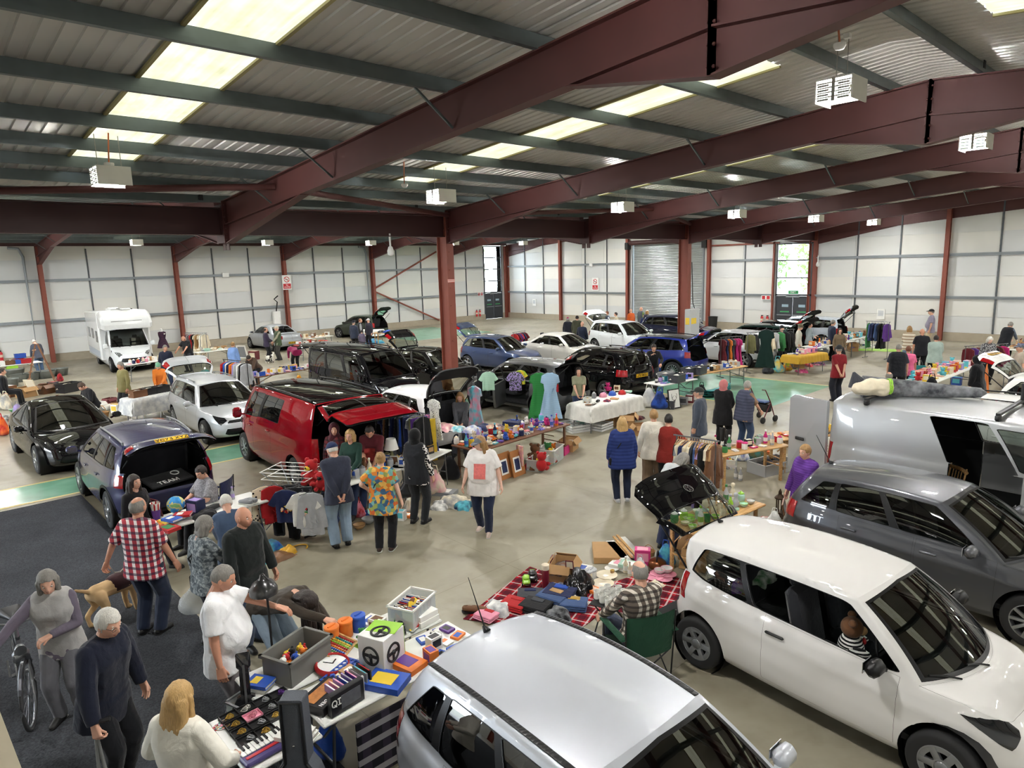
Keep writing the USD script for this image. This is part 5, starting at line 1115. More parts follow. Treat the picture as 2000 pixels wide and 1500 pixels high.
# around the red van
person('man in navy cap and sweater with hands clasped behind his back', H(648, 862, 1.74), 28, 1.74, 1.1, 0, 'm', lean=.14, head=(.35, .2), top=S(56, 60, 76), loose=.028, bottom=S(142, 162, 182), wide=.02, lh=(-.2, .03, .84), rh=(-.22, -.04, .88), hair=('crop', 'white'), hat=('cap', S(36, 48, 84)), beard='white', curl=(1.5, 1.2))
person('woman with bun in orange and blue floral blouse', H(742, 884, 1.62), -4, 1.62, 1.2, 0, 'f', top=pattern('cells', [S(74, 130, 150), S(214, 128, 52), S(196, 96, 48), S(120, 172, 168), S(226, 178, 92), S(64, 96, 128), S(150, 160, 90)], 17.), sleeve_=.35, hem=.12, loose=.035, bottom=S(26, 26, 30), lh=(.18, .3, 1.02), rh=(.05, -.3, .86), hair=('bun', 'fair'), bag=(1, BLK), shoe=plain(S(58, 42, 36), .7), skin=2)
person('person in black hood with spotted white sleeves', H(810, 838, 1.7), -25, 1.7, 1.15, 0, 'f', top=pattern('speckle', [S(26, 25, 28), S(26, 25, 28), S(226, 222, 218)], 24.), vest=S(34, 35, 40), loose=.02, lh=(.12, .28, .82), rh=(.1, -.26, .86), bottom=S(38, 40, 44), hair=None, hat=('hood', S(22, 22, 24)), curl=(2, .9))
person('woman in white t-shirt and grey cap walking through the aisle', H(937, 852, 1.68), 168, 1.68, 1.38, 0, 'f', head=(-.6, .15), top=S(238, 234, 232), sleeve_=.42, hem=.1, loose=.04, bottom=S(34, 42, 66), hair=('long', 'fair', .0), hat=('cap', S(112, 118, 128)), lh=(.06, .34, .84), rh=(.12, -.33, .82), shoe=plain(S(200, 180, 170), .6), skin=2, feet=[(.14, .1, 0), (-.12, -.1, 0)], tee=plain(S(228, 120, 116), .8, vary=.25, scale=30.))
sit_v = 0.62
person('hooded person in maroon checked shirt sitting in the red van', H(652, 826, 1.62), 165, 1.68, 1.05, 1, 'f', sit=.72, top=pattern('plaid', [S(96, 34, 40), S(60, 26, 32), S(30, 24, 28)], 4.), hair=None, hat=('hood', S(78, 34, 44)), bottom=BLK, head=(.5, 0))
person('smiling woman with blonde bob and dark green blouse in the red van', H(683, 838, 1.58), 170, 1.64, 1.0, 1, 'f', sit=.7, top=S(34, 62, 54), hair=('bob', 'blonde'), glasses=True, bottom=JEANS, lh=(.3, .1, .9), rh=(.3, -.1, .9))
person('man in maroon t-shirt looking down in the red van', H(721, 826, 1.62), 175, 1.76, 1.15, 1, 'm', sit=.7, lean=.2, head=(.1, .5), top=S(92, 34, 42), sleeve_=.45, hair=('crop', 'dark'), beard='dark', bottom=JEANS, lh=(.36, .06, .75), rh=(.36, -.06, .75), skin=1, tee=plain(S(150, 44, 40), .8, vary=.4, scale=30.))
person('long-haired blonde woman in grey top sitting at the white hatchback', H(898, 768, 1.45), 178, 1.66, 1.05, 1, 'f', sit=.6, head=(0, .25), top=S(92, 94, 100), hair=('long', 'fair', .12), bottom=S(70, 72, 82), lh=(.34, .05, .72), rh=(.34, -.05, .74))
person('curly-haired woman in olive t-shirt sitting on the grey car\'s tailgate sill', H(1130, 718, 1.55), 178, 1.66, 1., 1, 'f', sit=.68, top=S(142, 142, 118), sleeve_=.4, hair=('bob', 'dark'), bottom=JEANS, lh=(.34, .1, .82), rh=(.34, -.06, .82))
# middle aisle
person('woman in quilted royal blue jacket with back to the balcony', H(1215, 815, 1.62), 2, 1.62, 1.35, 1, 'f', top=pattern('stripe', [S(36, 50, 104), S(44, 60, 118)], 5.), hem=.1, loose=.035, bottom=S(30, 38, 60), hair=('long', 'blonde', -.05), bag=(1, BLK), shoe=plain(S(190, 192, 198), .6))
person('woman in cream jumper and brown wide trousers touching the hanging clothes', H(1277, 800, 1.68), -14, 1.68, 1.12, 1, 'f', top=S(226, 220, 206), loose=.035, rh=(.3, -.5, 1.0), lh=(.04, .28, .85), bottom=S(124, 102, 82), wide=.05, hair=('short', 'fair'), curl=(1.6, .6))
person('dark-haired person in brick red jumper behind the cream jumper', H(1306, 808, 1.62), -24, 1.62, 1.05, 1, 'f', top=S(138, 42, 36), rh=(.3, -.34, 1.0), bottom=BLK, hair=('short', 'black'), lean=.12)
person('man in slate blue fleece and dark cap looking left', H(1366, 757, 1.72), 62, 1.72, 1.05, 1, 'm', top=S(72, 80, 94), loose=.035, hem=.12, bottom=S(84, 88, 104), hair=('crop', 'grey'), hat=('cap', S(52, 56, 54)), wide=.02)
person('woman in pink headscarf and black coat', H(1414, 742, 1.64), -40, 1.64, 1.1, 1, 'f', top=S(28, 27, 30), hem=.2, loose=.035, bottom=S(28, 27, 30), hair=None, hat=('hood', S(206, 128, 128)), lh=(.3, .08, .98), rh=(.3, -.08, .98))
person('older person in slate padded gilet pushing a wheeled walker', H(1460, 743, 1.66), -62, 1.66, 1.25, 1, 'f', top=S(150, 122, 100), sleeve_=.45, vest=pattern('stripe', [S(66, 70, 90), S(78, 82, 102)], 4.5), hair=('short', 'silver'), bottom=S(58, 76, 106), lh=(.36, .2, .92), rh=(.36, -.2, .92), lean=.12, curl=(2, 2))
person('grey-haired woman in pale grey cardigan leaning over the china table', G(1303, 1072), -62, 1.66, 1.1, 1, 'f', lean=.55, head=(0, .35), top=S(188, 190, 192), hem=.1, loose=.03, bottom=S(38, 48, 74), wide=.02, hair=('bob', 'grey'), lh=(.5, .16, .72), rh=(.56, -.1, .74))
person('fair-haired woman in purple cable-knit jumper', H(1574, 868, 1.62), 108, 1.62, 1.15, 1, 'f', top=pattern('stripe', [S(88, 48, 128), S(100, 58, 142)], 9.), loose=.035, hem=.08, bottom=BLK, hair=('short', 'fair'), lh=(.24, .1, .86), rh=(.14, -.26, .8), head=(.1, .1))
person('grey-haired man in checked shirt seated in the green camp chair', H(1250, 1118, 1.22), 18, 1.74, 1.1, 0, 'm', sit=.42, lean=-.05, head=(.05, .15), top=pattern('plaid', [S(104, 94, 86), S(206, 198, 186), S(48, 44, 44)], 5.), hair=('ring', 'grey'), bottom=S(44, 52, 72), lh=(.34, .3, .58), rh=(.3, -.22, .56), curl=(.5, .6))
# right-hand stalls
person('man in dark red polo shirt with hands behind his back', H(1639, 676, 1.72), 8, 1.72, 1.15, 1, 'm', top=S(130, 32, 40), sleeve_=.42, bottom=S(34, 36, 46), hair=('crop', 'grey'), hat=('flatcap', S(46, 46, 48)), lh=(-.2, .04, .84), rh=(-.2, -.04, .86), wide=.015, curl=(1.6, 1.6))
person('grey-haired man in black gilet over navy t-shirt', H(1756, 672, 1.74), -30, 1.74, 1.25, 1, 'm', top=S(50, 52, 66), sleeve_=.42, vest=S(30, 32, 38), bottom=S(26, 27, 32), hair=('crop', 'grey'), lean=.1)
person('woman in bright pink t-shirt beside the man in black gilet', H(1775, 676, 1.62), -20, 1.62, 1.15, 1, 'f', top=S(222, 108, 150), sleeve_=.4, bottom=JEANS, hair=('short', 'red'), rh=(.2, -.28, .86))
person('blonde woman in cream and brown striped jumper', H(1777, 637, 1.66), -38, 1.66, 1.15, 2, 'f', top=pattern('stripe', [S(222, 214, 198), S(168, 150, 128)], 2.6), bottom=S(120, 146, 176), hair=('bob', 'fair'), lh=(.22, .04, 1.05), rh=(.24, -.04, 1.06))
person('bald man in black t-shirt and trousers', H(1802, 642, 1.74), -18, 1.74, 1.2, 2, 'm', top=S(34, 34, 40), sleeve_=.42, bottom=S(26, 26, 30), hair=('ring', 'dark'), bald=True, skin=1)
person('woman with dark bob in pale green top and black trousers', H(1829, 655, 1.63), -35, 1.63, 1.25, 2, 'f', top=S(166, 184, 176), hem=.1, loose=.035, bottom=BLK, hair=('short', 'dark'), lh=(.3, .05, 1.0), rh=(.32, -.1, 1.0))
person('tall man in black cap, lilac polo shirt and beige shorts', H(1820, 604, 1.9), 60, 1.9, 1.25, 2, 'm', top=S(146, 140, 160), sleeve_=.42, bottom=S(196, 178, 150), leg=.55, hair=('crop', 'grey'), hat=('cap', S(32, 32, 36)), belly=.05)
person('person in black coat with white sleeve bands beside the white hatchback', H(1908, 694, 1.66), 35, 1.66, 1.2, 1, 'f', top=S(24, 24, 28), loose=.045, hem=.15, bottom=BLK, hair=('short', 'black'), hat=('hood', S(26, 26, 30)), lean=.1)
person('balding man seated low behind the silver van', H(1737, 731, 1.3), -20, 1.72, 1.2, 2, 'm', sit=.45, top=S(40, 44, 58), hair=('ring', 'grey'), bottom=BLK)
person('white-haired woman in black and white patterned top behind the stall', H(1934, 657, 1.64), 170, 1.64, 1.4, 2, 'f', top=pattern('speckle', [S(60, 60, 66), S(170, 170, 172), S(60, 60, 66)], 30.), hair=('bob', 'white'), bottom=BLK, head=(0, .4), skin=2)
person('grey-haired man in black gilet leaning over the right-hand stall', H(1974, 629, 1.66), -70, 1.72, 1.15, 2, 'm', lean=.35, top=S(92, 104, 120), vest=S(26, 28, 34), hair=('short', 'grey'), bottom=BLK, lh=(.5, .15, .9), rh=(.5, -.1, .9))
person('man in beige t-shirt and grey cap at the right-hand edge', H(1994, 672, 1.7), 80, 1.7, 1.3, 2, 'm', top=S(176, 164, 150), sleeve_=.42, hair=('crop', 'grey'), hat=('cap', S(96, 102, 116)), bottom=DKG)
# by the gable exit
person('woman in navy polo holding a drink beside the mustard table', H(1527, 636, 1.68), -150, 1.68, 1.15, 2, 'f', top=S(36, 40, 56), sleeve_=.42, hair=('short', 'dark'), hat=('beanie', S(48, 46, 50)), lh=(.26, .1, 1.1), rh=(.26, -.06, 1.14), bottom=BLK)
person('woman in white jacket and brown hat behind the stall', H(1563, 634, 1.64), -120, 1.64, 1.1, 2, 'f', top=S(214, 212, 200), hair=('short', 'grey'), hat=('flatcap', S(92, 88, 66)), bottom=BLK, head=(.2, .3))
person('dark-haired woman in pale denim jacket with folded arms', H(1582, 630, 1.64), -130, 1.64, 1.1, 2, 'f', top=S(176, 192, 198), hair=('short', 'black'), bottom=BLK, lh=(.26, -.1, 1.08), rh=(.26, .1, 1.1))
person('grey-haired man in navy top by the silver-blue tailgate', H(1627, 625, 1.76), -90, 1.76, 1.1, 2, 'm', top=S(38, 48, 70), hair=('short', 'grey'), bottom=BLK)
person('long-haired brunette seated in brown top behind the stall', H(1641, 640, 1.5), 165, 1.66, 1., 2, 'f', sit=.6, top=S(120, 104, 84), hair=('long', 'dark', .1), bottom=BLK)
# far centre
person('man in bright orange jumper by the roller shutter', H(1232, 603, 1.76), 30, 1.76, 1.15, 2, 'm', top=S(206, 96, 42), hair=('ring', 'grey'), bald=True, bottom=DKG)
person('bald man in green and grey top by the shutter', H(1252, 599, 1.8), -60, 1.78, 1.15, 2, 'm', top=S(112, 140, 74), vest=S(86, 92, 100), hair=('ring', 'white'), bald=True, bottom=DKG)
person('woman in navy coat with white hat by the shutter', H(1264, 606, 1.66), -40, 1.66, 1.1, 2, 'f', top=S(44, 48, 62), hair=('bob', 'fair'), hat=('beanie', S(206, 206, 206)), bottom=BLK)
person('child with brown hair in front of the navy coat', H(1258, 614, 1.4), 160, 1.4, .95, 2, 'm', top=S(40, 52, 96), hair=('short', 'brown'), bottom=BLK)
person('red-haired person in blue top behind the tall white car', H(1186, 608, 1.66), 100, 1.66, 1., 2, 'f', top=S(88, 96, 130), hair=('short', 'red'), bottom=BLK)
person('dark-haired person in beige jumper near the far end posts', H(1203, 610, 1.66), 90, 1.66, 1., 2, 'f', top=S(206, 196, 170), hair=('short', 'dark'), bottom=DKG)
person('dark-haired person looking over the white tailgate', H(1166, 604, 1.7), 150, 1.7, 1., 2, 'm', top=S(50, 50, 56), hair=('short', 'dark'), bottom=BLK)
person('woman in black coat with magenta hat walking away', H(1109, 620, 1.64), -15, 1.64, 1.15, 2, 'f', top=S(32, 34, 44), hem=.25, loose=.04, hair=('bob', 'grey'), hat=('beanie', S(164, 38, 92)), bottom=BLK)
person('man in dark olive coat and black cap', H(1127, 617, 1.74), -25, 1.74, 1.15, 2, 'm', top=S(62, 64, 50), hem=.15, loose=.04, hair=('crop', 'dark'), hat=('cap', S(40, 34, 36)), bottom=BLK)
person('bald man in navy suit jacket with a red bag', H(1137, 628, 1.72), -30, 1.72, 1.1, 2, 'm', top=S(30, 36, 56), hem=.12, hair=('ring', 'grey'), bald=True, bottom=BLK)
# left side
person('man in dark checked jacket and khaki jumper walking past', H(235, 707, 1.74), 150, 1.74, 1.15, 1, 'm', top=S(128, 120, 78), vest=None, loose=.02, bottom=S(50, 50, 52), hair=('short', 'grey'), head=(.2, .1), sleeve_=1., skin=1)
person('woman in orange jumper and mint green hat at the black crate table', H(308, 708, 1.6), -165, 1.62, 1.15, 1, 'f', top=S(226, 128, 50), hair=('short', 'fair'), hat=('beanie', S(122, 176, 146)), bottom=JEANS, lean=.12, head=(.2, .35), lh=(.3, .1, .95), rh=(.3, -.1, .92))
person('grey-haired man in navy jacket beside the silver estate', H(322, 674, 1.72), -170, 1.72, 1.15, 1, 'm', top=S(38, 42, 60), hair=('short', 'grey'), bottom=JEANS, head=(.6, .1), rh=(.1, -.28, .84), skin=1)
person('bald man in black t-shirt lifting a cardboard box', H(358, 656, 1.68), 160, 1.72, 1.2, 2, 'm', top=S(30, 30, 34), sleeve_=.42, lean=.2, head=(0, .3), hair=('ring', 'dark'), bald=True, lh=(.42, .22, .98), rh=(.42, -.22, .98), bottom=DKG, skin=1)
person('man in black sweatshirt seated bending over a box', H(160, 751, 1.22), 150, 1.72, 1.15, 1, 'm', sit=.45, lean=.35, head=(0, .4), top=S(26, 26, 30), hair=('short', 'brown'), bottom=BLK, lh=(.4, .1, .7), rh=(.4, -.1, .7))
person('stooping white-haired man in grey jacket by the step-ladder', H(66, 664, 1.62), 60, 1.72, 1.05, 2, 'm', lean=.3, head=(0, .5), top=S(82, 86, 100), hair=('short', 'white'), bottom=S(86, 112, 146))
person('person in black seated at the left edge', H(4, 728, 1.2), -60, 1.7, 1.1, 2, 'm', sit=.45, top=S(26, 26, 30), hair=('short', 'dark'), bottom=BLK)
person('person in pale blue hoodie behind the clothes rail', H(454, 668, 1.64), -15, 1.64, 1.15, 2, 'f', top=S(128, 160, 214), hair=('short', 'fair'), bottom=JEANS, hem=.1, loose=.035)
person('dark-haired person in brown jumper bending over the table', H(486, 700, 1.25), 175, 1.66, 1.1, 2, 'f', lean=.8, head=(0, .3), top=S(86, 68, 56), hair=('short', 'dark'), bottom=BLK, lh=(.55, .1, .7), rh=(.55, -.1, .7))
person('balding man in dark purple jacket at the old silver saloon', H(518, 640, 1.7), -60, 1.7, 1.15, 2, 'm', top=S(58, 50, 70), hair=('ring', 'brown'), bottom=BLK, lh=(.28, .06, 1.0), rh=(.28, -.06, 1.0))
person('man in green body warmer and pale cap by the old silver saloon', H(540, 637, 1.74), 130, 1.74, 1.15, 2, 'm', top=S(160, 160, 138), vest=S(70, 84, 62), hair=('crop', 'white'), hat=('cap', S(206, 198, 176)), bottom=S(66, 64, 60), lh=(.28, .06, .95), rh=(.2, -.2, .85))
person('person in magenta jumper bending away behind the black van', G(578, 722), 40, 1.66, 1.15, 2, 'f', lean=1.3, head=(0, .2), top=S(140, 26, 78), hair=('short', 'dark'), bottom=BLK, lh=(.5, .1, .5), rh=(.5, -.1, .5))
person('man in navy jumper and cap by the dark olive hatchback', H(690, 627, 1.7), -20, 1.72, 1.1, 2, 'm', top=S(48, 54, 70), hair=('crop', 'grey'), hat=('cap', S(36, 38, 50)), bottom=BLK)
person('fair-haired person in grey and black by the dark olive hatchback', H(703, 622, 1.72), -70, 1.72, 1.1, 2, 'm', top=S(150, 152, 154), vest=S(40, 40, 46), hair=('ring', 'red'), bottom=BLK)
person('child in purple patterned coat beside the dark olive hatchback', H(706, 645, 1.25), 0, 1.25, .95, 2, 'f', top=S(96, 88, 108), hair=('short', 'dark'), bottom=DKG)
person('man in white cap behind the dark olive hatchback', H(719, 622, 1.68), 150, 1.68, 1.1, 2, 'm', top=S(60, 58, 70), hair=('crop', 'white'), hat=('cap', S(200, 200, 204)), bottom=BLK)
person('man in black top leaning behind the black off-roader', H(1277, 681, 1.5), 175, 1.7, 1.05, 1, 'm', lean=.3, top=S(26, 26, 30), hair=('short', 'dark'), bottom=DKG, rh=(.3, -.1, 1.3), lh=(.4, .2, 1.))
# ------------------------------------------------------------ goods: builders of the things on sale
COL = dict(red=S(178, 36, 40), maroon=S(104, 34, 42), pink=S(228, 150, 172), magenta=S(200, 44, 120), orange=S(224, 120, 44), yellow=S(226, 192, 62), lime=S(146, 196, 60), green=S(60, 128, 74), teal=S(44, 140, 144), blue=S(44, 84, 176), navy=S(32, 40, 78), lilac=S(168, 146, 206), purple=S(96, 56, 138), brown=S(112, 76, 50), tan=S(182, 144, 98), cream=S(226, 214, 188), white=S(232, 231, 226), grey=S(134, 136, 140), charcoal=S(62, 64, 70), black=S(27, 27, 30), gold=S(186, 150, 70), silver=S(176, 178, 182), turquoise=S(96, 190, 206), peach=S(232, 190, 160), olive=S(110, 108, 70), mint=S(170, 208, 190), denim=S(66, 88, 130))
PINE = look('pine', {'t': ('texture_coordinate', {}), 'mp': ('mapping', {'scale': (2., 22., 22.)}), 'n': ('noise_texture', {'scale': 1.5, 'detail': 5., 'distortion': .6}), 'r': ('rgb_ramp', {'ramp': [(.3, S(168, 122, 72)), (.6, S(206, 164, 108)), (.8, S(218, 180, 128))]}), 'p': ('principled_bsdf', {'roughness': .45})}, [('t.object', 'mp.vector'), ('mp.vector', 'n.vector'), ('n.fac', 'r.fac'), ('r.color', 'p.base_color')], 'p.BSDF')
DWOOD = plain(S(104, 66, 42), .45, vary=.2, scale=14.); CARD = plain(S(176, 138, 94), .8, vary=.08); METAL = plain(S(120, 122, 126), .35, .8); TABW = plain(S(222, 222, 218), .4); PAPER = plain(S(228, 224, 212), .8); WICK = plain(S(168, 126, 78), .8, bump=.6, bscale=90.)
def pc(c, **k): return plain(COL[c] if isinstance(c, str) and c in COL else c, **{'rough': .42, **k})
def cc(c, c2=None): return cloth(COL[c] if isinstance(c, str) and c in COL else c, COL.get(c2, None) if isinstance(c2, str) else c2)
def crumple(s, seed, amp=.35, n=20, flat=True):
 """A heap of soft cloth: a dome on the floor broken by folds."""
 g = np.linspace(-1, 1, n); X, Y = np.meshgrid(g, g, indexing='ij'); d = np.maximum(np.abs(X), np.abs(Y))**4*.5+np.hypot(X, Y)**2*.5
 nz = meshkit.fbm(np.stack([X*1.7+seed, Y*1.7, 0*X], -1), 3, seed); Z = np.clip(1-d, 0, 1)**.45*(.55+amp*1.6*(nz-.35)); edge = 1+.22*(meshkit.noise(np.stack([X*2.2, Y*2.2, 0*X+seed], -1), seed+3)-.5)*2
 V = np.stack([X*edge*s[0]/2, Y*edge*s[1]/2, np.maximum(Z, 0)*s[2]+.002], -1).reshape(-1, 3); i = np.arange(n*n).reshape(n, n); f = np.stack([i[:-1, :-1], i[1:, :-1], i[1:, 1:], i[:-1, 1:]], -1).reshape(-1, 4)
 return MB().add(V, f)
def k_box(t, c, c2):
 obj('box', MB().box((0, 0, .1), (.14, .2, .2)), pc(c), t, 0); obj('label_panel', MB().box((-.0705, 0, .11), (.003, .15, .11)).box((0, 0, .2005), (.1, .14, .003)), pc(c2), t, 0)
def k_flatbox(t, c, c2): obj('box', MB().box((0, 0, .03), (.26, .36, .06)), pc(c), t, 0); obj('label_panel', MB().box((0, .02, .0605), (.16, .22, .003)), pc(c2), t, 0)
def k_book(t, c, c2):
 obj('cover', MB().box((0, 0, .003), (.15, .21, .004)).box((0, 0, .029), (.15, .21, .004)).box((-.074, 0, .016), (.004, .21, .026)), pc(c), t, 0); obj('pages', MB().box((.002, 0, .016), (.142, .2, .024)), PAPER, t, 0); obj('label_panel', MB().box((0, .03, .0315), (.09, .07, .002)), pc(c2), t, 0)
def k_mug(t, c, c2):
 obj('cup', MB().lathe([(.0, .003), (.036, .0), (.041, .01), (.041, .095), (.037, .095), (.036, .012), (0, .01)], 16), pc(c, rough=.2), t); a = np.linspace(-PI/2, PI/2, 8); obj('handle', MB().tube(np.stack([.04+.028*np.cos(a), 0*a, .05+.03*np.sin(a)], 1), .006, 6), pc(c, rough=.2), t)
def k_bottle(t, c, c2): obj('bottle', MB().lathe([(0, 0), (.034, 0), (.036, .02), (.036, .13), (.014, .18), (.013, .22), (0, .22)], 14), pc(c, rough=.15), t); obj('cap', MB().cyl((0, 0, .215), (0, 0, .245), .017, n=10), pc(c2), t); obj('label_panel', MB().cyl((0, 0, .04), (0, 0, .11), .0368, n=14, cap=False), pc(c2), t)
def k_jar(t, c, c2): obj('jar', MB().lathe([(0, 0), (.05, 0), (.06, .03), (.058, .1), (.045, .13), (0, .13)], 14), pc(c, rough=.2), t); obj('lid', MB().lathe([(.047, .128), (.047, .14), (.02, .155), (.012, .17), (0, .172)], 14), pc(c2, rough=.3), t)
def k_ornament(t, c, c2): obj('base', MB().lathe([(0, 0), (.05, 0), (.05, .02), (.02, .035)], 12), pc(c2), t); obj('figure', MB().lathe([(.02, .03), (.05, .07), (.03, .13), (.018, .16), (.03, .19), (.026, .22), (0, .235)], 12), pc(c, rough=.25), t)
def k_plate(t, c, c2): obj('plate', MB().lathe([(0, .004), (.06, .004), (.115, .02), (.118, .024), (.06, .012), (0, .01)], 24), pc(c, rough=.2), t); obj('rim_band', MB().lathe([(.085, .0165), (.112, .0225)], 24), pc(c2, rough=.2), t)
def k_bowl(t, c, c2): obj('bowl', MB().lathe([(0, .0), (.05, 0), (.1, .05), (.11, .09), (.104, .09), (.095, .052), (.045, .01), (0, .008)], 20), pc(c, rough=.25), t); obj('rim', MB().tube(np.stack([.107*np.cos(np.linspace(0, 2*PI, 21)[:-1]), .107*np.sin(np.linspace(0, 2*PI, 21)[:-1]), .09+0*np.arange(20)], 1), .005, 5, True), pc(c2), t)
def k_plush(t, c, c2):
 obj('body', MB().ball((0, 0, .09), (.075, .08, .09)).ball((.05, .06, .04), (.06, .035, .035), 1).ball((.05, -.06, .04), (.06, .035, .035), 1).ball((.03, .085, .11), (.03, .045, .03), 1).ball((.03, -.085, .11), (.03, .045, .03), 1), cc(c), t); obj('head', MB().ball((.01, 0, .215), (.065, .07, .065)).ball((0, .055, .27), .025, 1).ball((0, -.055, .27), .025, 1), cc(c), t)
 obj('muzzle', MB().ball((.065, 0, .2), (.03, .035, .028), 1), cc(c2), t); obj('eyes', MB().ball((.066, .026, .23), .008, 1).ball((.066, -.026, .23), .008, 1).ball((.093, 0, .21), .01, 1), BLACK, t)
def k_folded(t, c, c2):
 m = MB()
 for i, (w, d) in enumerate(((.3, .36), (.29, .34), (.28, .35))): m.box((.004*i, -.003*i, .015+.026*i), (w, d, .026), b=.012)
 obj('folded_layers', m, cc(c), t); obj('collar', MB().box((.08, 0, .084), (.08, .16, .012), b=.005), cc(c2), t)
def k_heap(t, c, c2): obj('cloth', crumple((.42, .36, .16), hash_(c)), cc(c, c2), t, 60); obj('sleeve', crumple((.3, .12, .07), hash_(c)+5).shift(rotz(.7), (.14, .12, 0)), cc(c), t, 60)
def k_shoe(t, c, c2):
 obj('upper', man_smooth([sph((-.09, 0, .05), .036), sph((.02, 0, .045), .038), sph((.1, 0, .03), .03)], (-.09, 0, .1)), pc(c, rough=.6), t, 50); obj('sole', hull(np.vstack([disc((-.09, 0, .0), (0, 0, 1), .04), disc((.1, 0, 0), (0, 0, 1), .034), disc((-.09, 0, .018), (0, 0, 1), .042), disc((.1, 0, .014), (0, 0, 1), .036)])), pc(c2), t, 40)
def man_smooth(L, hole): return hull(np.vstack(L))-hull(sph(hole, .036, ICO2*[1.2, .8, 1.1]))
def k_toycar(t, c, c2):
 obj('body', MB().box((0, 0, .05), (.2, .09, .05), b=.02).box((-.01, 0, .085), (.1, .075, .045), b=.018), pc(c, rough=.25), t); m = MB()
 for x in (-.06, .06):
  for y in (-.045, .045): m.cyl((x, y-.008, .026), (x, y+.008, .026), .026, n=12)
 obj('wheels', m, BLACK, t); obj('cab_window', MB().box((.042, 0, .088), (.006, .06, .026)), pc(c2), t, 0)
def k_frame(t, c, c2):
 T = roty(-.22); m = MB()
 for s in (-1, 1): m.box(T@[0, s*.13, .18], (.02, .03, .36), T); m.box(T@[0, 0, .18+s*.165], (.02, .26, .03), T)
 obj('frame', m, pc(c), t, 0); obj('picture', MB().box(T@[.004, 0, .18], (.006, .24, .31), T), pc(c2), t, 0)
def k_basket(t, c, c2): obj('basket', MB().lathe([(0, .0), (.12, 0), (.15, .11), (.155, .12), (.14, .12), (.115, .012), (0, .01)], 20), WICK if c == 'tan' else pc(c), t); a = np.linspace(0, PI, 14); obj('handle', MB().tube(np.stack([0*a, .145*np.cos(a), .11+.16*np.sin(a)], 1), .009, 6), WICK if c == 'tan' else pc(c2), t)
def k_helmet(t, c, c2): obj('shell', hull(sph((0, 0, .02), .11, ICO2*[1.25, 1, 1])).trim_by_plane([0, 0, 1.], .0), pc(c, rough=.25), t, 60); obj('vent', MB().box((.03, 0, .115), (.14, .02, .03), b=.008).box((.02, .05, .1), (.14, .018, .03), b=.008).box((.02, -.05, .1), (.14, .018, .03), b=.008), pc(c2), t)
def k_tin(t, c, c2): obj('tub', MB().cyl((0, 0, 0), (0, 0, .16), .075, n=18), pc(c), t); obj('lid', MB().lathe([(.08, .155), (.08, .18), (.06, .185), (0, .18)], 18).box((0, 0, .188), (.1, .018, .016)), pc(c2), t)
def k_handbag(t, c, c2): obj('bag', MB().man(hull(np.vstack([rbox_pts((.12, .3, .02), .008)+[0, 0, .012], rbox_pts((.03, .26, .02), .008)+[0, 0, .22]]))), cc(c), t, 40); a = np.linspace(0, PI, 12); obj('handle', MB().tube(np.stack([0*a, .08*np.cos(a), .22+.13*np.sin(a)], 1), .008, 6), pc(c2), t)
def k_carton(t, c, c2):
 m = MB(); s = np.array([.42, .32, .26])
 for sx, sy in ((1, 0), (-1, 0), (0, 1), (0, -1)): m.box((sx*s[0]/2, sy*s[1]/2, s[2]/2), (.008 if sx else s[0], .008 if sy else s[1], s[2]))
 m.box((0, 0, .004), (s[0], s[1], .008)); mt = CARD if c == 'tan' else pc(c); obj('carton', m, mt, t, 0); m = MB()
 for sx, sy in ((1, 0), (-1, 0), (0, 1), (0, -1)): T = roty(sx*.9)@rotx(-sy*.9); m.box(np.array([sx*(s[0]/2+.05), sy*(s[1]/2+.05), s[2]-.02]), (.14 if sx else s[0], .14 if sy else s[1], .006), T)
 obj('flap', m, mt, t, 0); obj('contents', crumple((s[0]-.02, s[1]-.02, .16), 4).shift(o=(0, 0, .12)), cc(c2, 'grey'), t, 60)
def k_crate(t, c, c2):
 m = MB(); a, b, h = .52, .34, .26
 for sx, sy in ((1, 0), (-1, 0), (0, 1), (0, -1)): m.box((sx*a/2, sy*b/2, h/2), (.012 if sx else a, .012 if sy else b, h))
 m.box((0, 0, .006), (a, b, .012)); obj('crate', m, pc(c), t, 0); m = MB()
 for s in (-1, 1): m.box((0, s*(b/2+.008), h-.015), (a+.04, .02, .03)); m.box((s*(a/2+.008), 0, h-.015), (.02, b+.04, .03)); m.box((s*(a/2+.008), 0, h*.55), (.012, .14, .06))
 obj('rim', m, pc(c), t, 0); obj('contents', crumple((a-.03, b-.03, .2), 9).shift(o=(0, 0, .1)), cc(c2, 'cream'), t, 60)
def k_tub(t, c, c2):
 m = MB(); a, b, h = .56, .38, .3
 for sx, sy in ((1, 0), (-1, 0), (0, 1), (0, -1)): m.box((sx*a/2, sy*b/2, h/2), (.006 if sx else a, .006 if sy else b, h))
 m.box((0, 0, .004), (a, b, .008)); obj('tub', m, clear(), t, 0); m = MB()
 for s in (-1, 1): m.box((0, s*(b/2+.006), h), (a+.04, .025, .02)); m.box((s*(a/2+.006), 0, h), (.025, b+.04, .02))
 obj('rim', m, pc(c), t, 0); obj('contents', crumple((a-.03, b-.03, .26), 12, .7).shift(o=(0, 0, .03)), pattern('cells', [COL[c2], COL['yellow'], COL['red'], COL['white'], COL['green'], COL['brown']], 12.), t, 60)
def k_dvd(t, c, c2): obj('case', MB().box((0, 0, .0675), (.014, .19, .135)), pc(c, rough=.3), t, 0); obj('spine_label', MB().box((0, 0, .1355), (.01, .15, .002)), pc(c2), t, 0)
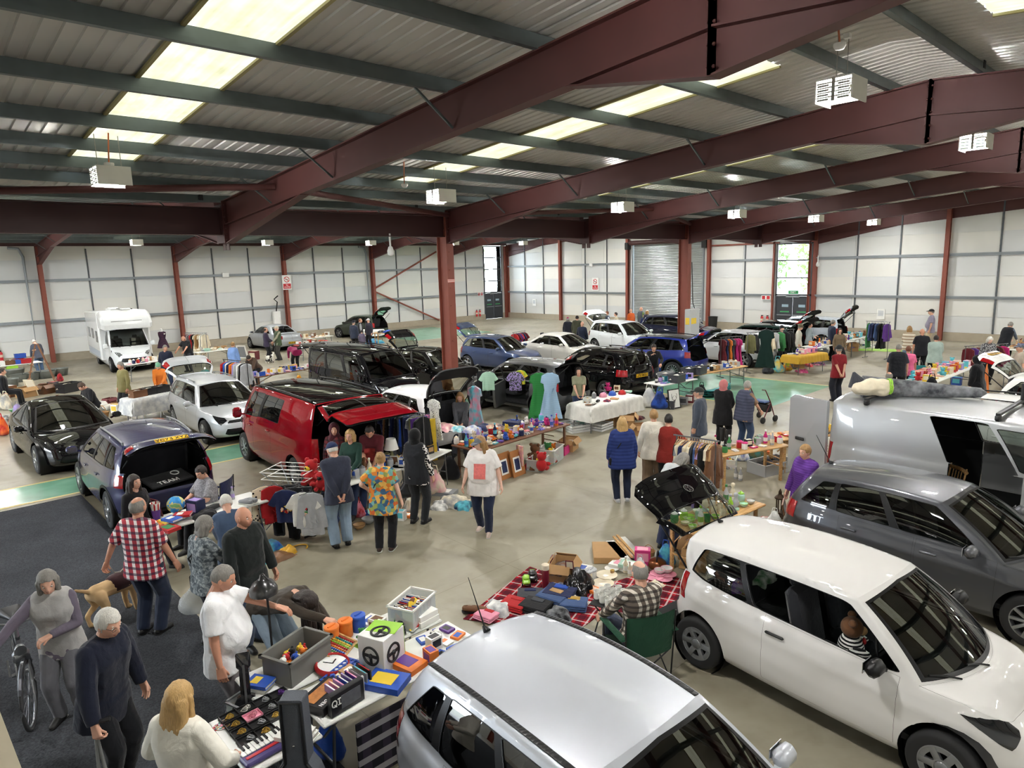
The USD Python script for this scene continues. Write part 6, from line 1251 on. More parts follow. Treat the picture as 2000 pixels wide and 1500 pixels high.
def k_bag(t, c, c2): obj('sack', man_blob([sph((0, 0, .12), .14), sph((0, .12, .1), .11), sph((0, -.12, .1), .11), sph((0, 0, .36), .09)]), cc(c, c2), t, 70); obj('handle', MB().tube([(0, -.08, .4), (0, -.05, .54), (0, .05, .54), (0, .08, .4)], .012, 5), cc(c), t)
def man_blob(L): v, f = soften(hull(np.vstack(L)), .04, 2, .02, 5); v[:, 2] = np.maximum(v[:, 2], 0); return v, f
def k_lamp(t, c, c2): obj('base', MB().lathe([(0, 0), (.06, 0), (.06, .02), (.02, .04), (.045, .1), (.015, .18), (.012, .25)], 14), pc(c), t); obj('shade', MB().lathe([(.11, .22), (.07, .38)], 18).lathe([(.107, .222), (.067, .378)], 18), pc(c2), t)
def k_lego(t, c, c2): m = MB(); r = np.random.default_rng(3); [m.box((r.uniform(-.1, .1), r.uniform(-.12, .12), .02+.03*(i//12)), (.05, .03, .03), rotz(r.uniform(0, 3))) for i in range(24)]; obj('bricks', m, pc(c), t, 0); obj('base', MB().box((0, 0, .006), (.26, .3, .012)), pc(c2), t, 0)
def k_tray(t, c, c2):
 m = MB().box((0, 0, .006), (.16, .12, .012));
 for s in (-1, 1): m.box((0, s*.057, .018), (.16, .006, .03)); m.box((s*.077, 0, .018), (.006, .12, .03))
 obj('tray', m, pc(c), t, 0); m = MB(); r = np.random.default_rng(len(c2)*7+len(c))
 for i in range(4): a = np.linspace(0, 2*PI, 13)[:-1]; q = r.uniform(.015, .035); o = np.array([r.uniform(-.04, .04), r.uniform(-.025, .025), .02+.004*i]); m.tube(o+np.stack([q*np.cos(a), q*.8*np.sin(a), .006*np.sin(2*a)], 1), .0045, 5, True)
 obj('jewellery', m, pc(c2, rough=.2, metal=.6), t)
def hash_(s): return sum(ord(x)*(i+3) for i, x in enumerate(str(s))) % 53
KIND = dict(box=('boxed_toy', 'upright box', 'box', k_box), flatbox=('game_box', 'flat game box', 'game box', k_flatbox), book=('book', 'book', 'book', k_book), mug=('mug', 'mug', 'mug', k_mug), bottle=('bottle', 'bottle', 'bottle', k_bottle), jar=('lidded_jar', 'lidded jar', 'jar', k_jar), ornament=('ornament', 'little ornament', 'ornament', k_ornament), plate=('plate', 'plate', 'plate', k_plate), bowl=('bowl', 'bowl', 'bowl', k_bowl), plush=('plush_toy', 'plush toy', 'soft toy', k_plush), folded=('folded_garment', 'folded garment', 'clothing', k_folded), heap=('crumpled_garment', 'crumpled garment', 'clothing', k_heap), shoe=('shoe', 'shoe', 'shoe', k_shoe), toycar=('toy_car', 'toy car', 'toy', k_toycar), frame=('framed_picture', 'leaning framed picture', 'picture', k_frame), basket=('basket', 'basket', 'basket', k_basket), helmet=('cycle_helmet', 'cycle helmet', 'helmet', k_helmet), tin=('tub', 'lidded tub', 'tub', k_tin), handbag=('handbag', 'handbag', 'bag', k_handbag), carton=('open_carton', 'open carton', 'box', k_carton), crate=('storage_crate', 'storage crate', 'crate', k_crate), tub=('clear_tub', 'clear tub of bits', 'tub', k_tub), dvd=('disc_case', 'disc case', 'disc case', k_dvd), bag=('filled_bag', 'filled bag', 'bag', k_bag), lamp=('table_lamp', 'table lamp', 'lamp', k_lamp), lego=('toy_bricks', 'set of toy bricks', 'toy', k_lego), tray=('jewellery_tray', 'jewellery tray', 'jewellery tray', k_tray))
PROTO, PLACED = {}, []
def item(kind, c, where, pos, rz=0., sc=1., c2=None): PLACED.append((kind, c, where, tuple(pos), rz, sc, c2 or ('white' if c not in ('white', 'cream') else 'blue')))
ORDS = ['first', 'second', 'third', 'fourth', 'fifth', 'sixth', 'seventh', 'eighth', 'ninth', 'tenth', 'eleventh', 'twelfth', 'thirteenth', 'fourteenth', 'fifteenth', 'sixteenth']
def flush_items():
 groups = {}
 for p in PLACED: groups.setdefault((p[0], p[1], p[2]), []).append(p)
 for (kind, c, where), L in groups.items():
  L.sort(key=lambda p: float(np.dot(np.array(p[3])-CAM['pos'], CR)/max(np.dot(np.array(p[3])-CAM['pos'], CF), .1)))
  nm, ph, cat, fn = KIND[kind]
  for i, (_, _, _, pos, rz, sc, c2) in enumerate(L):
   lab = f'{c} {ph} {where}' if len(L) == 1 else f'{ORDS[min(i, 15)]} {c} {ph} from the left {where}'
   gp = f'{ph}s {where}'; k = (kind, c, c2)
   if k not in PROTO:
    t = thing(nm, lab, cat, (0, 0, 0), 0, gp); fn(t, c, c2); PROTO[k] = t; UsdGeom.Xformable(t).ClearXformOpOrder(); place(t, pos, rz, sc)
   else:
    base = PROTO[k]; r = UsdGeom.Xform.Define(stage, path_for('/World', nm)).GetPrim(); r.GetReferences().AddInternalReference(base.GetPath()); r.SetInstanceable(True); tag(r, lab, cat, gp); place(r, pos, rz, sc)
 PLACED.clear()
def place(p, loc, rz, sc):
 x = np.eye(4); x[:3, :3] = rotz(rz).T*sc; x[3, :3] = loc
 a = p.GetAttribute('xformOp:transform')
 if a and a.IsValid(): a.Set(Gf.Matrix4d(*x.ravel().tolist())); UsdGeom.Xformable(p).SetXformOpOrder([UsdGeom.XformOp(a)])
 else: UsdGeom.Xformable(p).AddTransformOp().Set(Gf.Matrix4d(*x.ravel().tolist()))
SIZE = dict(box=.2, flatbox=.36, book=.2, mug=.13, bottle=.11, jar=.14, ornament=.12, plate=.25, bowl=.24, plush=.22, folded=.36, heap=.4, shoe=.26, toycar=.21, frame=.3, basket=.32, helmet=.26, tin=.18, handbag=.28, carton=.55, crate=.58, tub=.6, dvd=.05, bag=.4, lamp=.24, lego=.3, tray=.16)
def spread(where, o, u, v, nu, nv, kinds, cols, seed, z=0., skip=.08, rz0=None):
 """Goods laid out over the parallelogram o + a u + b v in nu by nv places, scaled to fit their place."""
 r = np.random.default_rng(seed); o, u, v = (np.array(q[:2], float) for q in (o, u, v)); cell = min(np.linalg.norm(u)/nu, np.linalg.norm(v)/nv); base = math.atan2(u[1], u[0]) if rz0 is None else rz0
 for i in range(nu):
  for j in range(nv):
   if r.random() < skip: continue
   k = kinds[int(r.integers(len(kinds)))]; c = cols[int(r.integers(len(cols)))]; c2 = cols[int(r.integers(len(cols)))]
   q = o+u*(i+.5+r.uniform(-.08, .08))/nu+v*(j+.5+r.uniform(-.08, .08))/nv; sc = float(np.clip(cell/SIZE[k]*.92, .35, 1.15))
   item(k, c, where, (q[0], q[1], z), base+r.uniform(-.35, .35)+(PI/2 if r.random() < .4 else 0), sc, c2 if c2 != c else None)
def table(label, c, L, W, rz, h=.74, top=TABW, legs='fold', cloth_=None, drop=.3, cat='table', thick=.035):
 t = thing('table', label, cat, (c[0], c[1], 0), rz); obj('tabletop', MB().box((0, 0, h-thick/2-.002), (L, W, thick), b=.012), top, t)
 lm = METAL if legs == 'fold' else top
 for sx in (-1, 1):
  for sy in (-1, 1):
   x, y = sx*(L/2-.14), sy*(W/2-.09)
   obj('leg', MB().tube([(x, y, h-.04), (x+sx*.05, y, 0)], .014, 8) if legs == 'fold' else MB().box((x, y, (h-.04)/2), (.045, .045, h-.04)), lm, t)
  obj('brace', MB().bar((sx*(L/2-.1), -W/2+.09, .28), (sx*(L/2-.1), W/2-.09, .28), .02, .02).bar((sx*(L/2-.13), 0, .4), (sx*L*.18, 0, h-.05), .018, .018), lm, t)
 if cloth_ is not None:
  g = MB(); nx, ny = 26, 14; X = np.linspace(-L/2-drop, L/2+drop, nx*2); Y = np.linspace(-W/2-drop, W/2+drop, ny*2); GX, GY = np.meshgrid(X, Y, indexing='ij'); ox, oy = np.maximum(np.abs(GX)-L/2, 0), np.maximum(np.abs(GY)-W/2, 0)
  dn = np.maximum(ox, oy); wv = .03*np.sin(GX*17)*(oy > 0)+.03*np.sin(GY*15)*(ox > 0); V = np.stack([np.sign(GX)*np.minimum(np.abs(GX), L/2)+np.sign(GX)*(ox > 0)*(.012+dn*.12+np.abs(wv)*(ox >= oy)), np.sign(GY)*np.minimum(np.abs(GY), W/2)+np.sign(GY)*(oy > 0)*(.012+dn*.12+np.abs(wv)*(oy > ox)), h+.004-dn], -1)
  i = np.arange(V.shape[0]*V.shape[1]).reshape(V.shape[:2]); f = np.stack([i[:-1, :-1], i[1:, :-1], i[1:, 1:], i[:-1, 1:]], -1).reshape(-1, 4); ct = thing('tablecloth', cloth_[1], 'tablecloth', (c[0], c[1], 0), rz); obj('cloth', (V.reshape(-1, 3), np.vstack([f[:, [0, 1, 2]], f[:, [0, 2, 3]]])), cloth_[0], ct, 60)
 return t
GARM = {}
def garment_mesh(kind, seed):
 """A garment hung by the shoulders: plane y-z, thickness along x, top of the hanger hook at the origin."""
 if kind == 'trousers': P_ = [(-.2, -.1), (.2, -.1), (.21, -.95), (.05, -.96), (0, -.4), (-.05, -.96), (-.21, -.95)]
 elif kind == 'dress': P_ = [(-.06, -.09), (.06, -.09), (.19, -.15), (.22, -.3), (.15, -.33), (.13, -.5), (.27, -1.18), (-.27, -1.18), (-.13, -.5), (-.15, -.33), (-.22, -.3), (-.19, -.15)]
 elif kind == 'tee': P_ = [(-.07, -.09), (.07, -.09), (.2, -.14), (.33, -.34), (.24, -.4), (.2, -.33), (.2, -.72), (-.2, -.72), (-.2, -.33), (-.24, -.4), (-.33, -.34), (-.2, -.14)]
 else: P_ = [(-.06, -.09), (.06, -.09), (.2, -.15), (.27, -.7), (.2, -.72), (.175, -.4), (.19, -.85), (-.19, -.85), (-.175, -.4), (-.2, -.72), (-.27, -.7), (-.2, -.15)]
 p = shapely.segmentize(Polygon(P_).buffer(.012), .07); m = vf_man(*MB().prism(p, .05, T=np.array([[0, 0, 1.], [1, 0, 0], [0, 1, 0]]), o=(-.025, 0, 0)).vf())
 v, f = man_vf(m.refine_to_length(.06)); dz = np.clip((-.12-v[:, 2])/.5, 0, 1); v[:, 0] += (meshkit.noise(np.stack([v[:, 1]*9, v[:, 2]*1.6, 0*v[:, 0]+seed], 1), seed)-.5)*.09*dz+.014*np.sin(v[:, 1]*42+seed)*dz
 return v, f
def garment(label, kind, mat, pos, rz, group=None, sc=1., wood=False):
 t = thing('garment', label, 'clothing', (0, 0, 0), 0, group); UsdGeom.Xformable(t).ClearXformOpOrder(); place(t, pos, rz, sc)
 k = (kind, hash_(label) % 5)
 if k not in GARM: v, f = garment_mesh(*k); GARM[k] = normals(v, f, 60)
 obj('cloth', GARM[k], mat, t)
 a = np.linspace(0, PI*1.3, 9); obj('hanger', MB().tube([(0, -.19, -.11), (0, 0, -.05), (0, .19, -.11)], .006, 5).tube(np.stack([0*a, .014-.014*np.cos(a)-.014, -.02+.02*np.sin(a)], 1), .003, 4).cyl((0, 0, -.05), (0, 0, -.015), .003, n=5), PINE if wood else METAL, t)
 return t
def rail(label, where, p, q, h, cols, kinds=('coat',), wood=False, color=METAL, seed=1, drop=0., wheels=True):
 p, q = np.array(p[:2], float), np.array(q[:2], float); d = q-p; L = np.linalg.norm(d); rz = math.atan2(d[1], d[0]); t = thing('clothes_rail', label, 'clothes rail', (*p, 0), rz)
 obj('bar', MB().cyl((-.06, 0, h), (L+.06, 0, h), .013, n=8), color, t)
 for x in (0, L): obj('upright', MB().cyl((x, 0, .06), (x, 0, h), .014, n=8), color, t); obj('foot', MB().bar((x, -.24, .05), (x, .24, .05), .03, .03), color, t)
 n = len(cols); r = np.random.default_rng(seed); seen = {}
 for i, c in enumerate(cols):
  x = L*(i+.6)/(n+.2); w = p+d/L*x; nm = c if isinstance(c, str) else c[0]; mt = cc(c) if isinstance(c, str) else c[1]; kd = kinds[int(r.integers(len(kinds)))]
  seen[nm] = seen.get(nm, 0)+1; tot = sum((k if isinstance(k, str) else k[0]) == nm for k in cols)
  garment(f'{nm} garment on hanger {where}' if tot == 1 else f'{ORDS[min(seen[nm]-1, 15)]} {nm} garment on hanger {where}', kd, mt, (w[0], w[1], h-.012), rz+r.uniform(-.2, .2), f'garments {where}', .95, wood)
 return t
def chair_pine(label, loc, rz):
 t = thing('pine_chair', label, 'chair', (loc[0], loc[1], 0), rz); obj('seat', MB().box((0, 0, .44), (.42, .42, .03), b=.012), PINE, t)
 for sx in (-1, 1):
  for sy in (-1, 1): obj('leg', MB().cyl((sx*.17, sy*.17, .43), (sx*.2, sy*.19, 0), .02, .016, 8), PINE, t)
 for s in (-1, 1): obj('post', MB().cyl((-.19, s*.18, .44), (-.27, s*.19, .96), .017, .014, 8), PINE, t)
 for y in (-.1, -.035, .035, .1): obj('spindle', MB().cyl((-.19, y, .45), (-.255, y, .88), .009, n=7), PINE, t)
 a = np.linspace(-.2, .2, 9); obj('top_rail', MB().tube(np.stack([-.26-.02*np.cos(a*6), a, .89+.025*np.cos(a*7)], 1), .032, 6), PINE, t); return t
def camp_chair(label, loc, rz, col):
 t = thing('camp_chair', label, 'chair', (loc[0], loc[1], 0), rz); m = cloth(col); v = lambda *p: np.array(p)
 for s in (-1, 1):
  obj('post', MB().cyl((-.24, s*.27, .02), (-.3, s*.29, .86), .009, n=7), BLACK, t); obj('post', MB().cyl((.24, s*.27, .02), (.22, s*.29, .6), .009, n=7), BLACK, t)
  for k in (-1, 1): obj('cross_tube', MB().cyl((k*.24, s*.27, .03), (-k*.24, s*.27, .4), .008, n=6), BLACK, t)
  obj('armrest', MB().box((-.03, s*.3, .62), (.52, .08, .02), b=.009), m, t)
  obj('cross_tube', MB().cyl((s*.24, -.27, .03), (s*.24, .27, .4), .008, n=6).cyl((s*.24, .27, .03), (s*.24, -.27, .4), .008, n=6), BLACK, t)
 g = np.linspace(-1, 1, 9); X, Y = np.meshgrid(g, g, indexing='ij'); i = np.arange(81).reshape(9, 9); f = np.stack([i[:-1, :-1], i[1:, :-1], i[1:, 1:], i[:-1, 1:]], -1).reshape(-1, 4)
 obj('seat', MB().add(np.stack([X*.24, Y*.27, .4-.05*(1-Y**2)*(1-X**2*.3)], -1).reshape(-1, 3), f).add(np.stack([X*.24, Y*.27, .395-.05*(1-Y**2)*(1-X**2*.3)], -1).reshape(-1, 3), f), m, t, 60)
 obj('back', MB().add(np.stack([-.26-.06*(1-Y**2)-X*.03, Y*.28, .63+X*.24], -1).reshape(-1, 3), f).add(np.stack([-.268-.06*(1-Y**2)-X*.03, Y*.28, .63+X*.24], -1).reshape(-1, 3), f), m, t, 60); return t
def rug(label, poly, mat, z=.004, th=.01, name='rug', cat='rug', seed=2):
 """A cloth lying on the floor, its edge and surface a little rumpled."""
 P_ = Polygon(poly); c = np.array(P_.centroid.coords[0]); q = shapely.segmentize(affinity.translate(P_, -c[0], -c[1]), .12); m = vf_man(*MB().prism(q, th).vf()); v, f = man_vf(m.refine_to_length(.1)); v[:, 2] += z+np.maximum(meshkit.noise(np.stack([v[:, 0]*4, v[:, 1]*4, 0*v[:, 0]], 1), seed)-.55, 0)*.05*(v[:, 2] > -9)
 t = thing(name, label, cat, (c[0], c[1], 0)); obj('cloth', (v, f), mat, t, 60); return t
# ------------------------------------------------------------ the stalls
def a2(px, py, z=0.): q = at(px, py, z); return np.array([q[0], q[1]])
def I(kind, c, where, px, py, z=0., rz=0., sc=1., c2=None): q = at(px, py, z); item(kind, c, where, (q[0], q[1], z), rz, sc, c2)
def mk(name, label, cat, loc, rz=0., parts=(), group=None, tilt=None):
 t = thing(name, label, cat, loc, rz, group, tilt=tilt)
 for nm, m, mt in parts: obj(nm, m, mt, t)
 return t
# A: toy and jewellery tables by the silver hatchback
table('white folding table with jewellery trays nearest the balcony', (-4.54, -11.9), .84, .62, PI/2)
table('white folding table of board games and disc boxes behind the silver hatchback', (-3.3, -11.93), 1.76, .6, 0)
table('white folding table of toy crates next to the bending girl', (-3.45, -11.29), 2.0, .56, 0)
Z = .741; nA = 'on the jewellery table'
jc = ['gold', 'white', 'silver', 'purple', 'gold', 'pink', 'silver', 'white', 'gold', 'silver', 'gold', 'white', 'silver', 'gold']
for i in range(14): item('tray', 'black' if i != 5 else 'pink', nA, (-4.7+.145*(i % 4), -11.57-.13*(i//4), Z), .05, .92, jc[i])
a = np.linspace(0, 40, 220); mk('bead_necklaces', 'tangle of coloured bead necklaces at the corner of the jewellery table', 'necklace', (-4.76, -11.62, Z), 0, [('beads', MB().tube(np.stack([.1*np.cos(a)*np.cos(a*.13), .055*np.sin(a)*np.cos(a*.2), .006+.004*np.sin(a*3)], 1), .004, 4), pattern('cells', [COL['white'], COL['red'], COL['teal'], COL['pink'], COL['gold']], 60.))])
kb = mk('keyboard', 'toy electronic keyboard with red and purple trim on the jewellery table', 'keyboard', (-4.56, -12.13, Z), .06, [('case', MB().box((0, -.03, .02), (.56, .2, .04), b=.012), plain(S(70, 60, 110), .4)), ('control_strip', MB().box((0, -.06, .042), (.5, .03, .006)), pc('red'))])
for i in range(14): obj('white_key', MB().box((-.245+.0375*i, .035, .045), (.0345, .12, .012), b=.003), WHITE, kb, 0)
for i in range(13):
 if i % 7 not in (2, 6): obj('black_key', MB().box((-.226+.0375*i, .06, .056), (.018, .075, .014), b=.003), BLACK, kb, 0)
item('book', 'white', 'at the end of the jewellery table', (-4.4, -12.22, Z), .5, 1.3, 'turquoise'); item('book', 'white', 'at the end of the jewellery table', (-4.42, -12.23, Z+.042), .55, 1.25, 'red')
# guitar case on end, ukulele
q = at(575, 1500, .5); gp = [(-.1, .0), (.1, 0), (.19, .12), (.19, .3), (.13, .45), (.17, .6), (.13, .72), (.075, .8), (.07, 1.3), (-.07, 1.3), (-.075, .8), (-.13, .72), (-.17, .6), (-.13, .45), (-.19, .3), (-.19, .12)]
def upright(poly, d, b=.0): return MB().prism(Polygon(poly).buffer(.02, 6), d, T=np.array([[0, 0, 1.], [1, 0, 0], [0, 1, 0]]), o=(-d/2, 0, 0))
gc = mk('guitar_case', 'dark grey guitar case standing on end against the jewellery table', 'guitar case', (-4.53, -12.52, .02), -2.35, [('shell', upright(gp, .13), plain(S(74, 78, 86), .75, bump=.4, bscale=160.)), ('edge_binding', MB().tube(np.array([(.068, y*1.04, z) for y, z in gp]), .012, 6, True).tube(np.array([(-.068, y*1.04, z) for y, z in gp]), .012, 6, True), BLACK)])
obj('stud', MB().ball((.068, 0, .95), .012, 1).ball((.068, .05, .3), .012, 1), CHROME, gc)
up_ = [(-.09, .0), (.09, 0), (.13, .1), (.09, .2), (.1, .27), (.06, .34), (.022, .36), (.02, .62), (.04, .64), (.04, .74), (-.04, .74), (-.04, .64), (-.02, .62), (-.022, .36), (-.06, .34), (-.1, .27), (-.09, .2), (-.13, .1)]
mk('ukulele', 'black ukulele propped up behind the jewellery trays', 'ukulele', (-4.5, -11.42, Z-.35), -2.0, [('body', upright(up_, .05), plain(S(22, 22, 26), .2, coat=1.)), ('strings', MB().box((.032, 0, .4), (.003, .02, .5)), METAL)], tilt=roty(-.15))
# game boxes, disc cases, wheel set, clock and the rest
nB = 'on the board game table'
gb = mk('board_game', 'black board game box lettered DRAGONS\' DEN on the game table', 'game box', (-4.0, -11.93, Z), -2.75, [('box', MB().box((0, 0, .04), (.4, .28, .08), b=.004), plain(S(26, 25, 28), .35))])
obj('lettering', MB().text("DRAGONS' DEN", .034, T=rotz(0), o=(0, .09, .081)), WHITE, gb, 0); obj('picture', MB().box((0, -.04, .081), (.34, .12, .002)), plain(S(176, 116, 66), .4, vary=.5, scale=30.), gb, 0)
for i in range(9): item('dvd', ['lilac', 'pink', 'lilac', 'blue', 'lilac', 'purple', 'white', 'grey', 'black'][i], nB, (-3.98+.045*i, -12.02+.01*i, Z+.0), .1, 1.1, ['white', 'cream', 'pink', 'white', 'silver', 'pink', 'black', 'turquoise', 'red'][i])
bx = mk('boxed_set', 'black boxed set with grey picture at the front edge of the game table', 'box', (-3.92, -12.15, Z), .12, [('box', MB().box((0, 0, .1), (.34, .06, .2), b=.004), plain(S(28, 28, 32), .35)), ('picture', MB().box((.03, -.031, .1), (.2, .002, .12)), plain(S(90, 92, 98), .4, vary=.4, scale=25.)), ('lettering', MB().text('QI', .06, T=np.array([[1., 0, 0], [0, 0, -1], [0, 1, 0]]), o=(-.12, -.033, .12)), WHITE)])
item('flatbox', 'blue', nB, (-3.5, -12.12, Z), .5, 1.0, 'yellow'); item('flatbox', 'orange', nB, (-3.2, -12.02, Z), .2, .85, 'purple'); item('flatbox', 'green', nB, (-3.7, -11.82, Z), .3, .6, 'white'); item('book', 'cream', nB, (-3.7, -11.82, Z+.037), .4, 1., 'red'); item('book', 'tan', nB, (-3.69, -11.83, Z+.07), .2, .9, 'white')
for k, (yy, cx) in enumerate(((.0, 0), )):
 m = MB(); f = MB(); n = 0
 pl = sbox(-.2, 0, .2, .24)
 for i in range(7):
  for j in range(5): pl = pl.difference(Point(-.165+.055*i, .03+.045*j).buffer(.018, 6))
 m.prism(pl, .012, o=(0, 0, .0)).prism(pl, .012, o=(0, 0, .03)); mk('connecting_game', 'blue plastic grid game lying on the game table', 'game', (-3.66, -11.83, Z), .35, [('grid', m, pc('blue')), ('counters', MB().cyl((-.1, .08, .014), (-.1, .08, .028), .018).cyl((.06, .12, .014), (.06, .12, .028), .018).cyl((.0, .03, .014), (.0, .03, .028), .018), pc('red'))])
ck = mk('wall_clock', 'round red-rimmed wall clock lying face up on the toy table', 'clock', (-3.72, -11.53, .755), .5, [('rim', MB().lathe([(.13, 0), (.165, .0), (.168, .03), (.15, .05), (.138, .035)], 28), pc('red')), ('dial', MB().cyl((0, 0, 0), (0, 0, .03), .14, n=28), WHITE), ('hands', MB().bar((0, 0, .034), (.07, .01, .034), .012, .004).bar((0, 0, .034), (-.02, .09, .034), .008, .004), BLACK)], tilt=rotx(.1))
wb_ = mk('boxed_steering_wheel', 'white and green boxed games steering wheel on the game table', 'box', (-3.34, -11.8, Z), .35, [('box', MB().box((0, 0, .17), (.32, .3, .34), b=.004), plain(S(226, 226, 224), .35)), ('green_side', MB().box((.161, 0, .17), (.003, .3, .34)).box((0.06, 0, .3415), (.2, .3, .003), rotz(.2)), pc('lime'))])
for T_, o_ in ((np.array([[1., 0, 0], [0, 0, -1], [0, 1, 0]]), (-.02, -.152, .16)), (np.array([[0, 0, -1.], [-1, 0, 0], [0, 1, 0]]), (-.162, 0, .16)), (np.eye(3), (-.03, -.02, .343))):
 a = np.linspace(0, 2*PI, 25)[:-1]; m = MB().tube(np.stack([.085*np.cos(a), .085*np.sin(a), 0*a], 1), .013, 5, True).bar((-.08, 0, 0), (.08, 0, 0), .03, .008).bar((0, 0, 0), (0, -.08, 0), .03, .008); m.ball((0, 0, 0), .025, 1); obj('wheel_picture', m.shift(T_, o_), BLACK, wb_)
ab = MB()
for s in (-1, 1): ab.box((0, s*.13, .01), (.36, .018, .02)).box((s*.18, 0, .01), (.018, .27, .02))
ab_t = mk('abacus', 'wooden abacus with rows of coloured beads on the toy table', 'abacus', (-3.55, -11.3, .78), .6, [('frame', ab, PINE)], tilt=rotx(.35))
for i in range(10): m = MB().cyl((-.15+.033*i, -.13, .012), (-.15+.033*i, .13, .012), .003, n=5); [m.ball((-.15+.033*i, -.1+.021*j, .012), .0115, 1) for j in range(9)]; obj('bead_row', m, pc(['red', 'yellow', 'green', 'blue', 'orange', 'red', 'lime', 'yellow', 'teal', 'red'][i]), ab_t)
nC = 'on the toy crate table'
mc = MB()
for sx, sy in ((1, 0), (-1, 0), (0, 1), (0, -1)): mc.box((sx*.26, sy*.17, .13), (.012 if sx else .52, .012 if sy else .34, .26)); mc.box((sx*.27, sy*.18, .25), (.03 if sx else .57, .03 if sy else .39, .03))
mk('toy_crate', 'grey plastic crate of small soft toys under the girl\'s hand', 'crate', (-3.95, -11.3, Z-.02), .35, [('crate', mc, plain(S(112, 112, 108), .5)), ('base', MB().box((0, 0, .006), (.5, .33, .012)), plain(S(112, 112, 108), .5))])
r = np.random.default_rng(8)
for i in range(12): item('plush', ['yellow', 'red', 'white', 'black', 'orange', 'blue'][i % 6], 'in the grey toy crate', (-3.95+r.uniform(-.17, .17), -11.3+r.uniform(-.1, .1), Z+.02+.05*(i//6)), r.uniform(0, 6), .5, 'white')
for i, (x, y, c) in enumerate([(-3.5, -11.12, 'orange'), (-3.34, -11.11, 'orange'), (-3.19, -11.11, 'blue')]): item('tin', c, nC, (x, y, Z), .3, .95, c)
item('lego', 'lime', nC, (-3.3, -11.42, Z), .2, .6, 'lime'); item('plush', 'green', nC, (-3.32, -11.42, Z+.04), 1., .55, 'lime'); item('box', 'white', nC, (-3.08, -11.3, Z), .3, .8, 'brown'); item('flatbox', 'white', nC, (-3.02, -11.14, Z), .3, .8, 'blue'); item('toycar', 'black', nC, (-2.9, -11.45, Z), 1., 1., 'grey'); item('flatbox', 'white', nC, (-2.62, -11.38, Z), .1, 1., 'purple'); item('flatbox', 'white', nC, (-2.62, -11.38, Z+.061), .1, .95, 'purple')
mk('stool', 'small black stool under the clear tub of books', 'stool', (-4.36, -11.34, 0), .3, [('seat', MB().box((0, 0, .44), (.4, .34, .03), b=.01), BLACK), ('legs', MB().box((.17, .14, .215), (.03, .03, .43)).box((-.17, .14, .215), (.03, .03, .43)).box((.17, -.14, .215), (.03, .03, .43)).box((-.17, -.14, .215), (.03, .03, .43)), BLACK)]); item('tub', 'grey', nC, (-4.36, -11.34, Z-.28), .3, .8, 'blue')
for i in range(7): item('book', ['white', 'blue', 'white', 'red', 'cream', 'white', 'blue'][i], 'in the tub by the ukulele', (-4.36+.004*i, -11.34+.01*(i % 3), Z-.2+.04*i), .25+.05*i, 1.1, ['lilac', 'white', 'magenta', 'yellow', 'purple', 'blue', 'yellow'][i])
item('tub', 'white', 'of disc cases by the silver hatchback', (-2.68, -11.35, Z), .4, .8, 'white')
for i in range(22): item('dvd', ['white', 'navy', 'red', 'silver', 'blue', 'white', 'black'][i % 7], 'in the clear disc tub', (-2.68+(-.18+.034*(i % 11))*math.cos(.4)-(-.07+.15*(i//11))*math.sin(.4), -11.35+(-.18+.034*(i % 11))*math.sin(.4)+(-.07+.15*(i//11))*math.cos(.4), Z+.09), .4, .75, ['blue', 'white', 'cream', 'red'][i % 4])
spread(nC, (-3.0, -11.5), (.3, .0), (0, .14), 3, 1, ['bottle', 'box', 'toycar', 'jar'], ['red', 'blue', 'yellow', 'white', 'teal', 'purple'], 4, Z)
spread(nB, (-3.08, -12.2), (.6, 0), (0, .5), 4, 3, ['box', 'flatbox', 'book', 'toycar'], ['blue', 'white', 'purple', 'black', 'orange'], 5, Z)
mk('blanket', 'dark tartan blanket hanging below the game table', 'blanket', (-3.3, -12.245, .02), 0, [('cloth', vf_man(*MB().box((0, 0, .3), (1.2, .02, .58)).vf()).refine_to_length(.1), pattern('plaid', [S(30, 28, 36), S(52, 46, 60), S(168, 166, 170)], 2.2))])
dl = mk('desk_lamp', 'tall black desk lamp with domed metal shade in front of the girl', 'lamp', (-4.02, -10.88, 0), 0, [('base', MB().lathe([(0, 0), (.13, 0), (.13, .02), (.02, .035), (0, .035)], 20), BLACK), ('pole', MB().cyl((0, 0, .02), (0, 0, 1.42), .012, n=8).tube([(0, 0, 1.4), (.03, -.03, 1.5), (-.02, .02, 1.58)], .011, 6), BLACK)])
obj('shade', MB().lathe([(.135, 0), (.132, .05), (.1, .11), (.05, .14), (.03, .16), (.025, .19), (0, .195)], 24).shift(o=(-.02, .02, 1.38)), plain(S(34, 34, 36), .25, coat=.6), dl, 50)
mk('dark_bag', 'black holdall on the floor under the jewellery table', 'bag', (-4.5, -12.0, 0), 1.5, [('bag', man_blob([sph((.1, 0, .14), .15), sph((-.25, 0, .14), .15)]), cc('black'))]); item('bag', 'blue', 'on the floor under the game table', (-3.9, -11.7, 0), .4, .8, 'blue')
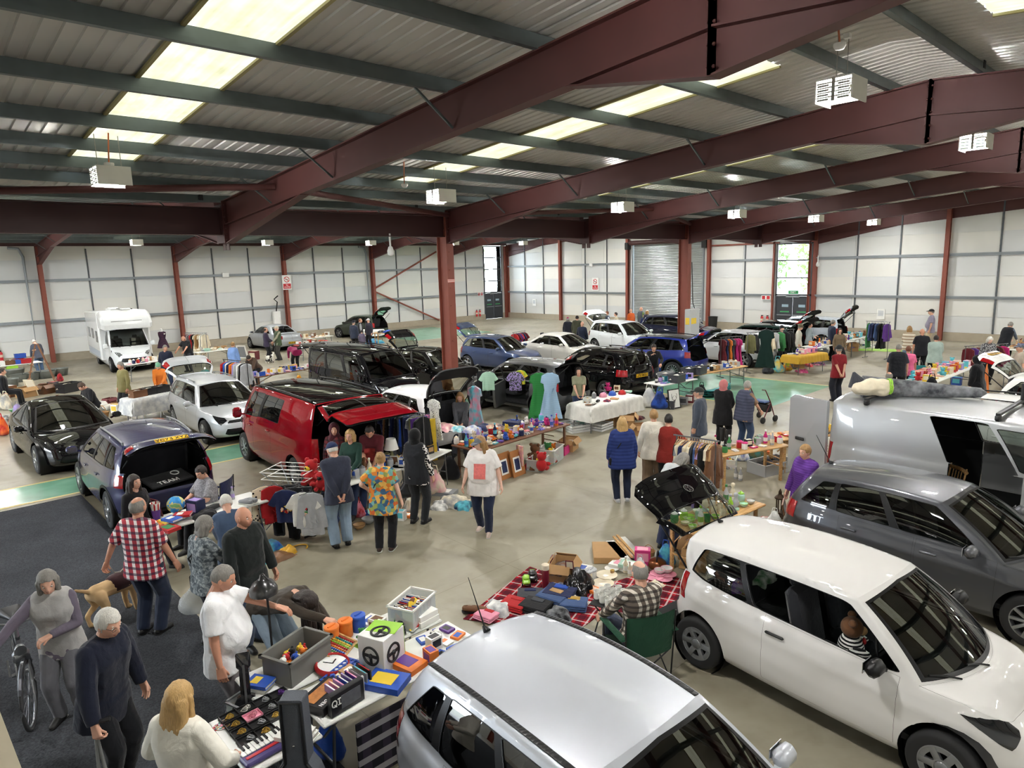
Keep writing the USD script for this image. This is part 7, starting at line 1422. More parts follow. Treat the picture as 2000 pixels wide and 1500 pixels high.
# B: tartan rugs by the camp chair
TART = look('tartan', {'g': ('geometry', {}), 'mp': ('mapping', {'rotation': (0, 0, -.35)}), 'a': ('wave_texture', {'scale': 1.6, 'bands_direction': 'x'}), 'b': ('wave_texture', {'scale': 1.6, 'bands_direction': 'y'}), 'c': ('wave_texture', {'scale': 1.6, 'bands_direction': 'x', 'phase': 3.}), 'd': ('wave_texture', {'scale': 1.6, 'bands_direction': 'y', 'phase': 3.}),
  'ra': ('rgb_ramp', {'ramp': [(.55, (0, 0, 0)), (.6, (.7, .7, .7))]}), 'rb': ('rgb_ramp', {'ramp': [(.55, (0, 0, 0)), (.6, (.7, .7, .7))]}), 'rc': ('rgb_ramp', {'ramp': [(.96, (0, 0, 0)), (.975, (.7, .7, .7))]}), 'rd': ('rgb_ramp', {'ramp': [(.96, (0, 0, 0)), (.975, (.7, .7, .7))]}),
  'm1': ('mix', {'color1': S(164, 34, 42), 'color2': S(64, 26, 38)}), 'm2': ('mix', {'color2': S(64, 26, 38)}), 'm3': ('mix', {'color2': S(206, 192, 190)}), 'm4': ('mix', {'color2': S(206, 192, 190)}), 'p': ('principled_bsdf', {'roughness': .95, 'specular_ior_level': .1})},
  [('g.position', 'mp.vector')]+[('mp.vector', k+'.vector') for k in 'abcd']+[('a.fac', 'ra.fac'), ('b.fac', 'rb.fac'), ('c.fac', 'rc.fac'), ('d.fac', 'rd.fac'), ('ra.color', 'm1.fac'), ('m1.color', 'm2.color1'), ('rb.color', 'm2.fac'), ('m2.color', 'm3.color1'), ('rc.color', 'm3.fac'), ('m3.color', 'm4.color1'), ('rd.color', 'm4.fac'), ('m4.color', 'p.base_color')], 'p.BSDF')
rug('red tartan rug spread with clothes left of the camp chair', [a2(*q) for q in ((905, 1210), (1035, 1108), (1150, 1148), (1180, 1195), (1140, 1225), (1088, 1248), (985, 1222))], TART)
rug('red tartan rug between the camp chair and the white hatchback', [a2(*q) for q in ((1190, 1140), (1270, 1118), (1345, 1135), (1350, 1205), (1290, 1240), (1205, 1195))], TART)
nR = 'on the left tartan rug'; nR2 = 'at the back edge of the tartan rugs'
for c, x, y, rz, c2, k, s in [('navy', 1092, 1165, .4, 'blue', 'folded', 1.2), ('denim', 1080, 1172, .2, 'tan', 'folded', 1.15), ('denim', 1120, 1185, .6, 'gold', 'folded', 1.), ('black', 1045, 1190, .3, 'charcoal', 'folded', 1.1), ('charcoal', 1036, 1168, .8, 'navy', 'folded', 1.), ('red', 1005, 1185, .3, 'red', 'folded', 1.), ('black', 1090, 1203, 1., 'grey', 'heap', .8), ('silver', 975, 1192, .5, 'white', 'heap', .9), ('pink', 950, 1206, .2, 'red', 'folded', .8), ('denim', 1075, 1222, .3, 'blue', 'heap', .7), ('blue', 1092, 1150, .6, 'silver', 'heap', .6), ('cream', 1125, 1180, .2, 'white', 'heap', .7)]: I(k, c, nR, x, y, .02, rz, s, c2)
for x in (923, 938): I('shoe', 'brown', 'at the end of the tartan rug', x, 1196, .02, -.9, 1.1, 'black')
I('toycar', 'lime', 'on the tartan rug', 1028, 1140, .02, .8, 1.2, 'black'); I('toycar', 'black', 'behind the lime buggy', 1040, 1132, .02, .8, 1.3, 'lime')
mk('vacuum_flask', 'dark red vacuum flask with cream cup lid on the rug', 'flask', (*a2(1066, 1148), .015), 0, [('flask', MB().cyl((0, 0, 0), (0, 0, .26), .05, n=18), plain(S(110, 24, 40), .3)), ('cup', MB().lathe([(.045, .26), (.052, .26), (.055, .33), (.03, .345), (0, .345)], 18), CREAM)])
I('carton', 'tan', 'behind the flask', 1100, 1128, .0, .5, .95, 'brown'); I('box', 'maroon', nR2, 1088, 1110, 0, .5, .9, 'brown'); I('frame', 'maroon', nR2, 1113, 1112, .24, .5, .4, 'cream'); I('flatbox', 'white', nR2, 1135, 1115, 0, .3, .85, 'red'); I('flatbox', 'white', nR2, 1135, 1113, .052, .35, .8, 'blue')
mk('camera_bag', 'glossy black carrier bag bunched up on the rug', 'bag', (*a2(1132, 1152), .015), .3, [('bag', crumple((.45, .36, .24), 3, .8), plain(S(22, 22, 25), .15)), ('lens_tube', MB().cyl((.05, .05, .16), (.12, .1, .22), .06, n=14), METAL)])
for i, (x, y, c) in enumerate([(1128, 1140, 'white'), (1148, 1135, 'cream'), (1156, 1132, 'white')]): I('tin', c, nR2, x, y, .0, .3, .9, 'silver')
I('flatbox', 'orange', nR, 1164, 1156, .02, .1, .6, 'peach')
for x, y, s in [(1185, 1126, 1.3), (1178, 1142, 1.3), (1195, 1112, .9)]: I('plate', 'cream' if s > 1 else 'white', 'by the tartan rugs', x, y, .01, 0, s, 'gold')
I('tin', 'tan', nR2, 1196, 1122, .0, 0, .4, 'gold')
# black tray table of white mugs in front of the seated man
bt = a2(1195, 1168, .45); t = thing('tray_table', 'small black folding tray table carrying white mugs before the seated man', 'table', (*bt, 0), .25); obj('top', MB().box((0, 0, .44), (.5, .36, .025), b=.01), BLACK, t)
for sx in (-1, 1): obj('leg', MB().tube([(sx*.2, -.15, .43), (-sx*.2, -.15, 0)], .01, 6), BLACK, t); obj('leg', MB().tube([(sx*.2, .15, .43), (-sx*.2, .15, 0)], .01, 6), BLACK, t)
for i in range(11): item('mug', 'white', 'on the black tray table', (bt[0]-.19+.1*(i % 4)+.03*(i//4), bt[1]-.1+.11*(i//4), .453), i*1.3, 1.05, 'blue')
camp_chair('dark green folding camp chair under the seated man', a2(1250, 1118, 1.22)+.06*np.array([math.cos(CAM['yaw']+.31), math.sin(CAM['yaw']+.31)]), CAM['yaw']+math.radians(18), S(28, 72, 52))
for x, y in [(1285, 1122), (1297, 1132), (1278, 1130), (1305, 1124)]: I('plate', 'pink', 'on the right rug', x, y, .02, 0, 1., 'maroon')
I('bowl', 'white', 'by the pink plates', 1302, 1118, .03, 0, .8, 'pink'); I('bowl', 'white', 'by the pink plates', 1288, 1120, .03, 0, .7, 'pink'); I('heap', 'cream', 'beside the pink plates', 1280, 1144, .02, 0, .5, 'cream')
I('box', 'magenta', nR2, 1255, 1100, 0, .6, 1.15, 'pink'); I('bag', 'silver', 'beside the magenta box', 1250, 1118, 0, .2, .5, 'white'); I('flatbox', 'white', nR2, 1220, 1108, 0, .2, 1.1, 'pink'); I('flatbox', 'mint', nR2, 1230, 1106, .066, .3, .8, 'white'); I('bottle', 'cream', nR2, 1222, 1118, 0, 0, 1., 'white'); I('bottle', 'cream', nR2, 1230, 1124, 0, 0, .9, 'white'); I('basket', 'tan', nR2, 1268, 1084, 0, 0, .6, 'tan')
kt = mk('kettle', 'old copper kettle with a black handle by the magenta box', 'kettle', (*a2(1284, 1108), 0), .5, [('body', MB().lathe([(0, 0), (.12, 0), (.14, .03), (.12, .1), (.06, .14), (0, .145)], 22), plain(S(128, 78, 46), .3, .7)), ('spout', MB().tube([(.11, 0, .06), (.18, 0, .1), (.2, 0, .14)], .018, 8), plain(S(128, 78, 46), .3, .7))]); a = np.linspace(0, PI, 14); obj('handle', MB().tube(np.stack([.1*np.cos(a), 0*a, .13+.12*np.sin(a)], 1), .012, 6), BLACK, kt)
c_ = a2(1190, 1085); mk('cardboard_box', 'flat brown cardboard box lying on the concrete aisle', 'box', (*c_, 0), .75, [('box', MB().box((0, 0, .05), (.6, .5, .1), b=.006), CARD)])
c_ = a2(1218, 1080); mk('blind_roll', 'folded white fabric blinds with wooden rods on the floor', 'blind', (*c_, 0), -.55, [('folds', MB().box((-.12, -.05, .05), (.2, .75, .1), b=.04).box((.12, .08, .04), (.2, .75, .08), b=.035), cc('white')), ('rod', MB().box((-.02, 0, .11), (.035, .8, .025)).box((.06, .05, .1), (.035, .8, .025)), PINE)])
# C: pine table of china and glass behind the white hatchback
tc = at(1395, 1008, .74); ca = math.atan2(-.55, 1.0)
tC = (2.25, -12.05); table('pine folding table of china and glass behind the white hatchback', tC, 1.75, .6, -.08, top=PINE, legs='wood')
nD = 'on the pine china table'
spread(nD, (1.42, -12.2), (1.6, -.12), (.02, .45), 9, 3, ['mug', 'bowl', 'jar', 'bottle', 'plate', 'ornament', 'bowl'], ['white', 'cream', 'green', 'mint', 'white', 'silver', 'lime'], 12, .741)
I('carton', 'tan', 'under the pine china table', 1355, 1085, 0, .3, 1.1, 'brown'); item('handbag', 'tan', 'under the pine china table', (1.75, -12.0, 0), .3, 1.3, 'brown'); item('bag', 'blue', 'hung at the pine china table', (1.62, -11.62, 0), .3, .7, 'turquoise')
ln_ = mk('lantern', 'old dark brass lantern ornament on the floor by the grey hatchback', 'lantern', (*a2(1522, 1010), 0), 0, [('base', MB().lathe([(0, 0), (.1, 0), (.1, .03), (.05, .06), (.05, .1)], 12), plain(S(74, 58, 44), .4, .6)), ('cage', MB().cyl((.06, 0, .1), (.06, 0, .34), .012, n=6).cyl((-.06, 0, .1), (-.06, 0, .34), .012, n=6).cyl((0, .06, .1), (0, .06, .34), .012, n=6).cyl((0, -.06, .1), (0, -.06, .34), .012, n=6).box((0, 0, .1), (.16, .16, .02)), plain(S(74, 58, 44), .4, .6)), ('finial', MB().lathe([(.09, .34), (.09, .36), (.03, .42), (.03, .46), (.012, .5), (0, .52)], 12), plain(S(74, 58, 44), .4, .6))])
I('frame', 'brown', 'on the floor behind the grey hatchback', 1540, 1032, 0, -1.2, 1.3, 'grey'); I('bag', 'white', 'behind the grey hatchback', 1512, 1028, 0, .3, .6, 'white'); I('heap', 'red', 'by the pine china table leg', 1496, 1018, 0, 0, .6, 'white')
# D: wooden tables in front of the silver van, clothes rail, tub, pine chairs
table('wooden table of kitchenware left of the silver van', (5.85, -10.62), 1.7, .62, -.36, top=PINE, legs='wood'); table('further wooden table of mixed goods by the van\'s open rear door', (7.6, -11.0), 1.5, .62, -.5, top=PINE, legs='wood')
nE = 'on the wooden kitchenware table'; nF = 'on the table by the van\'s rear door'
spread(nE, (5.1, -10.55), (1.5, -.56), (.16, .42), 7, 3, ['box', 'tin', 'jar', 'bowl', 'flatbox', 'handbag', 'bottle'], ['white', 'pink', 'magenta', 'black', 'green', 'silver', 'cream', 'red'], 21, .741)
spread(nF, (6.98, -10.95), (1.25, -.66), (.2, .4), 6, 3, ['flatbox', 'folded', 'box', 'toycar', 'shoe', 'book'], ['red', 'orange', 'white', 'grey', 'black', 'pink', 'yellow'], 22, .741)
for x, y in ((1412, 862), (1424, 866)): mk('boot', f'tall black boot standing on the kitchenware table, {"left" if x < 1420 else "right"} of the pair', 'boot', (*a2(x, y, .74), .741), .3, [('upper', hull(np.vstack([sph((-.06, 0, .05), .04), sph((.12, 0, .03), .03)])), BLACK), ('shaft', MB().lathe([(.045, .04), (.05, .15), (.06, .3), (.05, .3)], 14, (-.06, 0, 0)), BLACK)])
rail('long rail of beige and navy clothes on wooden hangers in the middle aisle', 'on the middle rail', a2(1322, 850, 1.5), a2(1398, 861, 1.5), 1.5, ['black', 'grey', 'cream', 'navy', 'navy', 'cream', 'cream', 'charcoal', 'denim', 'brown', 'lilac', 'black', 'black', 'cream', 'tan', 'brown'], ('coat', 'coat', 'dress'), True, METAL, 5)
tb = mk('storage_tub', 'large pale grey storage tub of dark clothes under the kitchenware table', 'tub', (*a2(1505, 920), 0), -.25, [])
m = MB()
for sx, sy in ((1, 0), (-1, 0), (0, 1), (0, -1)): m.box((sx*.44, sy*.24, .12), (.015 if sx else .88, .015 if sy else .48, .24)); m.box((sx*.45, sy*.25, .235), (.04 if sx else .94, .04 if sy else .54, .025))
m.box((0, 0, .006), (.88, .48, .012)); obj('tub', m, plain(S(176, 178, 180), .45), tb, 0)
for i, (c, x, y) in enumerate((('black', -.18, 0), ('navy', .05, .08), ('tan', .1, -.08), ('charcoal', .28, .03))): q = np.array(at(1505, 920)[:2])+rotz(-.25)[:2, :2]@np.array([x, y]); item('heap', c, 'in the large grey tub', (q[0], q[1], .1), .5*i, .95, 'black')
for x, y, k, c, c2, s in [(1450, 900, 'bag', 'white', 'blue', .7), (1478, 898, 'bag', 'olive', 'teal', 1.), (1495, 888, 'basket', 'orange', 'orange', .9), (1520, 900, 'heap', 'orange', 'red', .8), (1425, 912, 'tub', 'white', 'grey', .7), (1545, 870, 'carton', 'tan', 'brown', 1.), (1570, 862, 'carton', 'tan', 'grey', .9), (1437, 935, 'bottle', 'silver', 'white', 1.1), (1446, 938, 'bottle', 'silver', 'white', 1.1)]: I(k, c, 'under the kitchenware table', x, y, 0, .4, s, c2)
chair_pine('pine spindle-back chair beside the woman in purple', a2(1605, 925, .3), 2.2); chair_pine('pine spindle-back chair by the van\'s side door', a2(1835, 985, .3), 2.4)
wk = a2(1484, 822); m = MB()
for s in (-1, 1): m.tube([(.28, s*.27, .08), (.1, s*.26, .55), (-.12, s*.26, .92), (-.25, s*.26, .94)], .014, 6).tube([(-.2, s*.28, .08), (.1, s*.26, .55)], .014, 6)
m.bar((.1, -.26, .55), (.1, .26, .55), .02, .02); w2 = MB(); [w2.cyl((x, s*.28-.015, .09), (x, s*.28+.015, .09), .09, n=16) for x in (.28, -.2) for s in (-1, 1)]
mk('wheeled_walker', 'dark red wheeled walker with seat and basket pushed in the aisle', 'walker', (*wk, 0), CAM['yaw']-math.radians(62), [('frame', m, plain(S(92, 30, 44), .35, .3)), ('wheels', w2, BLACK), ('seat', MB().box((.03, 0, .56), (.26, .42, .05), b=.02), plain(S(60, 84, 130), .6)), ('basket', MB().box((.15, 0, .38), (.22, .38, .26), b=.04), BLACK)])
# E: white cloth table, white plastic crates and boxes
tE = (7.85, -5.42); table('table under a long white cloth with helmets by the grey car', tE, 2.1, .8, -.03, cloth_=(cc('white'), 'white cloth hanging to the floor over the helmet table'), drop=.42)
nG = 'on the white-clothed table'
for x, y, k, c, c2, s in [(1178, 775, 'helmet', 'pink', 'purple', 1.), (1196, 772, 'helmet', 'blue', 'white', 1.), (1215, 770, 'helmet', 'red', 'black', 1.), (1160, 778, 'jar', 'grey', 'silver', 1.1), (1147, 786, 'tub', 'white', 'tan', .45), (1168, 786, 'shoe', 'black', 'white', 1.), (1160, 790, 'shoe', 'white', 'black', 1.), (1150, 792, 'plate', 'brown', 'black', .9), (1200, 780, 'flatbox', 'tan', 'orange', .6), (1205, 763, 'box', 'cream', 'brown', .8), (1225, 766, 'flatbox', 'mint', 'white', .7), (1187, 764, 'plush', 'magenta', 'pink', .9), (1186, 784, 'heap', 'navy', 'red', .5)]: I(k, c, nG, x, y, .742, .4, s, c2)
def slat_crate(label, x, y, rz, sc=1.):
 t = thing('slatted_crate', label, 'crate', (*a2(x, y), 0), rz, 'white slatted plastic crates')
 for s in (-1, 1):
  for z in (.03, .1, .17): obj('slat', MB().box((0, s*.19, z), (.56, .012, .05)), plain(S(222, 224, 224), .4), t, 0); obj('slat', MB().box((s*.28, 0, z), (.012, .38, .05)), plain(S(222, 224, 224), .4), t, 0)
 obj('base', MB().box((0, 0, .008), (.56, .38, .016)), plain(S(222, 224, 224), .4), t, 0)
slat_crate('white slatted plastic crate in front of the helmet table', 1175, 838, .1); slat_crate('white slatted plastic crate holding a mint rucksack', 1128, 842, -.3); slat_crate('white slatted plastic crate beside the long toy table\'s end', 1106, 838, -.2)
I('bag', 'mint', 'in the white crate', 1138, 828, .12, .3, .8, 'teal'); I('carton', 'tan', 'near the blue quilted jacket', 1225, 832, 0, .6, 1.2, 'brown'); I('carton', 'tan', 'near the blue quilted jacket', 1195, 830, 0, .2, 1., 'tan'); I('heap', 'black', 'behind the helmet table end', 1215, 815, 0, 0, .9, 'charcoal'); I('heap', 'maroon', 'behind the helmet table end', 1248, 818, 0, 0, .8, 'black'); I('carton', 'tan', 'near the blue quilted jacket', 1250, 848, 0, .9, .9, 'red')
# F: long table of toys and toiletries; things below it
table('long brown table of toys and toiletries in the middle', (3.55, -6.3), 3.0, .85, .06, top=DWOOD, legs='wood')
nH = 'on the long toy table'
TC = ['pink', 'white', 'magenta', 'lilac', 'yellow', 'turquoise', 'red', 'blue', 'purple', 'cream', 'orange', 'navy']
spread(nH, (2.1, -6.72), (2.9, .18), (-.04, .78), 17, 5, ['box', 'flatbox', 'book', 'bottle', 'jar', 'plush', 'flatbox', 'book', 'toycar', 'folded', 'heap', 'shoe', 'heap'], TC, 31, .741, .1)
for x, y, c, k, s, c2 in [(1002, 830, 'navy', 'folded', 1.2, 'blue'), (965, 838, 'peach', 'heap', 1., 'navy'), (925, 842, 'white', 'heap', 1.1, 'blue'), (895, 840, 'turquoise', 'heap', .9, 'white'), (870, 838, 'pink', 'heap', 1.2, 'cream'), (945, 838, 'navy', 'heap', 1., 'navy')]: I(k, c, 'at the back of the long toy table', x, y, .80, .3, s, c2)
for x, y, k, c, c2, s in [(1075, 900, 'tub', 'white', 'green', 1.1), (1050, 915, 'tub', 'white', 'brown', .85), (1098, 885, 'crate', 'magenta', 'pink', .8), (1112, 878, 'carton', 'tan', 'white', 1.), (1060, 905, 'bag', 'silver', 'white', .8), (1045, 905, 'plush', 'brown', 'white', 1.6), (1058, 920, 'plush', 'red', 'yellow', 1.5), (1035, 918, 'bag', 'red', 'maroon', .6), (1080, 890, 'plush', 'orange', 'yellow', 1.1), (1070, 892, 'plush', 'green', 'lime', 1.2), (880, 935, 'bag', 'black', 'black', 1.1), (905, 880, 'bag', 'white', 'grey', 1.)]: I(k, c, 'under the long toy table', x, y, .0 if k != 'plush' else .03, .4, s, c2)
for i, x in enumerate((985, 1010)):
 t = mk('picture_board', f'brown cork board with a framed photo leaning under the toy table, {"left" if i == 0 else "right"} one', 'picture', (*a2(x+5, 935-6*i), 0), -1.45, [('board', MB().box((0, 0, .28), (.03, .4, .56)), plain(S(170, 112, 62), .7, bump=.4)), ('mount', MB().box((.017, -.03, .26), (.004, .22, .32)), WHITE), ('photo', MB().box((.02, -.03, .26), (.003, .15, .24)), plain(S(40, 52, 88), .3, vary=.6, scale=20.))], tilt=roty(-.2))
garment('small pink tracksuit on a hanger below the toy table', 'trousers', cc('pink', 'peach'), (*a2(1015, 868, .66), .68), -.1, sc=.5)
# G: tables behind the red van, big clothes rail, airer of T-shirts
table('white folding table of picture frames beside the black hooded person', (1.0, -6.25), 1.5, .62, .35); table('white folding table of ornaments behind the red van', (-.25, -6.35), 1.6, .65, .1)
nI = 'on the ornament table behind the red van'; nJ = 'on the picture frame table'
spread(nI, (-.95, -6.55), (1.5, .15), (-.02, .5), 9, 3, ['bowl', 'jar', 'mug', 'ornament', 'bottle', 'basket', 'box'], ['white', 'brown', 'silver', 'gold', 'cream', 'blue', 'grey', 'olive'], 41, .741)
spread(nJ, (.38, -6.62), (1.3, .47), (-.18, .5), 6, 3, ['book', 'flatbox', 'frame', 'box', 'folded', 'frame'], ['brown', 'gold', 'blue', 'white', 'maroon', 'black', 'tan'], 42, .741)
I('plush', 'red', 'by the airer', 612, 948, .74, 3.5, 1.7, 'yellow'); I('plush', 'red', 'at the ornament table end', 628, 958, .74, 4., 1.2, 'black'); I('plush', 'cream', 'at the ornament table end', 645, 952, .74, 4., .9, 'white'); I('box', 'brown', 'at the ornament table end', 635, 935, .74, .3, .9, 'gold')
I('lamp', 'olive', 'behind the floral blouse', 766, 905, .74, 0, 1.3, 'white'); I('basket', 'brown', 'behind the floral blouse', 715, 915, .74, 0, .8, 'tan')
mm = mk('dressing_mirror', 'small mirror in an arched tan frame beside the red van', 'mirror', (*a2(752, 905, .6), .35), 3.6, [('frame', MB().tube(np.array([(0, -.17, 0), (0, -.17, .5), (0, -.1, .62), (0, .1, .62), (0, .17, .5), (0, .17, 0)]), .022, 6, True), WICK), ('glass', MB().prism([(-.16, 0), (.16, 0), (.16, .5), (.1, .6), (-.1, .6), (-.16, .5)], .01, T=np.array([[0, 0, 1.], [1, 0, 0], [0, 1, 0]])), plain(S(60, 70, 70), .05, .9))])
obj('leg', MB().cyl((0, -.15, 0), (-.1, -.15, -.35), .012).cyl((0, .15, 0), (-.1, .15, -.35), .012), WICK, mm)
rail('long rail packed with dark clothes between the red van and white hatchback', 'on the rail beside the red van', a2(746, 793, 1.62), a2(826, 812, 1.55), 1.6, ['black', 'navy', 'charcoal', 'brown', 'black', 'grey', 'navy', 'black', 'charcoal', 'blue', 'black', 'navy', 'grey', 'olive', 'purple', 'black'], ('coat', 'coat', 'dress', 'trousers'), False, METAL, 6)
garment('bright yellow trousers hanging at the end of the dark rail', 'trousers', cc('yellow'), (*a2(812, 812, 1.5), 1.5), .6, sc=1.0); garment('second pair of yellow trousers at the rail end', 'trousers', cc('yellow'), (*a2(829, 812, 1.5), 1.52), .9, sc=1.)
garment('white spotted camisole hung on the white hatchback\'s tailgate', 'dress', pattern('speckle', [COL['black'], COL['white'], COL['white']], 30.), (*a2(846, 770, 1.9), 1.85), .2, sc=.75); garment('magenta floral dress by the white hatchback', 'dress', pattern('blotch', [COL['white'], COL['magenta'], COL['purple'], COL['pink']], 9.), (*a2(836, 800, 1.5), 1.45), .3, sc=.8); garment('pink and pale blue dress hung by the white hatchback', 'dress', cc('pink', 'turquoise'), (*a2(926, 748, 1.75), 1.75), .1, sc=.95)
# airer
A0 = a2(570, 918, 1.02); t = thing('clothes_airer', 'white wire clothes airer hung with t-shirts at the table end', 'airer', (*A0, 0), -1.0); m = MB()
for z, w in ((1.05, .32), (.92, .3)):
 for y in np.linspace(-w, w, 4): m.cyl((-.42, y, z), (.42, y, z), .006, n=5)
 for x in (-.42, .42): m.cyl((x, -w, z), (x, w, z), .008, n=6)
obj('wires', m, WHITE, t); m = MB()
for s in (-1, 1): m.tube([(-.42, s*.3, 1.05), (.42, -s*.3, .0)], .01, 6).tube([(.42, s*.3, 1.05), (-.42, -s*.3, 0)], .01, 6)
obj('legs', m, METAL, t)
TEE = pattern('blotch', [S(36, 40, 66), S(36, 40, 66), S(36, 40, 66), S(196, 60, 56), S(206, 176, 84)], 9.)
def tee_print(pos, rz, sc, words, col): pass
garment('white cardigan with dark flecks on the airer', 'coat', pattern('speckle', [COL['black'], COL['cream'], COL['cream']], 14.), (*a2(514, 945, .98), 1.0), -1.9, sc=.85); garment('red top on the airer', 'coat', cc('red'), (*a2(530, 945, .98), 1.0), -1.8, sc=.8)
g1 = garment('navy t-shirt with a coloured picture print on the airer', 'tee', cc('navy'), (*a2(556, 950, 1.0), 1.0), -2.3, sc=.85); g2 = garment('white t-shirt with a printed picture on the airer', 'tee', cc('white'), (*a2(590, 955, 1.0), 1.0), -2.3, sc=.85); garment('pale grey long-sleeved top on the airer', 'coat', cc('silver'), (*a2(605, 955, 1.0), 1.0), -2.2, sc=.9)
for g, c1, c2_, wd in ((g1, 'red', 'yellow', ''), (g2, 'red', 'green', '')):
 m = MB(); r = np.random.default_rng(3); [m.box((.05, r.uniform(-.09, .09), -.42+r.uniform(-.1, .12)), (.006, .05, .05), rotx(r.uniform(0, 2))) for i in range(9)]; obj('print', m, pattern('cells', [COL[c1], COL[c2_], COL['black'], COL['peach']], 18.), g, 0)
garment('black trousers behind the navy t-shirt on the airer', 'trousers', cc('black'), (*a2(552, 938, 1.0), 1.0), -2.3, sc=1.0); garment('black quilted skirt behind the white t-shirt on the airer', 'trousers', cc('black'), (*a2(582, 942, 1.0), 1.0), -2.2, sc=1.)
for x, y, k, c, c2, s in [(640, 1025, 'bag', 'navy', 'denim', 1.1), (702, 1033, 'bowl', 'tan', 'brown', 1.), (720, 1022, 'bowl', 'silver', 'silver', 1.1), (700, 1010, 'bag', 'red', 'pink', .7), (720, 1005, 'heap', 'blue', 'navy', .7), (783, 1015, 'box', 'white', 'turquoise', .9), (795, 1008, 'flatbox', 'orange', 'white', .7), (800, 1000, 'bag', 'white', 'cream', .6), (850, 965, 'bag', 'cream', 'pink', 1.1), (880, 985, 'heap', 'grey', 'cream', 1.4), (862, 990, 'heap', 'white', 'black', 1.), (905, 990, 'heap', 'turquoise', 'navy', 1.), (870, 965, 'flatbox', 'grey', 'white', 1.2), (700, 985, 'carton', 'tan', 'grey', 1.), (655, 985, 'carton', 'tan', 'black', 1.)]: I(k, c, 'in front of the ornament tables', x, y, 0, .5, s, c2)
hb = mk('saddle_bag', 'brown and yellow leather bag with a strap lying on the floor', 'bag', (*a2(545, 1090), 0), .3, [('bag', crumple((.42, .3, .14), 6), plain(S(120, 84, 54), .5)), ('flap', crumple((.26, .24, .16), 8).shift(o=(.2, .02, 0)), plain(S(206, 158, 40), .45))]); a = np.linspace(-1, PI, 20); obj('strap', MB().tube(np.stack([.32+.22*np.cos(a), -.02+.14*np.sin(a), .02+0*a], 1), .012, 5), plain(S(206, 158, 40), .45), hb)
for x, y, k, c, c2, s in [(512, 1060, 'frame', 'navy', 'purple', 1.1), (524, 1072, 'heap', 'turquoise', 'blue', 1.1), (515, 1088, 'book', 'white', 'turquoise', 1.1), (508, 1100, 'flatbox', 'turquoise', 'white', .7)]: I(k, c, 'on the floor beside the airer', x, y, 0, .3, s, c2)
# H: folding table behind the navy car
table('white folding table with globe and games behind the navy car', (-3.05, -6.15), 1.8, .68, .05); nK = 'on the globe table'
gl = mk('globe', 'blue world globe standing on the folding table', 'globe', (*a2(346, 1008, .74), .741), 0, [('stand', MB().lathe([(0, 0), (.07, 0), (.07, .012), (.015, .03), (.012, .06)], 14), BLACK), ('sphere', MB().ball((0, 0, .19), .13, 3), pattern('blotch', [S(58, 140, 206), S(72, 152, 214), S(196, 190, 130), S(120, 170, 110)], 9.))])
bk_ = mk('popcorn_tub', 'red and white striped popcorn carton in a purple cup', 'carton', (-3.72, -6.0, .741), 0, [('cup', MB().lathe([(0, 0), (.05, 0), (.07, .16), (.065, .16)], 14), pc('purple')), ('stripes', MB().lathe([(.055, .15), (.075, .27)], 14), pattern('check', [COL['white'], COL['red'], COL['white']], 6.))])
for i in range(6): I('book', ['orange', 'yellow', 'blue', 'turquoise', 'white', 'red'][i], nK, 322+7*i, 1022-3*i, .741+.034*(i % 3), .2*i, 1.2, 'white')
I('box', 'navy', nK, 384, 1004, .741, .4, 1.2, 'lilac'); I('shoe', 'black', nK, 408, 1000, .741, .4, 1.2, 'white'); I('shoe', 'black', nK, 418, 996, .741, .5, 1.2, 'grey'); I('shoe', 'grey', nK, 480, 985, .741, 2., 1.1, 'white'); I('shoe', 'grey', nK, 490, 982, .741, 2., 1.1, 'white'); I('bottle', 'silver', nK, 455, 975, .741, 0, .9, 'lilac'); I('frame', 'maroon', nK, 310, 1006, .741, .3, .8, 'maroon'); I('flatbox', 'red', nK, 330, 1035, .741, .3, .8, 'green'); I('heap', 'black', nK, 400, 1008, .741, 0, .8, 'black')
camp_chair('navy folding chair behind the seated woman in grey marl', a2(415, 985, .4), 2.4, S(36, 44, 86))
mk('banner', 'black fabric banner lettered TEAM lying in the navy car\'s boot', 'banner', (-3.0, -4.05, .78), .25, [('cloth', MB().box((0, 0, .02), (.8, .45, .03), b=.012), cc('black')), ('lettering', MB().text('TEAM', .1, o=(-.05, -.12, .037)), WHITE), ('roundel', MB().tube(np.stack([.2+.07*np.cos(np.linspace(0, 6.28, 21)[:-1]), .1+.07*np.sin(np.linspace(0, 6.28, 21)[:-1]), .038+0*np.arange(20)], 1), .012, 5, True), WHITE)], tilt=rotx(.25))
# I: left-hand stalls
table('table under a white cloth with black crates of goods by the silver estate', (-.45, 6.1), 1.7, .7, .25, cloth_=(cc('white', 'silver'), 'white cloth hanging from the black crate table'), drop=.5)
for x, y, c in [(270, 775, 'brown'), (293, 770, 'black'), (315, 766, 'black')]: I('crate', c, 'on the cloth by the silver estate', x, y, .742, .3, .85, 'grey')
t = thing('garden_chair', 'white-framed folding garden chair with blue fabric by the white cloth', 'chair', (*a2(300, 815), 0), -2.0); obj('seat', MB().box((0, 0, .42), (.42, .46, .02), b=.008), plain(S(108, 142, 190), .7), t); obj('back', MB().box((-.25, 0, .68), (.02, .44, .5), roty(-.2), b=.008), plain(S(108, 142, 190), .7), t)
for s in (-1, 1): obj('frame_tube', MB().tube([(.26, s*.25, 0), (-.1, s*.25, .45), (-.32, s*.24, .95)], .012, 6).tube([(-.3, s*.25, 0), (.2, s*.25, .62), (-.22, s*.25, .64)], .012, 6), WHITE, t)
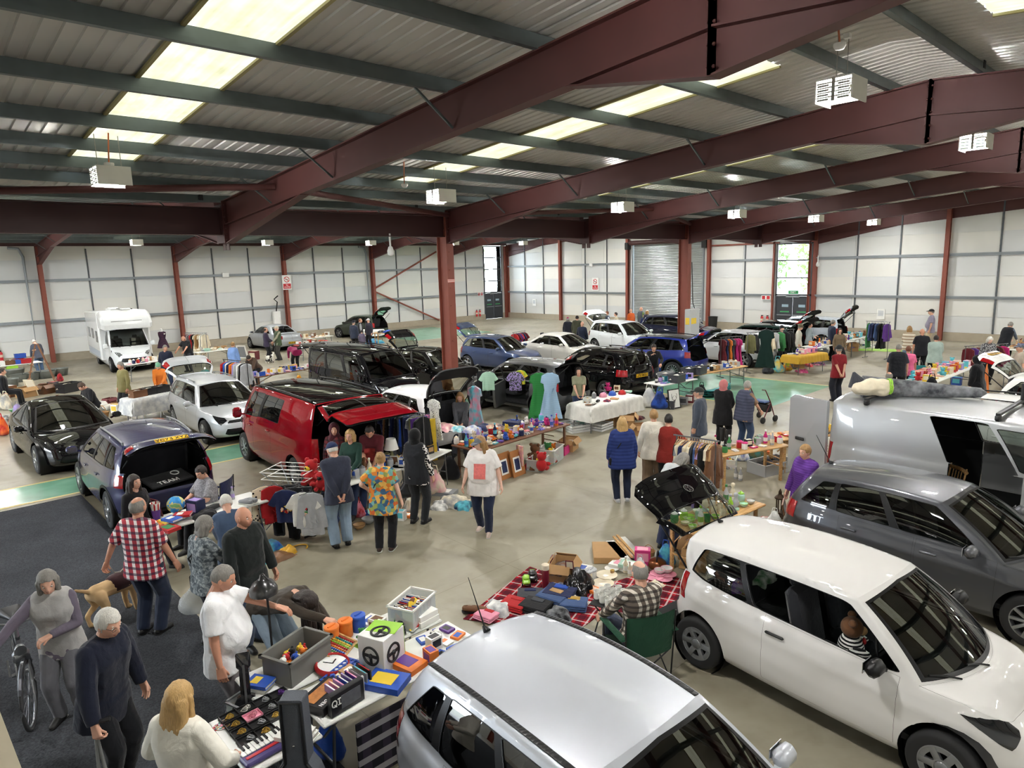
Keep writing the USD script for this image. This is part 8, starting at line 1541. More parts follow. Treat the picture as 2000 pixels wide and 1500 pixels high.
for x, y, k, c, c2, s in [(225, 850, 'crate', 'blue', 'yellow', .9), (200, 815, 'basket', 'tan', 'tan', 1.4), (228, 806, 'box', 'white', 'yellow', 1.4), (212, 800, 'bowl', 'white', 'cream', 1.8), (235, 800, 'carton', 'tan', 'yellow', .9), (258, 838, 'bag', 'silver', 'white', .7), (215, 790, 'carton', 'maroon', 'pink', .8), (192, 800, 'carton', 'white', 'cream', .9), (20, 775, 'box', 'brown', 'white', 2.2), (52, 775, 'carton', 'tan', 'brown', 1.3), (66, 772, 'frame', 'cream', 'cream', 1.8), (92, 768, 'carton', 'brown', 'black', 1.2), (105, 762, 'box', 'charcoal', 'red', 1.7), (135, 765, 'crate', 'black', 'black', 1.4), (85, 755, 'heap', 'maroon', 'brown', 1.2), (118, 745, 'bag', 'maroon', 'red', .8), (14, 800, 'bag', 'cream', 'grey', 1.2), (10, 822, 'heap', 'black', 'white', 1.6), (28, 805, 'bowl', 'green', 'white', 1.3), (36, 812, 'bag', 'grey', 'lilac', .9), (5, 850, 'bag', 'red', 'orange', 1.2)]: I(k, c, 'by the black saloon', x, y, 0, .5, s, c2)
GALVB = plain(S(122, 126, 122), .5, .5, vary=.2, scale=6.)
for i, (x, y, r_) in enumerate([(40, 745, .36), (62, 742, .34), (30, 735, .4), (90, 738, .42), (118, 733, .36), (22, 755, .3)]): mk('metal_tub', f'{ORDS[i]} weathered metal wash tub on the floor near the step-ladder', 'tub', (*a2(x, y), 0), 0, [('tub', MB().lathe([(0, 0), (r_*.8, 0), (r_, .32), (r_*1.04, .33), (r_*.96, .32), (r_*.76, .02), (0, .02)], 20), GALVB)], 'metal wash tubs by the step-ladder')
lt = thing('step_ladder', 'wooden step-ladder standing open in front of the stooping man', 'ladder', (*a2(83, 752), 0), -.2);
for s in (-1, 1):
 for k, h in ((-1, 1.0), (1, 1.0)): obj('stile', MB().bar((k*.5, s*.26, 0), (k*.04, s*.18, 1.75), .05, .03), plain(S(124, 84, 58), .7), lt, 0)
for z in (.3, .6, .9, 1.2, 1.5): x = -.5+.46*z/1.75; obj('tread', MB().box((x, 0, z), (.12, .44, .025)), plain(S(150, 112, 80), .7), lt, 0)
table('low table of blue and red plastic trays by the far left door', (-2.3, 20.0), 1.8, .8, .1); nL = 'on the low table at the far left'
for x, y, c in [(35, 702, 'blue'), (35, 692, 'red'), (38, 698, 'blue'), (44, 706, 'red'), (10, 700, 'white'), (18, 706, 'brown')]: item('crate', c, nL, (-2.95+.022*x, 19.8+.35*(y < 700), .741+(.22 if y == 698 else 0)), .1, .75, c)
I('crate', 'lime', 'under the low table at the far left', 24, 722, 0, 0, .9, 'lime')
# J: centre-left table and rails
table('long table of paperbacks and games behind the open-doored car', (4.6, 7.4), 3.2, .7, .2, top=DWOOD, legs='wood'); spread('on the long table of paperbacks', (3.15, 6.75), (2.95, .6), (-.1, .6), 16, 3, ['book', 'box', 'book', 'flatbox', 'dvd'], ['lilac', 'cream', 'white', 'blue', 'orange', 'navy', 'pink', 'yellow'], 51, .741)
rail('rail of bright patterned shirts left of the paperback table', 'on the bright shirt rail', a2(437, 702, 1.45), a2(482, 706, 1.45), 1.45, ['red', 'blue', 'white', 'navy', 'orange', 'lilac', 'silver', 'white', 'black', 'silver'], ('coat',), False, BLACK, 7)
for x, y, k, c, c2, s in [(498, 752, 'tub', 'blue', 'blue', 1.1), (503, 738, 'lamp', 'white', 'white', 1.2), (585, 750, 'bag', 'yellow', 'orange', .8), (497, 770, 'basket', 'red', 'red', 1.), (476, 700, 'frame', 'white', 'grey', 2.), (497, 702, 'box', 'maroon', 'cream', 2.2), (400, 727, 'heap', 'teal', 'teal', .9)]: I(k, c, 'near the paperback table', x, y, 0, .5, s, c2)
# K, L: by the motorhome
table('narrow white table of small goods in front of the motorhome', (1.75, 15.3), 1.9, .6, .3); spread('on the motorhome table', (.95, 14.85), (1.7, .55), (-.12, .5), 9, 2, ['box', 'book', 'jar', 'mug', 'ornament'], ['white', 'red', 'tan', 'pink', 'cream', 'navy'], 52, .741)
dm = mk('dressmakers_dummy', 'white dressmaker\'s dummy in a dark floral dress beside the motorhome', 'mannequin', (*a2(315, 643, 1.6), 0), 3.6, [('torso', hull(np.vstack([sph((0, s*.1, 1.35), .1) for s in (-1, 1)]+[sph((0, 0, 1.1), .1)])), WHITE), ('neck', MB().lathe([(.06, 1.4), (.05, 1.55), (.06, 1.6), (0, 1.64)], 14), WHITE), ('stand', MB().cyl((0, 0, 0), (0, 0, 1.1), .02).cyl((0, 0, 0), (0, 0, .03), .2), METAL), ('dress', MB().lathe([(.3, .6), (.22, .9), (.15, 1.1), (.19, 1.3), (.19, 1.44), (.12, 1.47)], 20), pattern('speckle', [S(96, 50, 60), S(54, 36, 54), S(54, 36, 54)], 20.))])
rail('rail of mixed coats beside the motorhome at the far wall', 'on the rail by the motorhome', a2(362, 650, 1.55), a2(402, 652, 1.5), 1.55, ['maroon', 'grey', 'red', 'black', 'cream', 'tan', 'cream', 'white', 'cream'], ('coat', 'dress'), False, METAL, 8)
table('table of folded linen beside the far rail', (5.3, 17.2), 1.9, .7, .2); spread('on the folded linen table', (4.45, 16.8), (1.7, .35), (-.1, .55), 5, 2, ['folded', 'heap', 'carton'], ['white', 'cream', 'tan', 'silver', 'mint'], 53, .741)
# M: by the dark olive hatchback
table('wooden trestle with clothes near the far fire exit end', (15.2, 17.3), 1.3, .7, -.9, top=PINE, legs='wood'); item('heap', 'blue', 'on the wooden trestle', (15.3, 17.0, .741), 0, 1.3, 'blue'); item('heap', 'black', 'on the wooden trestle', (15.1, 17.5, .741), 0, 1.1, 'grey'); item('heap', 'blue', 'on the green floor by the olive hatchback', (15.2, 18.5, 0), 0, 2.4, 'turquoise')
table('table draped in white linen by the olive hatchback', (15.6, 19.6), 1.5, .8, -.9, cloth_=(cc('white'), 'white linen draped on the table by the olive hatchback'), drop=.35)
table('table of bric-a-brac behind the black van\'s raised tailgate', (9.6, 15.2), 2.2, .7, .3, top=DWOOD); spread('on the table beyond the black van', (8.7, 14.6), (2., .6), (-.15, .55), 8, 2, ['box', 'carton', 'folded', 'box'], ['tan', 'brown', 'cream', 'white', 'red'], 54, .741)
table('table of car boot goods behind the old silver saloon', (11.6, 18.6), 1.7, .7, .2); spread('on the table by the old silver saloon', (10.85, 18.2), (1.5, .3), (-.1, .6), 6, 2, ['box', 'carton', 'heap'], ['tan', 'brown', 'white', 'cream'], 55, .741)
# N: crates and tables before the bright blue off-roader
table('table of grey storage crates beside the black off-roader', (11.4, -5.15), 1.7, .75, -.1); table('long pine table in front of the bright blue off-roader', (14.1, -5.0), 3.0, .75, -.12, top=PINE); nM = 'on the grey crate table'
for x, y, c in [(1300, 742, 'grey'), (1322, 746, 'charcoal'), (1345, 732, 'charcoal'), (1365, 730, 'charcoal')]: I('crate', c, nM, x, y, .742, .1, .95, 'white')
spread(nM, (10.7, -5.4), (1.5, -.1), (0, .5), 8, 2, ['box', 'jar', 'bottle', 'flatbox'], ['white', 'teal', 'blue', 'lilac', 'black'], 61, .742); spread('on the long pine table', (12.7, -5.1), (2.8, -.33), (.05, .55), 14, 3, ['flatbox', 'book', 'folded', 'jar', 'box'], ['cream', 'white', 'tan', 'silver', 'blue', 'black'], 62, .742)
for x, y, k, c, c2, s in [(1268, 795, 'bag', 'white', 'silver', 1.35), (1288, 798, 'bag', 'blue', 'navy', 1.2), (1308, 796, 'crate', 'charcoal', 'grey', 1.), (1335, 790, 'box', 'grey', 'charcoal', 1.2), (1347, 786, 'box', 'maroon', 'white', 1.2), (1358, 784, 'box', 'grey', 'white', 1.1), (1250, 775, 'heap', 'black', 'charcoal', 1.2), (1370, 775, 'bag', 'black', 'black', .9), (1390, 772, 'heap', 'black', 'grey', 1.2)]: I(k, c, 'before the grey crate table', x, y, 0, .4, s, c2)
t = mk('framed_print', 'black-framed print of antlers leaning on the floor', 'picture', (*a2(1318, 798), 0), -1.8, [('frame', MB().box((0, 0, .3), (.03, .46, .6)), BLACK), ('print', MB().box((.017, 0, .3), (.004, .4, .54)), WHITE)], tilt=roty(-.15)); m = MB()
for s in (-1, 1): m.tube([(.021, 0, .24), (.021, s*.08, .3), (.021, s*.11, .4), (.021, s*.09, .46)], .006, 4).tube([(.021, s*.09, .32), (.021, s*.03, .4)], .005, 4)
obj('antlers', m.ball((.02, 0, .22), (.004, .03, .05), 1), BLACK, t)
m = MB(); a = np.linspace(-1, 1, 14)
for k in range(3): m.add(np.array([(x*.75, y*(.24-.05*k)*(1-x*x*.7), .06+.07*k+.16*x*x-.08*(1-abs(y))*(1-x*x)) for x in a for y in (-1, -.5, 0, .5, 1)]), np.array([[i*5+j, (i+1)*5+j, (i+1)*5+j+1, i*5+j+1] for i in range(13) for j in range(4)]))
mk('plastic_trays', 'nest of long teal plastic trays on the green floor', 'tray', (*a2(1392, 768, .1), 0), -.3, [('trays', m, pc('teal'))])
# O: rails in front of the silver hatchback and green estate
rail('short rail of magenta and dark dresses by the blue off-roader', 'on the magenta rail', (16.55, -3.9), (17.25, -4.3), 1.55, ['maroon', 'navy', 'orange', 'charcoal', 'magenta', 'magenta'], ('dress',), False, METAL, 9)
rail('rail of khaki, striped and cream coats by the silver hatchback', 'on the coat rail', (18.1, -4.15), (20.2, -5.0), 1.6, ['olive', 'black', 'white', 'cream', 'cream', 'silver', 'green', 'black', 'black'], ('coat',), False, METAL, 10)
rail('small rail of red and purple children\'s clothes beyond the blue hatchback', 'on the children\'s rail', (16.4, 7.4), (17.4, 7.6), 1.15, ['red', 'maroon', 'purple', 'red', 'navy', 'maroon'], ('tee',), False, METAL, 11)
garment('tall dark green coat hung on the raised green tailgate', 'dress', cc(S(24, 46, 42)), (*a2(1497, 642, 2.0), 2.05), .5, sc=1.2);
# P: mustard table and stalls by the gable exit
table('table under a mustard yellow cloth near the gable exit', (19.6, -5.75), 1.7, .75, -.2, cloth_=(plain(S(190, 150, 44), .8), 'mustard yellow cloth over the table near the gable exit'), drop=.3); spread('on the mustard table', (18.9, -5.8), (1.4, -.28), (.08, .5), 7, 2, ['box', 'flatbox', 'bottle', 'folded', 'jar'], ['blue', 'white', 'purple', 'pink', 'cream'], 71, .745)
table('long table of small goods in front of the pale blue estate', (23.2, -5.2), 3.2, .75, -.08, top=TABW); spread('on the long table near the gable exit', (21.7, -5.4), (3., -.24), (.05, .6), 14, 2, ['box', 'jar', 'ornament', 'flatbox', 'bottle'], ['purple', 'lilac', 'white', 'orange', 'tan', 'cream'], 72, .742)
table('end table of bric-a-brac beside the far coat rail', (26.3, -5.2), 2.4, .75, -.05); spread('on the end table by the far coat rail', (25.2, -5.4), (2.2, -.1), (.05, .6), 10, 2, ['box', 'jar', 'plush', 'basket'], ['white', 'turquoise', 'tan', 'orange', 'cream', 'brown'], 73, .742)
for x, y, k, c, c2, s in [(1518, 728, 'bag', 'turquoise', 'yellow', 1.2), (1537, 724, 'bag', 'orange', 'lime', .9), (1567, 727, 'heap', 'magenta', 'pink', 1.1), (1575, 715, 'heap', 'red', 'grey', 1.3), (1600, 712, 'heap', 'navy', 'pink', 1.2), (1590, 705, 'heap', 'magenta', 'white', 1.), (1510, 715, 'bag', 'black', 'grey', .9), (1615, 690, 'plush', 'white', 'red', 2.2), (1605, 695, 'crate', 'grey', 'white', 1.2), (1560, 718, 'carton', 'tan', 'brown', 1.2), (1500, 730, 'bag', 'charcoal', 'black', 1.), (1665, 685, 'carton', 'tan', 'lilac', 1.3), (1685, 680, 'carton', 'white', 'blue', 1.3), (1710, 678, 'heap', 'black', 'white', 1.3)]: I(k, c, 'on the floor by the mustard table', x, y, 0, .5, s, c2)
rail('rail of dark coats standing before the gable wall', 'on the rail by the gable wall', a2(1694, 627, 1.62), a2(1737, 629, 1.62), 1.62, ['green', 'denim', 'navy', 'denim', 'black', 'black', 'purple'], ('coat', 'dress'), False, METAL, 12)
mk('green_mat', 'lime green mat under the far coat rail', 'mat', (*a2(1722, 684), 0), .3, [('cloth', MB().box((0, 0, .006), (.9, 2., .012)), pc('lime'))])
# Q: right-hand stalls
table('long white table of children\'s toys and books behind the silver van', (17.6, -10.95), 4.2, .8, -.03); spread('on the children\'s toy table', (15.6, -11.15), (4., -.12), (.02, .65), 18, 3, ['box', 'box', 'flatbox', 'book', 'plush'], ['pink', 'yellow', 'turquoise', 'peach', 'red', 'cream', 'lilac', 'orange'], 81, .742)
table('folding table of linen behind the white hatchback', (20.4, -12.4), 1.8, .8, .1); spread('on the linen table', (19.6, -12.7), (1.6, .1), (0, .6), 5, 2, ['folded', 'heap', 'carton'], ['cream', 'white', 'tan', 'silver'], 82, .742)
table('end table of bric-a-brac at the right-hand edge', (26.3, -11.5), 3., .8, -.1); spread('on the right-hand end table', (24.9, -11.7), (2.7, -.2), (.05, .6), 12, 2, ['box', 'jar', 'carton', 'folded', 'bottle'], ['white', 'cream', 'tan', 'blue', 'maroon', 'grey'], 83, .742)
rail('low rail of maroon and red tops by the white-haired woman', 'on the maroon rail', (21.6, -10.6), (23.1, -11.5), 1.15, ['maroon', 'purple', 'maroon', 'red', 'red', 'black', 'maroon', 'magenta'], ('tee', 'coat'), False, METAL, 13)
I('handbag', 'teal', 'beside the pink t-shirt', 1790, 738, 0, .5, 2., 'charcoal'); item('heap', 'black', 'behind the silver van', (13.55, -11.6, .7), 0, 1.7, 'charcoal'); item('helmet', 'black', 'behind the silver van', (13.0, -11.5, .7), 0, 1.8, 'silver'); item('bag', 'black', 'behind the silver van', (14.1, -11.6, .7), 0, 1., 'black'); I('box', 'blue', 'on the floor by the children\'s toy table', 1868, 752, 0, 0, 1.4, 'turquoise')
table('low folding table under the helmet behind the silver van', (13.6, -11.6), 1.6, .8, .1, h=.7, top=BLACK)
fo = MB().prism([(-.28, 0), (.28, 0), (.0, .95)], .01, T=np.array([[1., 0, 0], [0, 0, -1], [0, 1, 0]])); mk('pennant', 'orange triangular pennant flag by the roof bar', 'flag', (*a2(1920, 792, .0), .35), -.2, [('cloth', fo, pc('orange')), ('pole', MB().cyl((0.1, 0, -.35), (.02, 0, 1.05), .012), BLACK)])
# R: load on the van roof
vz = 1.985; vp = a2(1690, 760, vz)
for nm, px, py in (('rear', 1665, 775), ('front', 1912, 800)):
 cy = -12.9 if nm == 'rear' else -14.75; m = MB().bar((5.56, cy, vz+.06), (7.2, cy-.05, vz+.06), .06, .035); m.box((5.6, cy, vz), (.1, .08, .1), b=.02).box((7.16, cy-.05, vz), (.1, .08, .1), b=.02)
 t = mk('roof_bar', f'black roof bar clamped across the {nm} of the silver van', 'roof bar', (0, 0, 0), 0, [('bar', m, BLACK)])
 if nm == 'front': obj('upright_stop', MB().box((6.9, cy-.05, vz+.2), (.04, .05, .3), b=.01).box((7.1, cy-.05, vz+.26), (.04, .05, .38), b=.01), BLACK, t)
mk('fabric_roll', 'long grey roll of fabric lying across the silver van roof', 'roll', (0, 0, 0), 0, [('roll', MB().cyl((6.15, -12.62, vz+.16), (7.05, -14.2, vz+.1), .2, .085, 16).cyl((7.05, -14.2, vz+.1), (7.1, -14.27, vz+.1), .075, .02, 14), cc('charcoal', 'grey')), ('fold', MB().cyl((6.1, -12.56, vz+.2), (6.05, -12.5, vz+.42), .16, .02, 12), cc('charcoal'))])
mk('canvas_sack', 'cream canvas sack with green cord on the van roof', 'sack', (5.95, -12.85, vz+.06), -1.0, [('sack', man_blob([sph((0, 0, .14), .16), sph((.2, 0, .14), .15), sph((-.2, 0, .12), .12)]), cc('cream')), ('cord', MB().tube(np.array([(.27+.02*math.cos(x*1.3), .14*math.cos(x), .16+.13*math.sin(x)) for x in np.linspace(0, 25, 90)]), .011, 5), pc('lime'))])
# ------------------------------------------------------------ bicycle, dogs, crutch, hung clothes, wall fittings
def wheel_ring(c, r, T): a = np.linspace(0, 2*PI, 41)[:-1]; return np.stack([r*np.cos(a), 0*a, r*np.sin(a)], 1)@T.T+c
b0, b1 = at(66, 1418), at(28, 1290); d = (b0-b1)[:2]; d /= np.linalg.norm(d); yaw = math.atan2(d[1], d[0]); t = thing('bicycle', 'dark grey touring bicycle wheeled by the woman in the pale gilet', 'bicycle', (b0[0], b0[1], 0), yaw)
R_ = .34; st = rotz(-.25); wf, wr_ = np.array([0, 0, R_]), np.array([-1.06, 0, R_]); BK = plain(S(62, 64, 70), .35, .3); AL = plain(S(150, 152, 156), .3, .8)
for c, T in ((wf, st), (wr_, np.eye(3))):
 w = obj('wheel', MB().tube(wheel_ring(c, R_-.018, T), .019, 8, True), plain(S(60, 60, 62), .8), t); obj('rim', MB().tube(wheel_ring(c, R_-.042, T), .011, 6, True), AL, w); m = MB()
 for i in range(16): a = i*PI/8; m.cyl(c, c+T@np.array([math.cos(a)*(R_-.04), 0, math.sin(a)*(R_-.04)]), .0016, n=4)
 obj('spokes', m, AL, w)
hb = np.array([-.2, 0, .86]); bb = np.array([-.62, 0, .28]); sa = np.array([-.78, 0, .82])
obj('frame', MB().cyl(hb, bb, .02).cyl(hb-[0, 0, .14], sa-[0, 0, .1], .016).cyl(bb, sa, .017).cyl(bb, wr_, .012).cyl(sa-[0, 0, .06], wr_, .01), BK, t)
m = MB()
for s in (-1, 1): m.tube([hb-[.0, 0, .12], hb+[.05, s*.05, -.2], wf+st@np.array([0, s*.05, 0])], .014, 7)
obj('fork', m.cyl(hb-[0, 0, .15], hb+[-.03, 0, .12], .018), AL, t); hbz = hb+[-.02, 0, .14]
obj('handlebar', MB().tube([hbz+st@np.array(q) for q in ((-.18, -.32, .02), (-.06, -.24, .03), (0, -.06, 0), (0, .06, 0), (-.06, .24, .03), (-.18, .32, .02))], .012, 7), AL, t); obj('grip', MB().cyl(hbz+st@np.array((-.19, -.33, .02)), hbz+st@np.array((-.08, -.26, .03)), .017).cyl(hbz+st@np.array((-.19, .33, .02)), hbz+st@np.array((-.08, .26, .03)), .017), BLACK, t)
obj('saddle', hull(np.vstack([sph(sa+[-.1, .06, .06], .05), sph(sa+[-.1, -.06, .06], .05), sph(sa+[.13, 0, .06], .025)])), BLACK, t); obj('front_lamp', MB().cyl(hb+[.06, 0, -.08], hb+[.14, 0, -.08], .04, .05, 14).box(hb+[.08, 0, -.16], (.1, .14, .1), b=.02), AL, t); obj('mudguard', MB().tube(np.array([wf+st@np.array([(R_+.02)*math.cos(a), 0, (R_+.02)*math.sin(a)]) for a in np.linspace(.5, 2.6, 16)]), .018, 5), BK, t)
obj('crank', MB().cyl(bb+[0, -.08, 0], bb+[0, .08, 0], .02).cyl(bb+[0, .02, 0], bb+[0, .035, 0], .09, n=20).bar(bb+[0, .09, 0], bb+[.1, .09, -.14], .02, .012).bar(bb+[0, -.09, 0], bb+[-.1, -.09, .14], .02, .012), AL, t)
UsdGeom.Xformable(t).ClearXformOpOrder(); place(t, (b0[0], b0[1], 0), yaw, 1.03)
hq = at(106, 1215, .95); mk('cycle_helmet', 'magenta and black cycle helmet held by the woman with the bicycle', 'helmet', (hq[0], hq[1], .86), -2.2, [('shell', hull(sph((0, 0, .02), .11, ICO2*[1.25, 1, .9])).trim_by_plane([0, 0, 1.], .0), plain(S(150, 36, 110), .3)), ('vent', MB().box((.02, 0, .115), (.16, .03, .025), b=.01).box((.01, .055, .09), (.14, .025, .03), b=.01).box((.01, -.055, .09), (.14, .025, .03), b=.01), BLACK)], tilt=rotx(.5))
# crutch
h_ = PEOPLE['white-haired man in navy zip jacket leaning on a grey crutch']['hand'][-1]; m = MB().tube([h_+[0, 0, -.06], (h_[0]-.05, h_[1]-.05, 0)], .014, 8).tube([h_+[.0, .0, -.06], (h_[0]+.06, h_[1]-.1, 0)], .014, 8)
mk('crutch', 'pale grey two-legged walking stick with orange collar in the man\'s hand', 'walking stick', (0, 0, 0), 0, [('tubes', m, plain(S(150, 152, 150), .4, .3)), ('collar', MB().cyl(h_+[0, 0, -.1], h_+[0, 0, -.05], .026, n=12), pc('orange')), ('handle', MB().tube([h_+[0, 0, -.06], h_+[0, 0, .03], h_+[.1, -.06, .04]], .017, 8), BLACK)])
# carrier bags and lead
def bag_at(who, s, label, mat, sc=1., drop=.42):
 q = PEOPLE[who]['hand'][s]; v, f = man_blob([sph((0, 0, .12), .12*sc), sph((0, .1*sc, .1), .1*sc), sph((0, -.1*sc, .1), .1*sc), sph((0, 0, .3), .05*sc)]); z = max(q[2]-drop-.06, .02)
 t = mk('carrier_bag', label, 'bag', (q[0], q[1], z), CAM['yaw'], [('bag', (v, f), mat)]); obj('handle', MB().tube([(0, -.05, .3), (0, -.02, .4), (0, .02, .4), (0, .05, .3)], .01, 5), mat, t)
bag_at('grey-haired woman in mottled grey top holding up a phone', 1, 'translucent white carrier bag hanging from the woman\'s hand', clear((.85, .87, .88), .3), 1.25)
bag_at('person in black hood with spotted white sleeves', 1, 'black carrier bag held by the hooded person', plain(S(30, 32, 36), .35)); bag_at('bald man in navy suit jacket with a red bag', -1, 'red bag held by the man in the navy suit', pc('red'), .8)
q = PEOPLE['grey-haired woman in mottled grey top holding up a phone']['hand'][-1]; mk('phone', 'black mobile phone held up by the grey-haired woman', 'phone', q+[0, 0, .06], 0, [('case', MB().box((0, 0, 0), (.012, .075, .15), b=.005), BLACK)])
def dog(label, loc, rz, sc, coat, patch, vest=None):
 t = thing('dog', label, 'dog', (loc[0], loc[1], 0), rz); B_ = lambda a, ra, b, rb: bone(np.array(a)*sc, ra*sc, np.array(b)*sc, rb*sc); ms = [B_((.2, 0, .42), .125, (-.02, 0, .43), .105), B_((-.02, 0, .43), .105, (-.26, 0, .45), .1), B_((.24, 0, .46), .1, (.38, 0, .6), .07), B_((.38, 0, .62), .085, (.42, 0, .62), .075), B_((.44, 0, .6), .055, (.55, 0, .575), .035), B_((-.33, 0, .5), .03, (-.5, 0, .6), .015)]
 for s in (-1, 1): ms += [B_((.2, s*.07, .36), .06, (.18, s*.08, .2), .036), B_((.18, s*.08, .2), .034, (.2, s*.08, .04), .027), B_((.2, s*.08, .03), .03, (.25, s*.08, .025), .024), B_((-.26, s*.07, .42), .08, (-.2, s*.09, .26), .045), B_((-.2, s*.09, .26), .042, (-.34, s*.09, .17), .028), B_((-.34, s*.09, .17), .027, (-.31, s*.09, .04), .024), B_((-.31, s*.09, .03), .028, (-.26, s*.09, .025), .024), B_((.37, s*.075, .66), .03, (.37, s*.1, .57), .022)]
 obj('body', soften(union(ms), .025*max(sc, .7), 6, .004, 3, freq=30.), coat, t, 60); obj('nose', MB().ball(np.array((.585, 0, .585))*sc, .018*sc, 1), BLACK, t); obj('eyes', MB().ball(np.array((.475, .045, .655))*sc, .012*sc, 1).ball(np.array((.475, -.045, .655))*sc, .012*sc, 1), BLACK, t)
 if vest: obj('harness', union([bone(np.array((.16, 0, .44))*sc, .128*sc, np.array((.0, 0, .45))*sc, .12*sc)]).refine_to_length(.05), vest, t, 60)
dq = at(232, 1205); dog('tan dog in a dark assistance vest on the carpet', dq, CAM['yaw']-.35, 1.05, plain(S(196, 164, 120), .85, vary=.2, scale=6.), None, cloth(S(66, 40, 44)))
hq = PEOPLE['man in red and white checked shirt holding a dog lead']['hand'][1]; c1 = np.array([dq[0]+.15, dq[1]+.15, .58]); mk('dog_lead', 'thin pale lead from the man\'s hand to the tan dog', 'lead', (0, 0, 0), 0, [('cord', MB().tube([hq, (hq*.6+c1*.4)-[0, 0, .1], (hq*.2+c1*.8)-[0, 0, .06], c1], .007, 5), plain(S(190, 186, 178), .7))])
dog('small white and black terrier between two men by the old saloon', at(528, 709), CAM['yaw']-.3, .72, pattern('blotch', [S(50, 46, 44), S(226, 222, 214), S(232, 228, 222)], 4.), None)
# clothes hung on the grey car and its open doors
gcp, gcy = np.array([7.95, -2.1]), 1.63
def lc(x, y): q = rotz(gcy)[:2, :2]@np.array([x, y]); return gcp+q
for x, ang, nm in ((-.02, 1.15, 'rear'), (.9, 1.1, 'front')):
 T = rotz(PI-ang); o = np.array([x, .9, 0]); mv_ = lambda m: m.shift(T, o)
 d_ = obj('door', mv_(MB().prism(Polygon([(.0, .36), (.85, .36), (.93, .7), (.93, 1.04), (.0, 1.06)]).buffer(.03).buffer(-.03), .07, T=np.array([[1., 0, 0], [0, 0, -1], [0, 1, 0]]), o=(0, .035, 0))), paint(S(70, 72, 74), .4), gs, 40, label=f'{nm} door swung open with clothes over it'); obj('window_frame', mv_(MB().tube([(.02, 0, 1.05), (.2, 0, 1.35), (.45, 0, 1.5), (.85, 0, 1.5), (.92, 0, 1.05)], .024, 6)), BLACK, d_); obj('lining', mv_(MB().box((.45, -.045, .7), (.8, .02, .6), b=.008)), LINING, d_)
DR = [('long green knitted dress hanging on the grey car\'s open door', 'dress', pattern('stripe', [S(40, 118, 58), S(54, 134, 72)], 12.), (1052, 722, 1.72), 1.1), ('pale blue crochet dress beside the green one', 'dress', pattern('stripe', [S(150, 184, 216), S(170, 200, 226)], 12.), (1074, 722, 1.72), 1.1), ('mint green skirt over the front car door', 'tee', pattern('stripe', [S(150, 186, 164), S(170, 204, 184)], 10.), (953, 722, 1.62), .8), ('black trousers over the front car door', 'trousers', cc('black'), (943, 720, 1.62), .8), ('lilac patterned top over the rear car door', 'tee', pattern('speckle', [COL['charcoal'], COL['lilac'], COL['charcoal']], 22.), (1006, 722, 1.62), .8), ('yellow-green cardigan over the rear car door', 'tee', cc('lime', 'yellow'), (1016, 720, 1.64), .6)]
for lab, kd, mt, (x, y, z), sc in DR: q = at(x, y, z); garment(lab, kd, mt, (q[0], q[1], z), CAM['yaw']+PI, sc=sc)
# open rear door of the silver van, teddy in the white hatchback
o = np.array([-2.44, -.86, 0]); mv_ = lambda m: m.shift(rotz(PI-.28), o)
d_ = obj('rear_door', mv_(MB().prism(Polygon([(.0, .52), (.82, .52), (.82, 1.85), (.72, 1.92), (.0, 1.92)]).buffer(.04).buffer(-.04), .06, T=np.array([[1., 0, 0], [0, 0, -1], [0, 1, 0]]))), paint(S(172, 174, 176), .3), svan, 40, label='rear door swung wide open'); obj('handle', mv_(MB().box((.55, .02, 1.12), (.2, .03, .06), b=.012)), BLACK, d_); obj('lining', mv_(MB().box((.42, -.072, 1.2), (.7, .02, 1.2), b=.008)), LINING, d_)
tq = np.array([.34, -14.62])+rotz(-1.66)[:2, :2]@np.array([.25, -.38]); t = thing('teddy_bear', 'brown teddy bear in a striped shirt on the white hatchback\'s front seat', 'soft toy', (*tq, .55), -1.66+.5)
obj('body', MB().ball((0, 0, .42), (.1, .11, .1)).ball((0, .09, .5), .04, 1).ball((0, -.09, .5), .04, 1).ball((.1, .12, .05), .06, 1).ball((.1, -.12, .05), .06, 1), cc('brown'), t); obj('shirt', MB().ball((0, 0, .2), (.12, .14, .17)).ball((.06, .14, .24), (.1, .05, .05), 1).ball((.06, -.14, .24), (.1, .05, .05), 1), pattern('stripe', [COL['black'], COL['white']], 11.), t); obj('muzzle', MB().ball((.09, 0, .4), .045, 1), cc('tan'), t); obj('bow', MB().ball((.11, 0, .3), (.02, .05, .03), 1), pc('red'), t)
item('helmet', 'purple', 'inside the white hatchback', (.1, -13.55, .85), 0, 1., 'pink'); item('heap', 'green', 'inside the white hatchback', (.55, -13.6, .82), 0, .9, 'white'); item('box', 'white', 'inside the white hatchback', (.3, -13.35, .82), 0, 1., 'green')
flush_items()
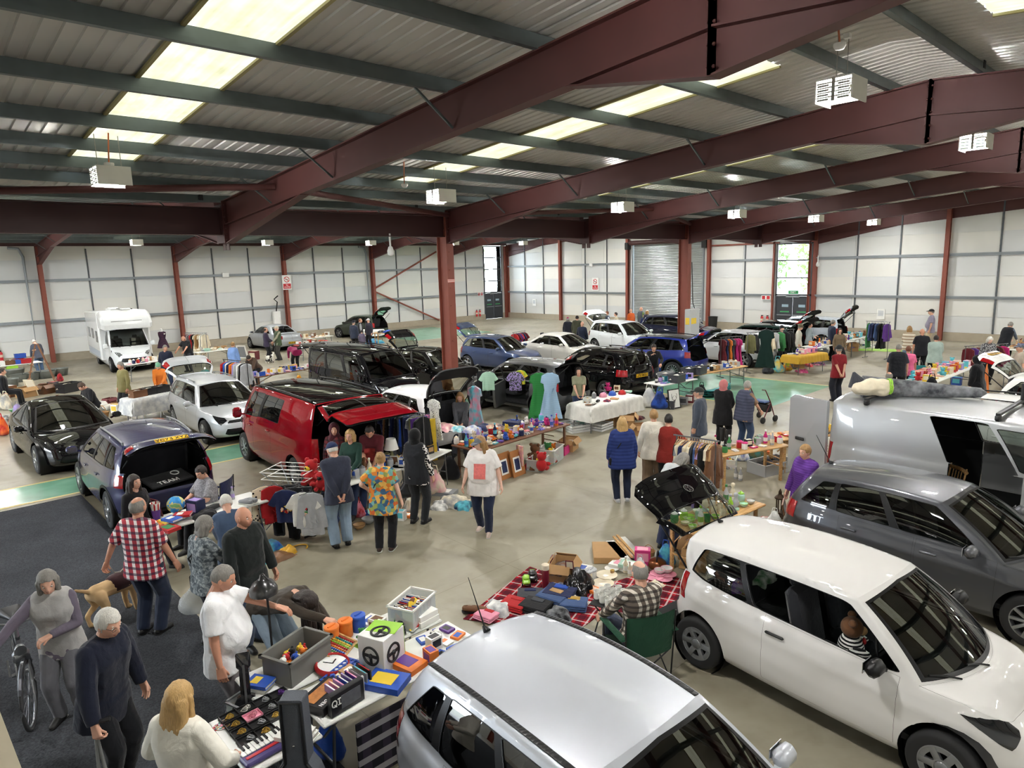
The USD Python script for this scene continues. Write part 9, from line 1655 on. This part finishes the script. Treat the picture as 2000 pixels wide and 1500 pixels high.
# wall and column fittings
def sign(label, P, w, h, rows, cat='sign', bg=WHITE):
 t = thing('sign', label, cat, (0, 0, 0)); f = lambda m: (np.array([P(x, z, y) for x, y, z in m.vf()[0]]), m.vf()[1]); obj('board', f(MB().box((0, 0, 0), (w, .02, h))), bg, t, 0)
 for nm, m, mt in rows: obj(nm, f(m), mt, t, 0)
RS = plain(S(196, 40, 48), .5)
def nosmoke(label, P):
 a = np.linspace(0, 2*PI, 33)[:-1]; m = MB().tube(np.stack([.17*np.cos(a), 0*a+.016, .19+.17*np.sin(a)], 1), .022, 5, True).bar((-.12, .016, .31), (.12, .016, .07), .03, .012, up=(0, 1, 0))
 sign(label, P, .62, .95, [('prohibition_ring', m, RS), ('cigarette', MB().box((0, .014, .19), (.2, .006, .03)), BLACK), ('red_panel', MB().box((0, .012, -.24), (.52, .008, .32)), RS), ('lettering', MB().text('No', .08, T=np.array([[1., 0, 0], [0, 0, 1], [0, 1, 0]]), o=(0, .018, -.17)).text('smoking', .075, T=np.array([[1., 0, 0], [0, 0, 1], [0, 1, 0]]), o=(0, .018, -.3)), WHITE)])
nosmoke('white and red no smoking sign on the far column', lambda x, z, d: (13.42+x, YB-.42-d, 3.75+z)); nosmoke('white and red no smoking sign on the gable wall', lambda x, z, d: (XR-.14-d, 16.3-x, 2.86+z))
TX = np.array([[1., 0, 0], [0, 0, 1], [0, 1, 0]])
sign('green EXIT sign above the gable fire doors', lambda x, z, d: (XR-.02-d, 1.1-x, 2.38+z), .6, .2, [('lettering', MB().text('EXIT', .1, T=TX, o=(0, .014, 0)), WHITE)], bg=SIGNG)
for i, (P, nm) in enumerate(((lambda x, z, d: (XR-.12-d, -3.83-x, 1.25+z), 'white notice on the gable wall behind the coat rail'), (lambda x, z, d: (XR-.12-d, 22.9-x, 1.35+z), 'small white notice on the gable wall by the corner'), (lambda x, z, d: (.3+x-3.4, YB-.12-d, 1.35+z), 'small grey notice on the far left wall'))): sign(nm, P, .4, .55, [('print', MB().box((0, .012, .05), (.28, .004, .3)), plain(S(196, 200, 204), .6))])
def extinguisher(label, loc):
 mk('fire_extinguisher', label, 'fire extinguisher', loc, 0, [('cylinder', MB().lathe([(0, 0), (.08, 0), (.08, .42), (.03, .5), (0, .5)], 14), RS), ('valve', MB().box((0, 0, .53), (.05, .12, .05)), BLACK), ('hose', MB().tube([(0, .05, .53), (.07, .12, .4), (.05, .1, .15)], .012, 5), BLACK), ('label_panel', MB().cyl((0, 0, .2), (0, 0, .34), .0815, n=14, cap=False), CREAM)])
for i, (x, y) in enumerate(((29.95, YB-.1), (30.3, YB-.1), (-2.2, YB-.1))): extinguisher(('left red fire extinguisher by the corner exit', 'right red fire extinguisher by the corner exit', 'red fire extinguisher at the far left wall')[i], (x, y, .3))
for i, y in enumerate((2.95, 2.6)): extinguisher(('left', 'right')[i]+' red fire extinguisher beside the gable exit', (XR-.14, y, .42))
for lab, P in (('pair of small red notices beside the gable exit', lambda x, z, d: (XR-.12-d, 2.75-x, 2.05+z)), ('small red notice beside the corner exit', lambda x, z, d: (30.4+x, YB-.12-d, 2.15+z)), ('pair of small red notices at the far left wall', lambda x, z, d: (-3.2+x, YB-.12-d, 2.1+z))): sign(lab, P, .6, .25, [('print', MB().box((-.15, .012, 0), (.2, .004, .2)).box((.15, .012, 0), (.2, .004, .2)), RS)])
mk('waste_bin', 'black waste bin standing by the gable post', 'bin', (XR-.7, 6.0, 0), 0, [('bin', MB().lathe([(0, 0), (.24, 0), (.3, .8), (.33, .82), (.28, .8)], 18), BLACK)])
mk('junction_cabinet', 'grey electrical cabinet with yellow label on the second red column', 'cabinet', (20.09, -.42, 1.35), 0, [('box', MB().box((0, 0, .35), (.75, .3, 1.2), b=.02), plain(S(176, 178, 178), .45)), ('label_panel', MB().box((-.1, -.152, .42), (.4, .004, .26)).box((-.377, 0, .42), (.004, .2, .3)), pc('yellow')), ('cable', MB().tube([(.2, 0, .95), (.2, .1, 1.2), (.1, .12, 3.)], .02, 5), BLACK)])
mk('junction_cabinet', 'white electrical cabinet on the far column below the no smoking sign', 'cabinet', (12.6, YB-.25, .9), 0, [('box', MB().box((0, 0, .5), (.5, .2, 1.), b=.02), WHITE), ('cable', MB().tube([(0, 0, 1.), (.1, -.05, 1.6), (-.1, -.05, 1.8), (.2, 0, 2.)], .04, 5), BLACK)])
for i, (loc, lab) in enumerate((((4.7, 0, 4.95), 'white dome camera hung below the valley beam'), ((8.2, -14.6, 5.5), 'white dome camera at the right-hand edge'), ((XR-.22, -.34, 4.0), 'small white camera by the gable exit column'))): mk('camera_dome', lab, 'camera', loc, 0, [('body', MB().lathe([(0, -.16), (.09, -.1), (.1, 0), (.06, .12), (.03, .14), (.03, .5)], 14), WHITE)])
for i, (px, py, z) in enumerate(((213, 322, 6.2), (790, 362, 6.2), (1142, 385, 6.2), (1640, 90, 7.0))): q = at(px, py, z); mk('smoke_detector', f'{ORDS[i]} white smoke detector from the left under the roof', 'smoke detector', q, 0, [('head', MB().lathe([(0, -.05), (.05, -.04), (.075, 0), (.075, .03), (0, .03)], 14), WHITE), ('conduit', MB().tube([(0, 0, .03), (.02, .03, .18), (.06, .06, roof_z(q[1])-z)], .012, 5), plain(S(196, 110, 70), .5))])
for i, (P, lab) in enumerate((((9.6, YB-.12, 4.35), 'white wall heater box on the upper rail of the far wall'), ((XR-.12, 16.7, 4.3), 'white box on the gable wall above the sign'))): mk('wall_box', lab, 'box', P, 0, [('case', MB().box((0, 0, 0), (.4, .16, .3) if i == 0 else (.16, .3, .24), b=.02), WHITE)])
